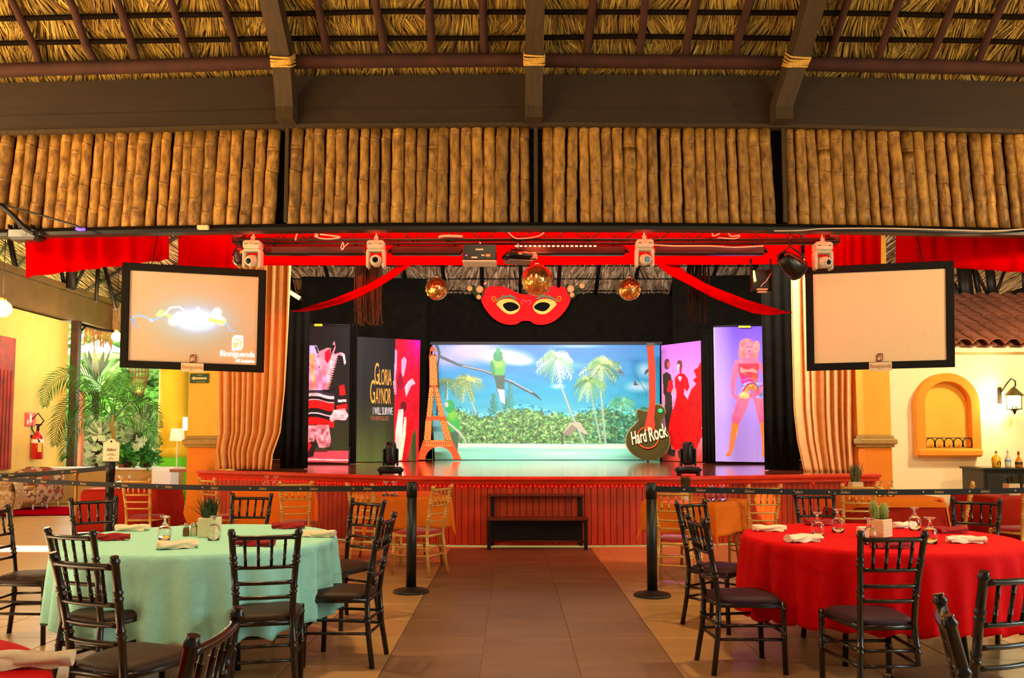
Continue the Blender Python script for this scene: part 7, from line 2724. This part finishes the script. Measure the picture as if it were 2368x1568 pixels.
# ================================================================== LOUNGE FURNITURE
def newspaper_mat():
    m = bpy.data.materials.new('newspaper print fabric')
    m.use_nodes = True
    n, l = m.node_tree.nodes, m.node_tree.links
    b = n['Principled BSDF']
    b.inputs['Roughness'].default_value = .8
    tc = n.new('ShaderNodeTexCoord')
    mp = n.new('ShaderNodeMapping'); mp.inputs['Scale'].default_value = (6, 6, 8)
    l.new(tc.outputs['Object'], mp.inputs['Vector'])
    v = n.new('ShaderNodeTexVoronoi'); v.distance = 'CHEBYCHEV'; v.inputs['Scale'].default_value = 1.6
    l.new(mp.outputs[0], v.inputs['Vector'])
    rp = n.new('ShaderNodeValToRGB')
    rp.color_ramp.interpolation = 'CONSTANT'
    els = [(0, (206, 170, 120)), (.22, (150, 90, 60)), (.42, (214, 186, 140)), (.6, (176, 70, 46)), (.7, (196, 160, 110)), (.86, (120, 84, 60))]
    rp.color_ramp.elements[0].color = lin(els[0][1]) + (1,)
    for e_, c in els[1:]:
        q = rp.color_ramp.elements.new(e_)
        q.color = lin(c) + (1,)
    sp = n.new('ShaderNodeSeparateColor')
    l.new(v.outputs['Color'], sp.inputs[0])
    l.new(sp.outputs[0], rp.inputs['Fac'])
    w = n.new('ShaderNodeTexNoise'); w.inputs['Scale'].default_value = 26; w.inputs['Detail'].default_value = 2
    l.new(mp.outputs[0], w.inputs['Vector'])
    r2 = n.new('ShaderNodeValToRGB')
    r2.color_ramp.elements[0].position, r2.color_ramp.elements[1].position = .47, .53
    r2.color_ramp.elements[0].color = (.35, .28, .22, 1)
    l.new(w.outputs['Fac'], r2.inputs['Fac'])
    mx = n.new('ShaderNodeMix'); mx.data_type = 'RGBA'; mx.blend_type = 'MULTIPLY'; mx.inputs['Factor'].default_value = .55
    l.new(rp.outputs['Color'], mx.inputs[6]); l.new(r2.outputs['Color'], mx.inputs[7])
    l.new(mx.outputs[2], b.inputs['Base Color'])
    return m


mt['news'] = newspaper_mat()


def tub_chair(x, y, rz, lab, back=True, w=.72, h=.82, mat=None):
    t = thing('tub_armchair', lab, 'armchair', (x, y, 0), rz, 'newspaper print tub armchairs')
    m = mat or mt['news']
    sh = MB()

    def fn(u, v):
        a_ = R(-40) + R(260) * u
        k = v
        # closed ribbon around the outside, over the top, down the inside
        if k < .5:
            q = k / .5
            r_ = w / 2 + .05 * math.sin(math.pi * q)
            z = .14 + (h - .14 - .06) * q
        else:
            q = (k - .5) / .5
            r_ = w / 2 - .10 * min(1, q * 3)
            z = h - .06 + .06 * math.sin(math.pi * min(1, q * 3)) - (h - .46) * max(0, q - .15) / .85
        drop = .12 * (abs(2 * u - 1) ** 2)
        z = z - drop * min(1, max(0, (z - .4) / .3))
        return (math.cos(a_) * r_, math.sin(a_) * r_ * 1.0, z)
    sh.sheet(fn, 36, 16)
    sh.build('shell', m, t)
    MB().lathe([(.001, .14), (w * .46, .14), (w * .47, .2), (w * .46, .40), (w * .40, .45), (.001, .46)], 28).build('seat', m, t)
    for k in range(4):
        a_ = R(45 + 90 * k)
        MB().tube([(math.cos(a_) * w * .34, math.sin(a_) * w * .34, .15), (math.cos(a_) * w * .38, math.sin(a_) * w * .38, 0)], [.022, .014], 8).build('leg', mt['white'], t)
    return t


p = atz(72, 1178, 0)
tub_chair(p.x, 16.6, R(-10), 'newspaper print tub armchair with its round back to us on the rug')
tub_chair(-9.55, 17.3, R(160), 'newspaper print tub armchair against the yellow wall')
p = atz(8, 1180, 0)
tub_chair(-9.05, 15.0, R(20), 'pale round tub armchair cut by the frame edge', w=.66, h=.74, mat=M('pale print fabric', (222, 194, 150), .8, rgb2=(150, 110, 80), noise=1.0, scale=22))
rugc = [(-9.6, 15.2), (-6.9, 15.6), (-7.0, 17.0), (-9.7, 17.1)]
rg_ = MB()
rg_.add([(x, y, .012) for x, y in rugc] + [(x, y, .001) for x, y in rugc], [(0, 1, 2, 3), (7, 6, 5, 4), (0, 4, 5, 1), (1, 5, 6, 2), (2, 6, 7, 3), (3, 7, 4, 0)])
o = rg_.build('rug', M('crimson rug', (150, 2, 22), .95, noise=.2, scale=60, spec=0), None, world=True)
tag(o, 'crimson rug under the newspaper print armchairs', 'rug')

# extinguisher, its sign, red picture, exit sign
YW = 17.9
def on_left_wall(px, py):
    r_ = ray(px, py)
    return CAM + r_ * ((-10.05) / r_.x)


p = on_left_wall(72, 1062)
t = thing('fire_extinguisher', 'red fire extinguisher hung on the yellow wall', 'fire extinguisher', (p.x + .12, p.y, p.z))
k_ = p.y / F
h_ = 66 * k_
MB().lathe([(.001, 0), (.10, 0), (.115, .02), (.115, h_ * .70), (.10, h_ * .82), (.04, h_ * .92), (.035, h_)], 20).build('cylinder', M('extinguisher red', (206, 10, 16), .25, coat=.5), t)
MB().lathe([(.117, h_ * .56), (.117, h_ * .70)], 20, close=False).build('white_band', mt['white'], t)
MB().box((.085, -.07, h_ * .42), (.07, .05, .2), rz=R(40)).build('label_plate', M('yellow label', (240, 200, 60), .5), t)
MB().tube([(0, 0, h_), (0, 0, h_ + .1)], .03, 10).build('valve', mt['black'], t)
MB().box((.03, -.03, h_ + .12), (.14, .03, .03), rz=R(-20)).build('lever', mt['black'], t)
MB().tube([(0, 0, h_ + .06), (.14, -.04, h_ + .2), (.02, -.05, h_ + .36), (-.12, -.04, h_ + .22), (-.1, -.04, h_ + .02), (.1, -.1, h_ * .6)], .014, 8).build('hose', mt['black'], t)
MB().box((-.1, 0, h_ * .8), (.06, .12, .05)).build('wall_bracket', mt['iron'], t)
p = on_left_wall(69, 970)
t = thing('extinguisher_sign', 'small red wall sign with white pictogram above the extinguisher', 'sign', (p.x + .012, p.y, p.z - .14))
MB().box((0, 0, .14), (.01, .38, .28)).build('plate', M('sign red', (226, 40, 24), .5), t)
MB().box((.006, .0, .15), (.004, .08, .16)).build('pictogram', mt['white'], t)
MB().box((.006, -.1, .08), (.004, .05, .08)).build('pictogram', mt['white'], t)
MB().box((.006, .0, .25), (.004, .14, .02)).build('pictogram', mt['white'], t)
ry0, ry1 = on_left_wall(26, 900).y, on_left_wall(-60, 900).y
zt_p, zb_p = on_left_wall(26, 782).z, on_left_wall(14, 1085).z
t = thing('red_wall_picture', 'tall red picture panel on the yellow wall at the frame edge', 'picture', (-10.03, (ry0 + ry1) / 2, zb_p))
MB().box((.02, 0, (zt_p - zb_p) / 2), (.04, ry0 - ry1, zt_p - zb_p), bev=.005).build('panel', M('red print panel', (196, 40, 26), .5, rgb2=(120, 24, 16), noise=1.0, scale=3), t)
for k in range(4):
    MB().box((.045, -(ry0 - ry1) / 2 + (ry0 - ry1) * (.6 + .1 * k), (zt_p - zb_p) * .38), (.006, .02, (zt_p - zb_p) * .74)).build('stripe', M('dark red stripe', (110, 16, 12), .5), t)

pe = at(461, 875, 13.33)
t = thing('exit_sign', 'green sign with a cream arrow on the orange pillar', 'sign', (pe.x, pe.y, pe.z - .08))
wE, hE = 44 * 13.33 / F, 22 * 13.33 / F
MB().box((0, 0, .08), (wE, .012, hE), bev=.003).build('plate', M('sign green', (10, 64, 34), .5), t)
MB().prism([(-.125, 0), (-.075, .036), (-.075, .016), (.12, .016), (.12, -.016), (-.075, -.016), (-.075, -.036)], (0, -.008, .08), (1, 0, 0), (0, 0, 1), .004).build('arrow', M('cream print', (226, 196, 130), .6), t)
olv = M('olive print', (130, 140, 60), .6)
for dz, ww, x_ in ((.05, .09, .01), (-.052, .15, .02)):
    MB().box((x_, -.0075, .08 + dz), (ww, .002, .012)).build('small_print', olv, t)

# white table lamp and notice by the column
p = at(408, 1010, 18.6)
t = thing('white_lamp', 'small white lamp beside the round yellow column', 'lamp', (p.x - .08, 18.85, 0))
MB().lathe([(.001, 0), (.14, 0), (.13, .02), (.015, .03), (.012, 1.35)], 16).build('stand', mt['white'], t)
MB().lathe([(.15, 1.32), (.16, 1.34), (.13, 1.60), (.12, 1.60)], 20, close=False).build('shade', M('lamp shade', (250, 236, 200), .7, emit=(255, 230, 180), estr=.35), t)
p = at(426, 980, 18.9)
o = MB().box((p.x, 18.95, p.z), (.1, .04, .3), bev=.01).build('wall_sconce', M('glowing sconce', (255, 240, 200), .4, emit=(255, 236, 180), estr=2))
tag(o, 'narrow glowing sconce between round column and orange pillar', 'lamp')
fw = MB().box((-6.4, 21.5, 2.0), (2.6, .15, 4.0)).build('wall_passage', M('lemon plaster', (250, 220, 110), .85))
tag(fw, 'lemon wall at the end of the passage beside the round column', 'wall', kind='structure')

# ================================================================== RIGHT SIDE: NICHE, LANTERN, CABINET, BOTTLES
YR = 13.5
t = thing('wall_niche', 'arched orange niche with small iron railing on the cream wall', 'niche', (at(2190, 1050, YR).x, YR - .05, at(2190, 1055, YR).z))
def nx(px):
    return at(px, 960, YR - .1).x
def nz_(py):
    return at(2190, py, YR - .1).z
cxn = (nx(2117) + nx(2264)) / 2
wo, wi_ = (nx(2264) - nx(2117)) / 2, (nx(2248) - nx(2141)) / 2
zb_, zt2 = nz_(1056), nz_(863)
zi_b, zi_t = nz_(1036), nz_(882)
def archpts(w, zb, zt, n=20):
    r_ = w
    cz = zt - r_ * 1.0
    return [(-w, zb), (w, zb)] + [(w * math.cos(math.pi * i / n), cz + r_ * math.sin(math.pi * i / n)) for i in range(n + 1)]
oa, ia = archpts(wo, zb_, zt2), archpts(wi_, zi_b, zi_t)
sm = MB()
n_ = len(oa)
Yf, Yb_ = YR - .14, YR - .003
vs = [(cxn + x, Yf, z) for x, z in oa] + [(cxn + x, Yf, z) for x, z in ia] + [(cxn + x, Yb_, z) for x, z in oa] + [(cxn + x, Yb_, z) for x, z in ia]
fs = []
for i in range(n_):
    j = (i + 1) % n_
    fs += [(i, j, n_ + j, n_ + i), (i, 2 * n_ + i, 2 * n_ + j, j), (n_ + i, n_ + j, 3 * n_ + j, 3 * n_ + i)]
sm.add(vs, fs)
sm.build('surround', mt['niche'], t, world=True)
sl_ = MB().box((cxn, YR - .09, zb_ + .06), (2 * wo + .02, .18, .13), bev=.03).build('sill', mt['niche'], t, world=True)
bk_ = MB()
bk_.add([(cxn + x, YR - .006, z) for x, z in ia], [tuple(range(n_))])
bk_.build('back_panel', mt['ochre'], t, world=True)
ry = YR - .12
MB().tube([(cxn - wi_, ry, zi_b + .16), (cxn + wi_, ry, zi_b + .16)], .006, 6).build('rail', mt['iron'], t, world=True)
MB().tube([(cxn - wi_, ry, zi_b + .012), (cxn + wi_, ry, zi_b + .012)], .006, 6).build('rail', mt['iron'], t, world=True)
for k in range(5):
    c = cxn - wi_ + (k + .5) * 2 * wi_ / 5
    q = 2 * wi_ / 5 * .46
    MB().tube([(c - q, ry, zi_b + .01), (c - q, ry, zi_b + .09)] + [(c - q * math.cos(math.pi * i / 8), ry, zi_b + .09 + .065 * math.sin(math.pi * i / 8)) for i in range(1, 8)] + [(c + q, ry, zi_b + .09), (c + q, ry, zi_b + .01)], .008, 6).build('iron_hoop', mt['iron'], t, world=True)

# wall lantern
pl_ = at(2345, 925, YR - .22)
t = thing('wall_lantern', 'lit iron wall lantern with curled arm on the cream wall', 'lantern', (pl_.x, YR - .22, pl_.z - .2))
MB().box((-.11, .19, .28), (.06, .03, .26), bev=.01).build('back_plate', mt['iron'], t)
MB().tube([(-.10, .17, .33), (-.06, .08, .46), (-.02, .02, .54), (.03, 0, .50), (.03, 0, .42), (0, 0, .40)], .012, 8).build('curled_arm', mt['iron'], t)
MB().lathe([(.02, .40), (.05, .37), (.09, .325), (.14, .275), (.145, .265), (.12, .265)], 20, close=False).build('cap', M('weathered green metal', (96, 84, 40), .5, metal=.5), t)
MB().lathe([(.085, .265), (.08, .18), (.055, .10)], 16, close=False).build('glass_shade', M('lit glass', (255, 240, 200), .3, emit=(255, 226, 150), estr=7), t)
for k in range(4):
    a_ = R(45 + 90 * k)
    MB().tube([(math.cos(a_) * .11, math.sin(a_) * .11, .26), (math.cos(a_) * .10, math.sin(a_) * .10, .05)], .006, 5).build('cage_bar', mt['iron'], t)
MB().lathe([(.115, .05), (.115, .06), (.03, .03), (.012, -.02), (.001, -.03)], 16).build('base', mt['iron'], t)
light('lantern_glow', 'POINT', (pl_.x - .16, YR - .24, pl_.z - .03), 26, (1.0, .80, .45), shadow_soft_size=.06)

# black cabinet and bottles
a_, b_ = at(2276, 1082, 12.4), at(2440, 1082, 12.4)
zc = a_.z
t = thing('black_cabinet', 'black cabinet with bottles against the cream wall', 'cabinet', ((a_.x + b_.x) / 2, 12.72, 0))
wC = b_.x - a_.x
MB().box((0, 0, zc / 2 - .01), (wC, .60, zc - .04), bev=.008).build('body', M('black lacquer', (26, 26, 18), .35, noise=.2, scale=4), t)
MB().box((0, 0, zc - .015), (wC + .05, .66, .03), bev=.006).build('top', M('dark stone top', (40, 46, 36), .25), t)
for sx in (-1, 1):
    MB().box((sx * wC * .24, -.305, zc * .48), (wC * .44, .015, zc * .84), bev=.004).build('door', M('black cabinet door', (34, 34, 26), .4), t)


def bottle(px, lab, prof, m, capm, label_m=None, zl=(.06, .12)):
    p = at(px, 1080, 12.55)
    t = thing('bottle', lab, 'bottle', (p.x, 12.6, zc), group='bottles on the black cabinet')
    MB().lathe(prof, 18).build('body', m, t)
    h = prof[-1][1]
    MB().lathe([(.015, h - .03), (.016, h + .02), (.001, h + .022)], 12).build('cap', capm, t)
    if label_m:
        r_ = max(q[0] for q in prof) + .001
        MB().lathe([(r_, zl[0]), (r_, zl[1])], 18, close=False).build('label', label_m, t)


bottle(2309, 'squat bottle of golden liquor with horseshoe mark on the cabinet', [(.055, 0), (.062, .02), (.066, .14), (.045, .165), (.016, .18), (.015, .22)], M('golden liquor', (236, 176, 24), .1, coat=.6), M('dark red cap', (80, 20, 16), .4))
bt = [o for o in bpy.data.objects if o.name.startswith('bottle') and o.type == 'EMPTY'][-1]
MB().tube([(-.022 + .010, -.066, .04), (-.016, -.067, .08), (0.0, -.067, .10), (.016 + .006, -.066, .08), (.02, -.066, .04)], .006, 6).build('horseshoe_mark', M('dark emblem', (60, 50, 20), .5), bt)
bottle(2336, 'slim clear bottle with blue label on the cabinet', [(.040, 0), (.044, .02), (.044, .13), (.02, .17), (.013, .19), (.013, .25)], M('clear bottle', (226, 224, 206), .08, coat=.6, trans=.4), M('white cap', (230, 226, 210), .4), M('blue label', (120, 160, 190), .5), (.08, .11))
bottle(2361, 'amber bottle with dark label at the frame edge on the cabinet', [(.048, 0), (.052, .02), (.05, .08), (.034, .12), (.014, .16), (.014, .22)], M('amber liquor', (206, 110, 20), .1, coat=.6), M('red cap', (150, 30, 30), .4), M('dark label', (60, 50, 36), .5), (.04, .08))


# ================================================================== SECOND LEVEL: details under the part they sit on
NEST = {
    'display': ('base', 'housing', 'body'), 'button_slot': ('base',), 'badge': ('body', 'housing'), 'indicator': ('body',), 'lens_window': ('housing',),
    'bezel': ('head',), 'lens': ('head', 'can', 'lens_box'), 'rim': ('can',), 'fin': ('head', 'housing'), 'grip': ('base',), 'foot': ('base',), 'swivel': ('base',),
    'white_band': ('cylinder',), 'label_plate': ('cylinder',), 'valve': ('cylinder',), 'lever': ('cylinder',),
    'pictogram': ('plate',), 'arrow': ('plate',), 'small_print': ('plate', 'board'), 'seal': ('board',),
    'lettering': ('canvas', 'print', 'board', 'body', 'webbing'), 'crest': ('webbing',), 'emblem': ('canvas',), 'emblem_mark': ('canvas',),
    'fold': ('fabric_roll',), 'label': ('body',), 'horseshoe_mark': ('body',), 'mirror_tiles': ('core',), 'stripe': ('panel',),
    'ring': ('body',), 'ledge': (), 'soil': ('pot',), 'moss': ('pot',), 'curled_arm': ('back_plate',), 'knob': ('housing', 'body'),
    'cap': ('body',), 'louvre': ('back_plate',),
}
for root in [o for o in bpy.data.objects if o.parent is None and o.type == 'EMPTY']:
    kids = list(root.children)
    base = {}
    for k in kids:
        base.setdefault(k.name.split('.')[0], k)
    for k in kids:
        nm = k.name.split('.')[0]
        for target in NEST.get(nm, ()):
            if target in base and base[target] is not k and k.type == 'MESH':
                tgt = base[target]
                ml = tgt.matrix_basis.inverted() @ k.matrix_basis
                k.parent = tgt
                k.matrix_basis = ml
                break
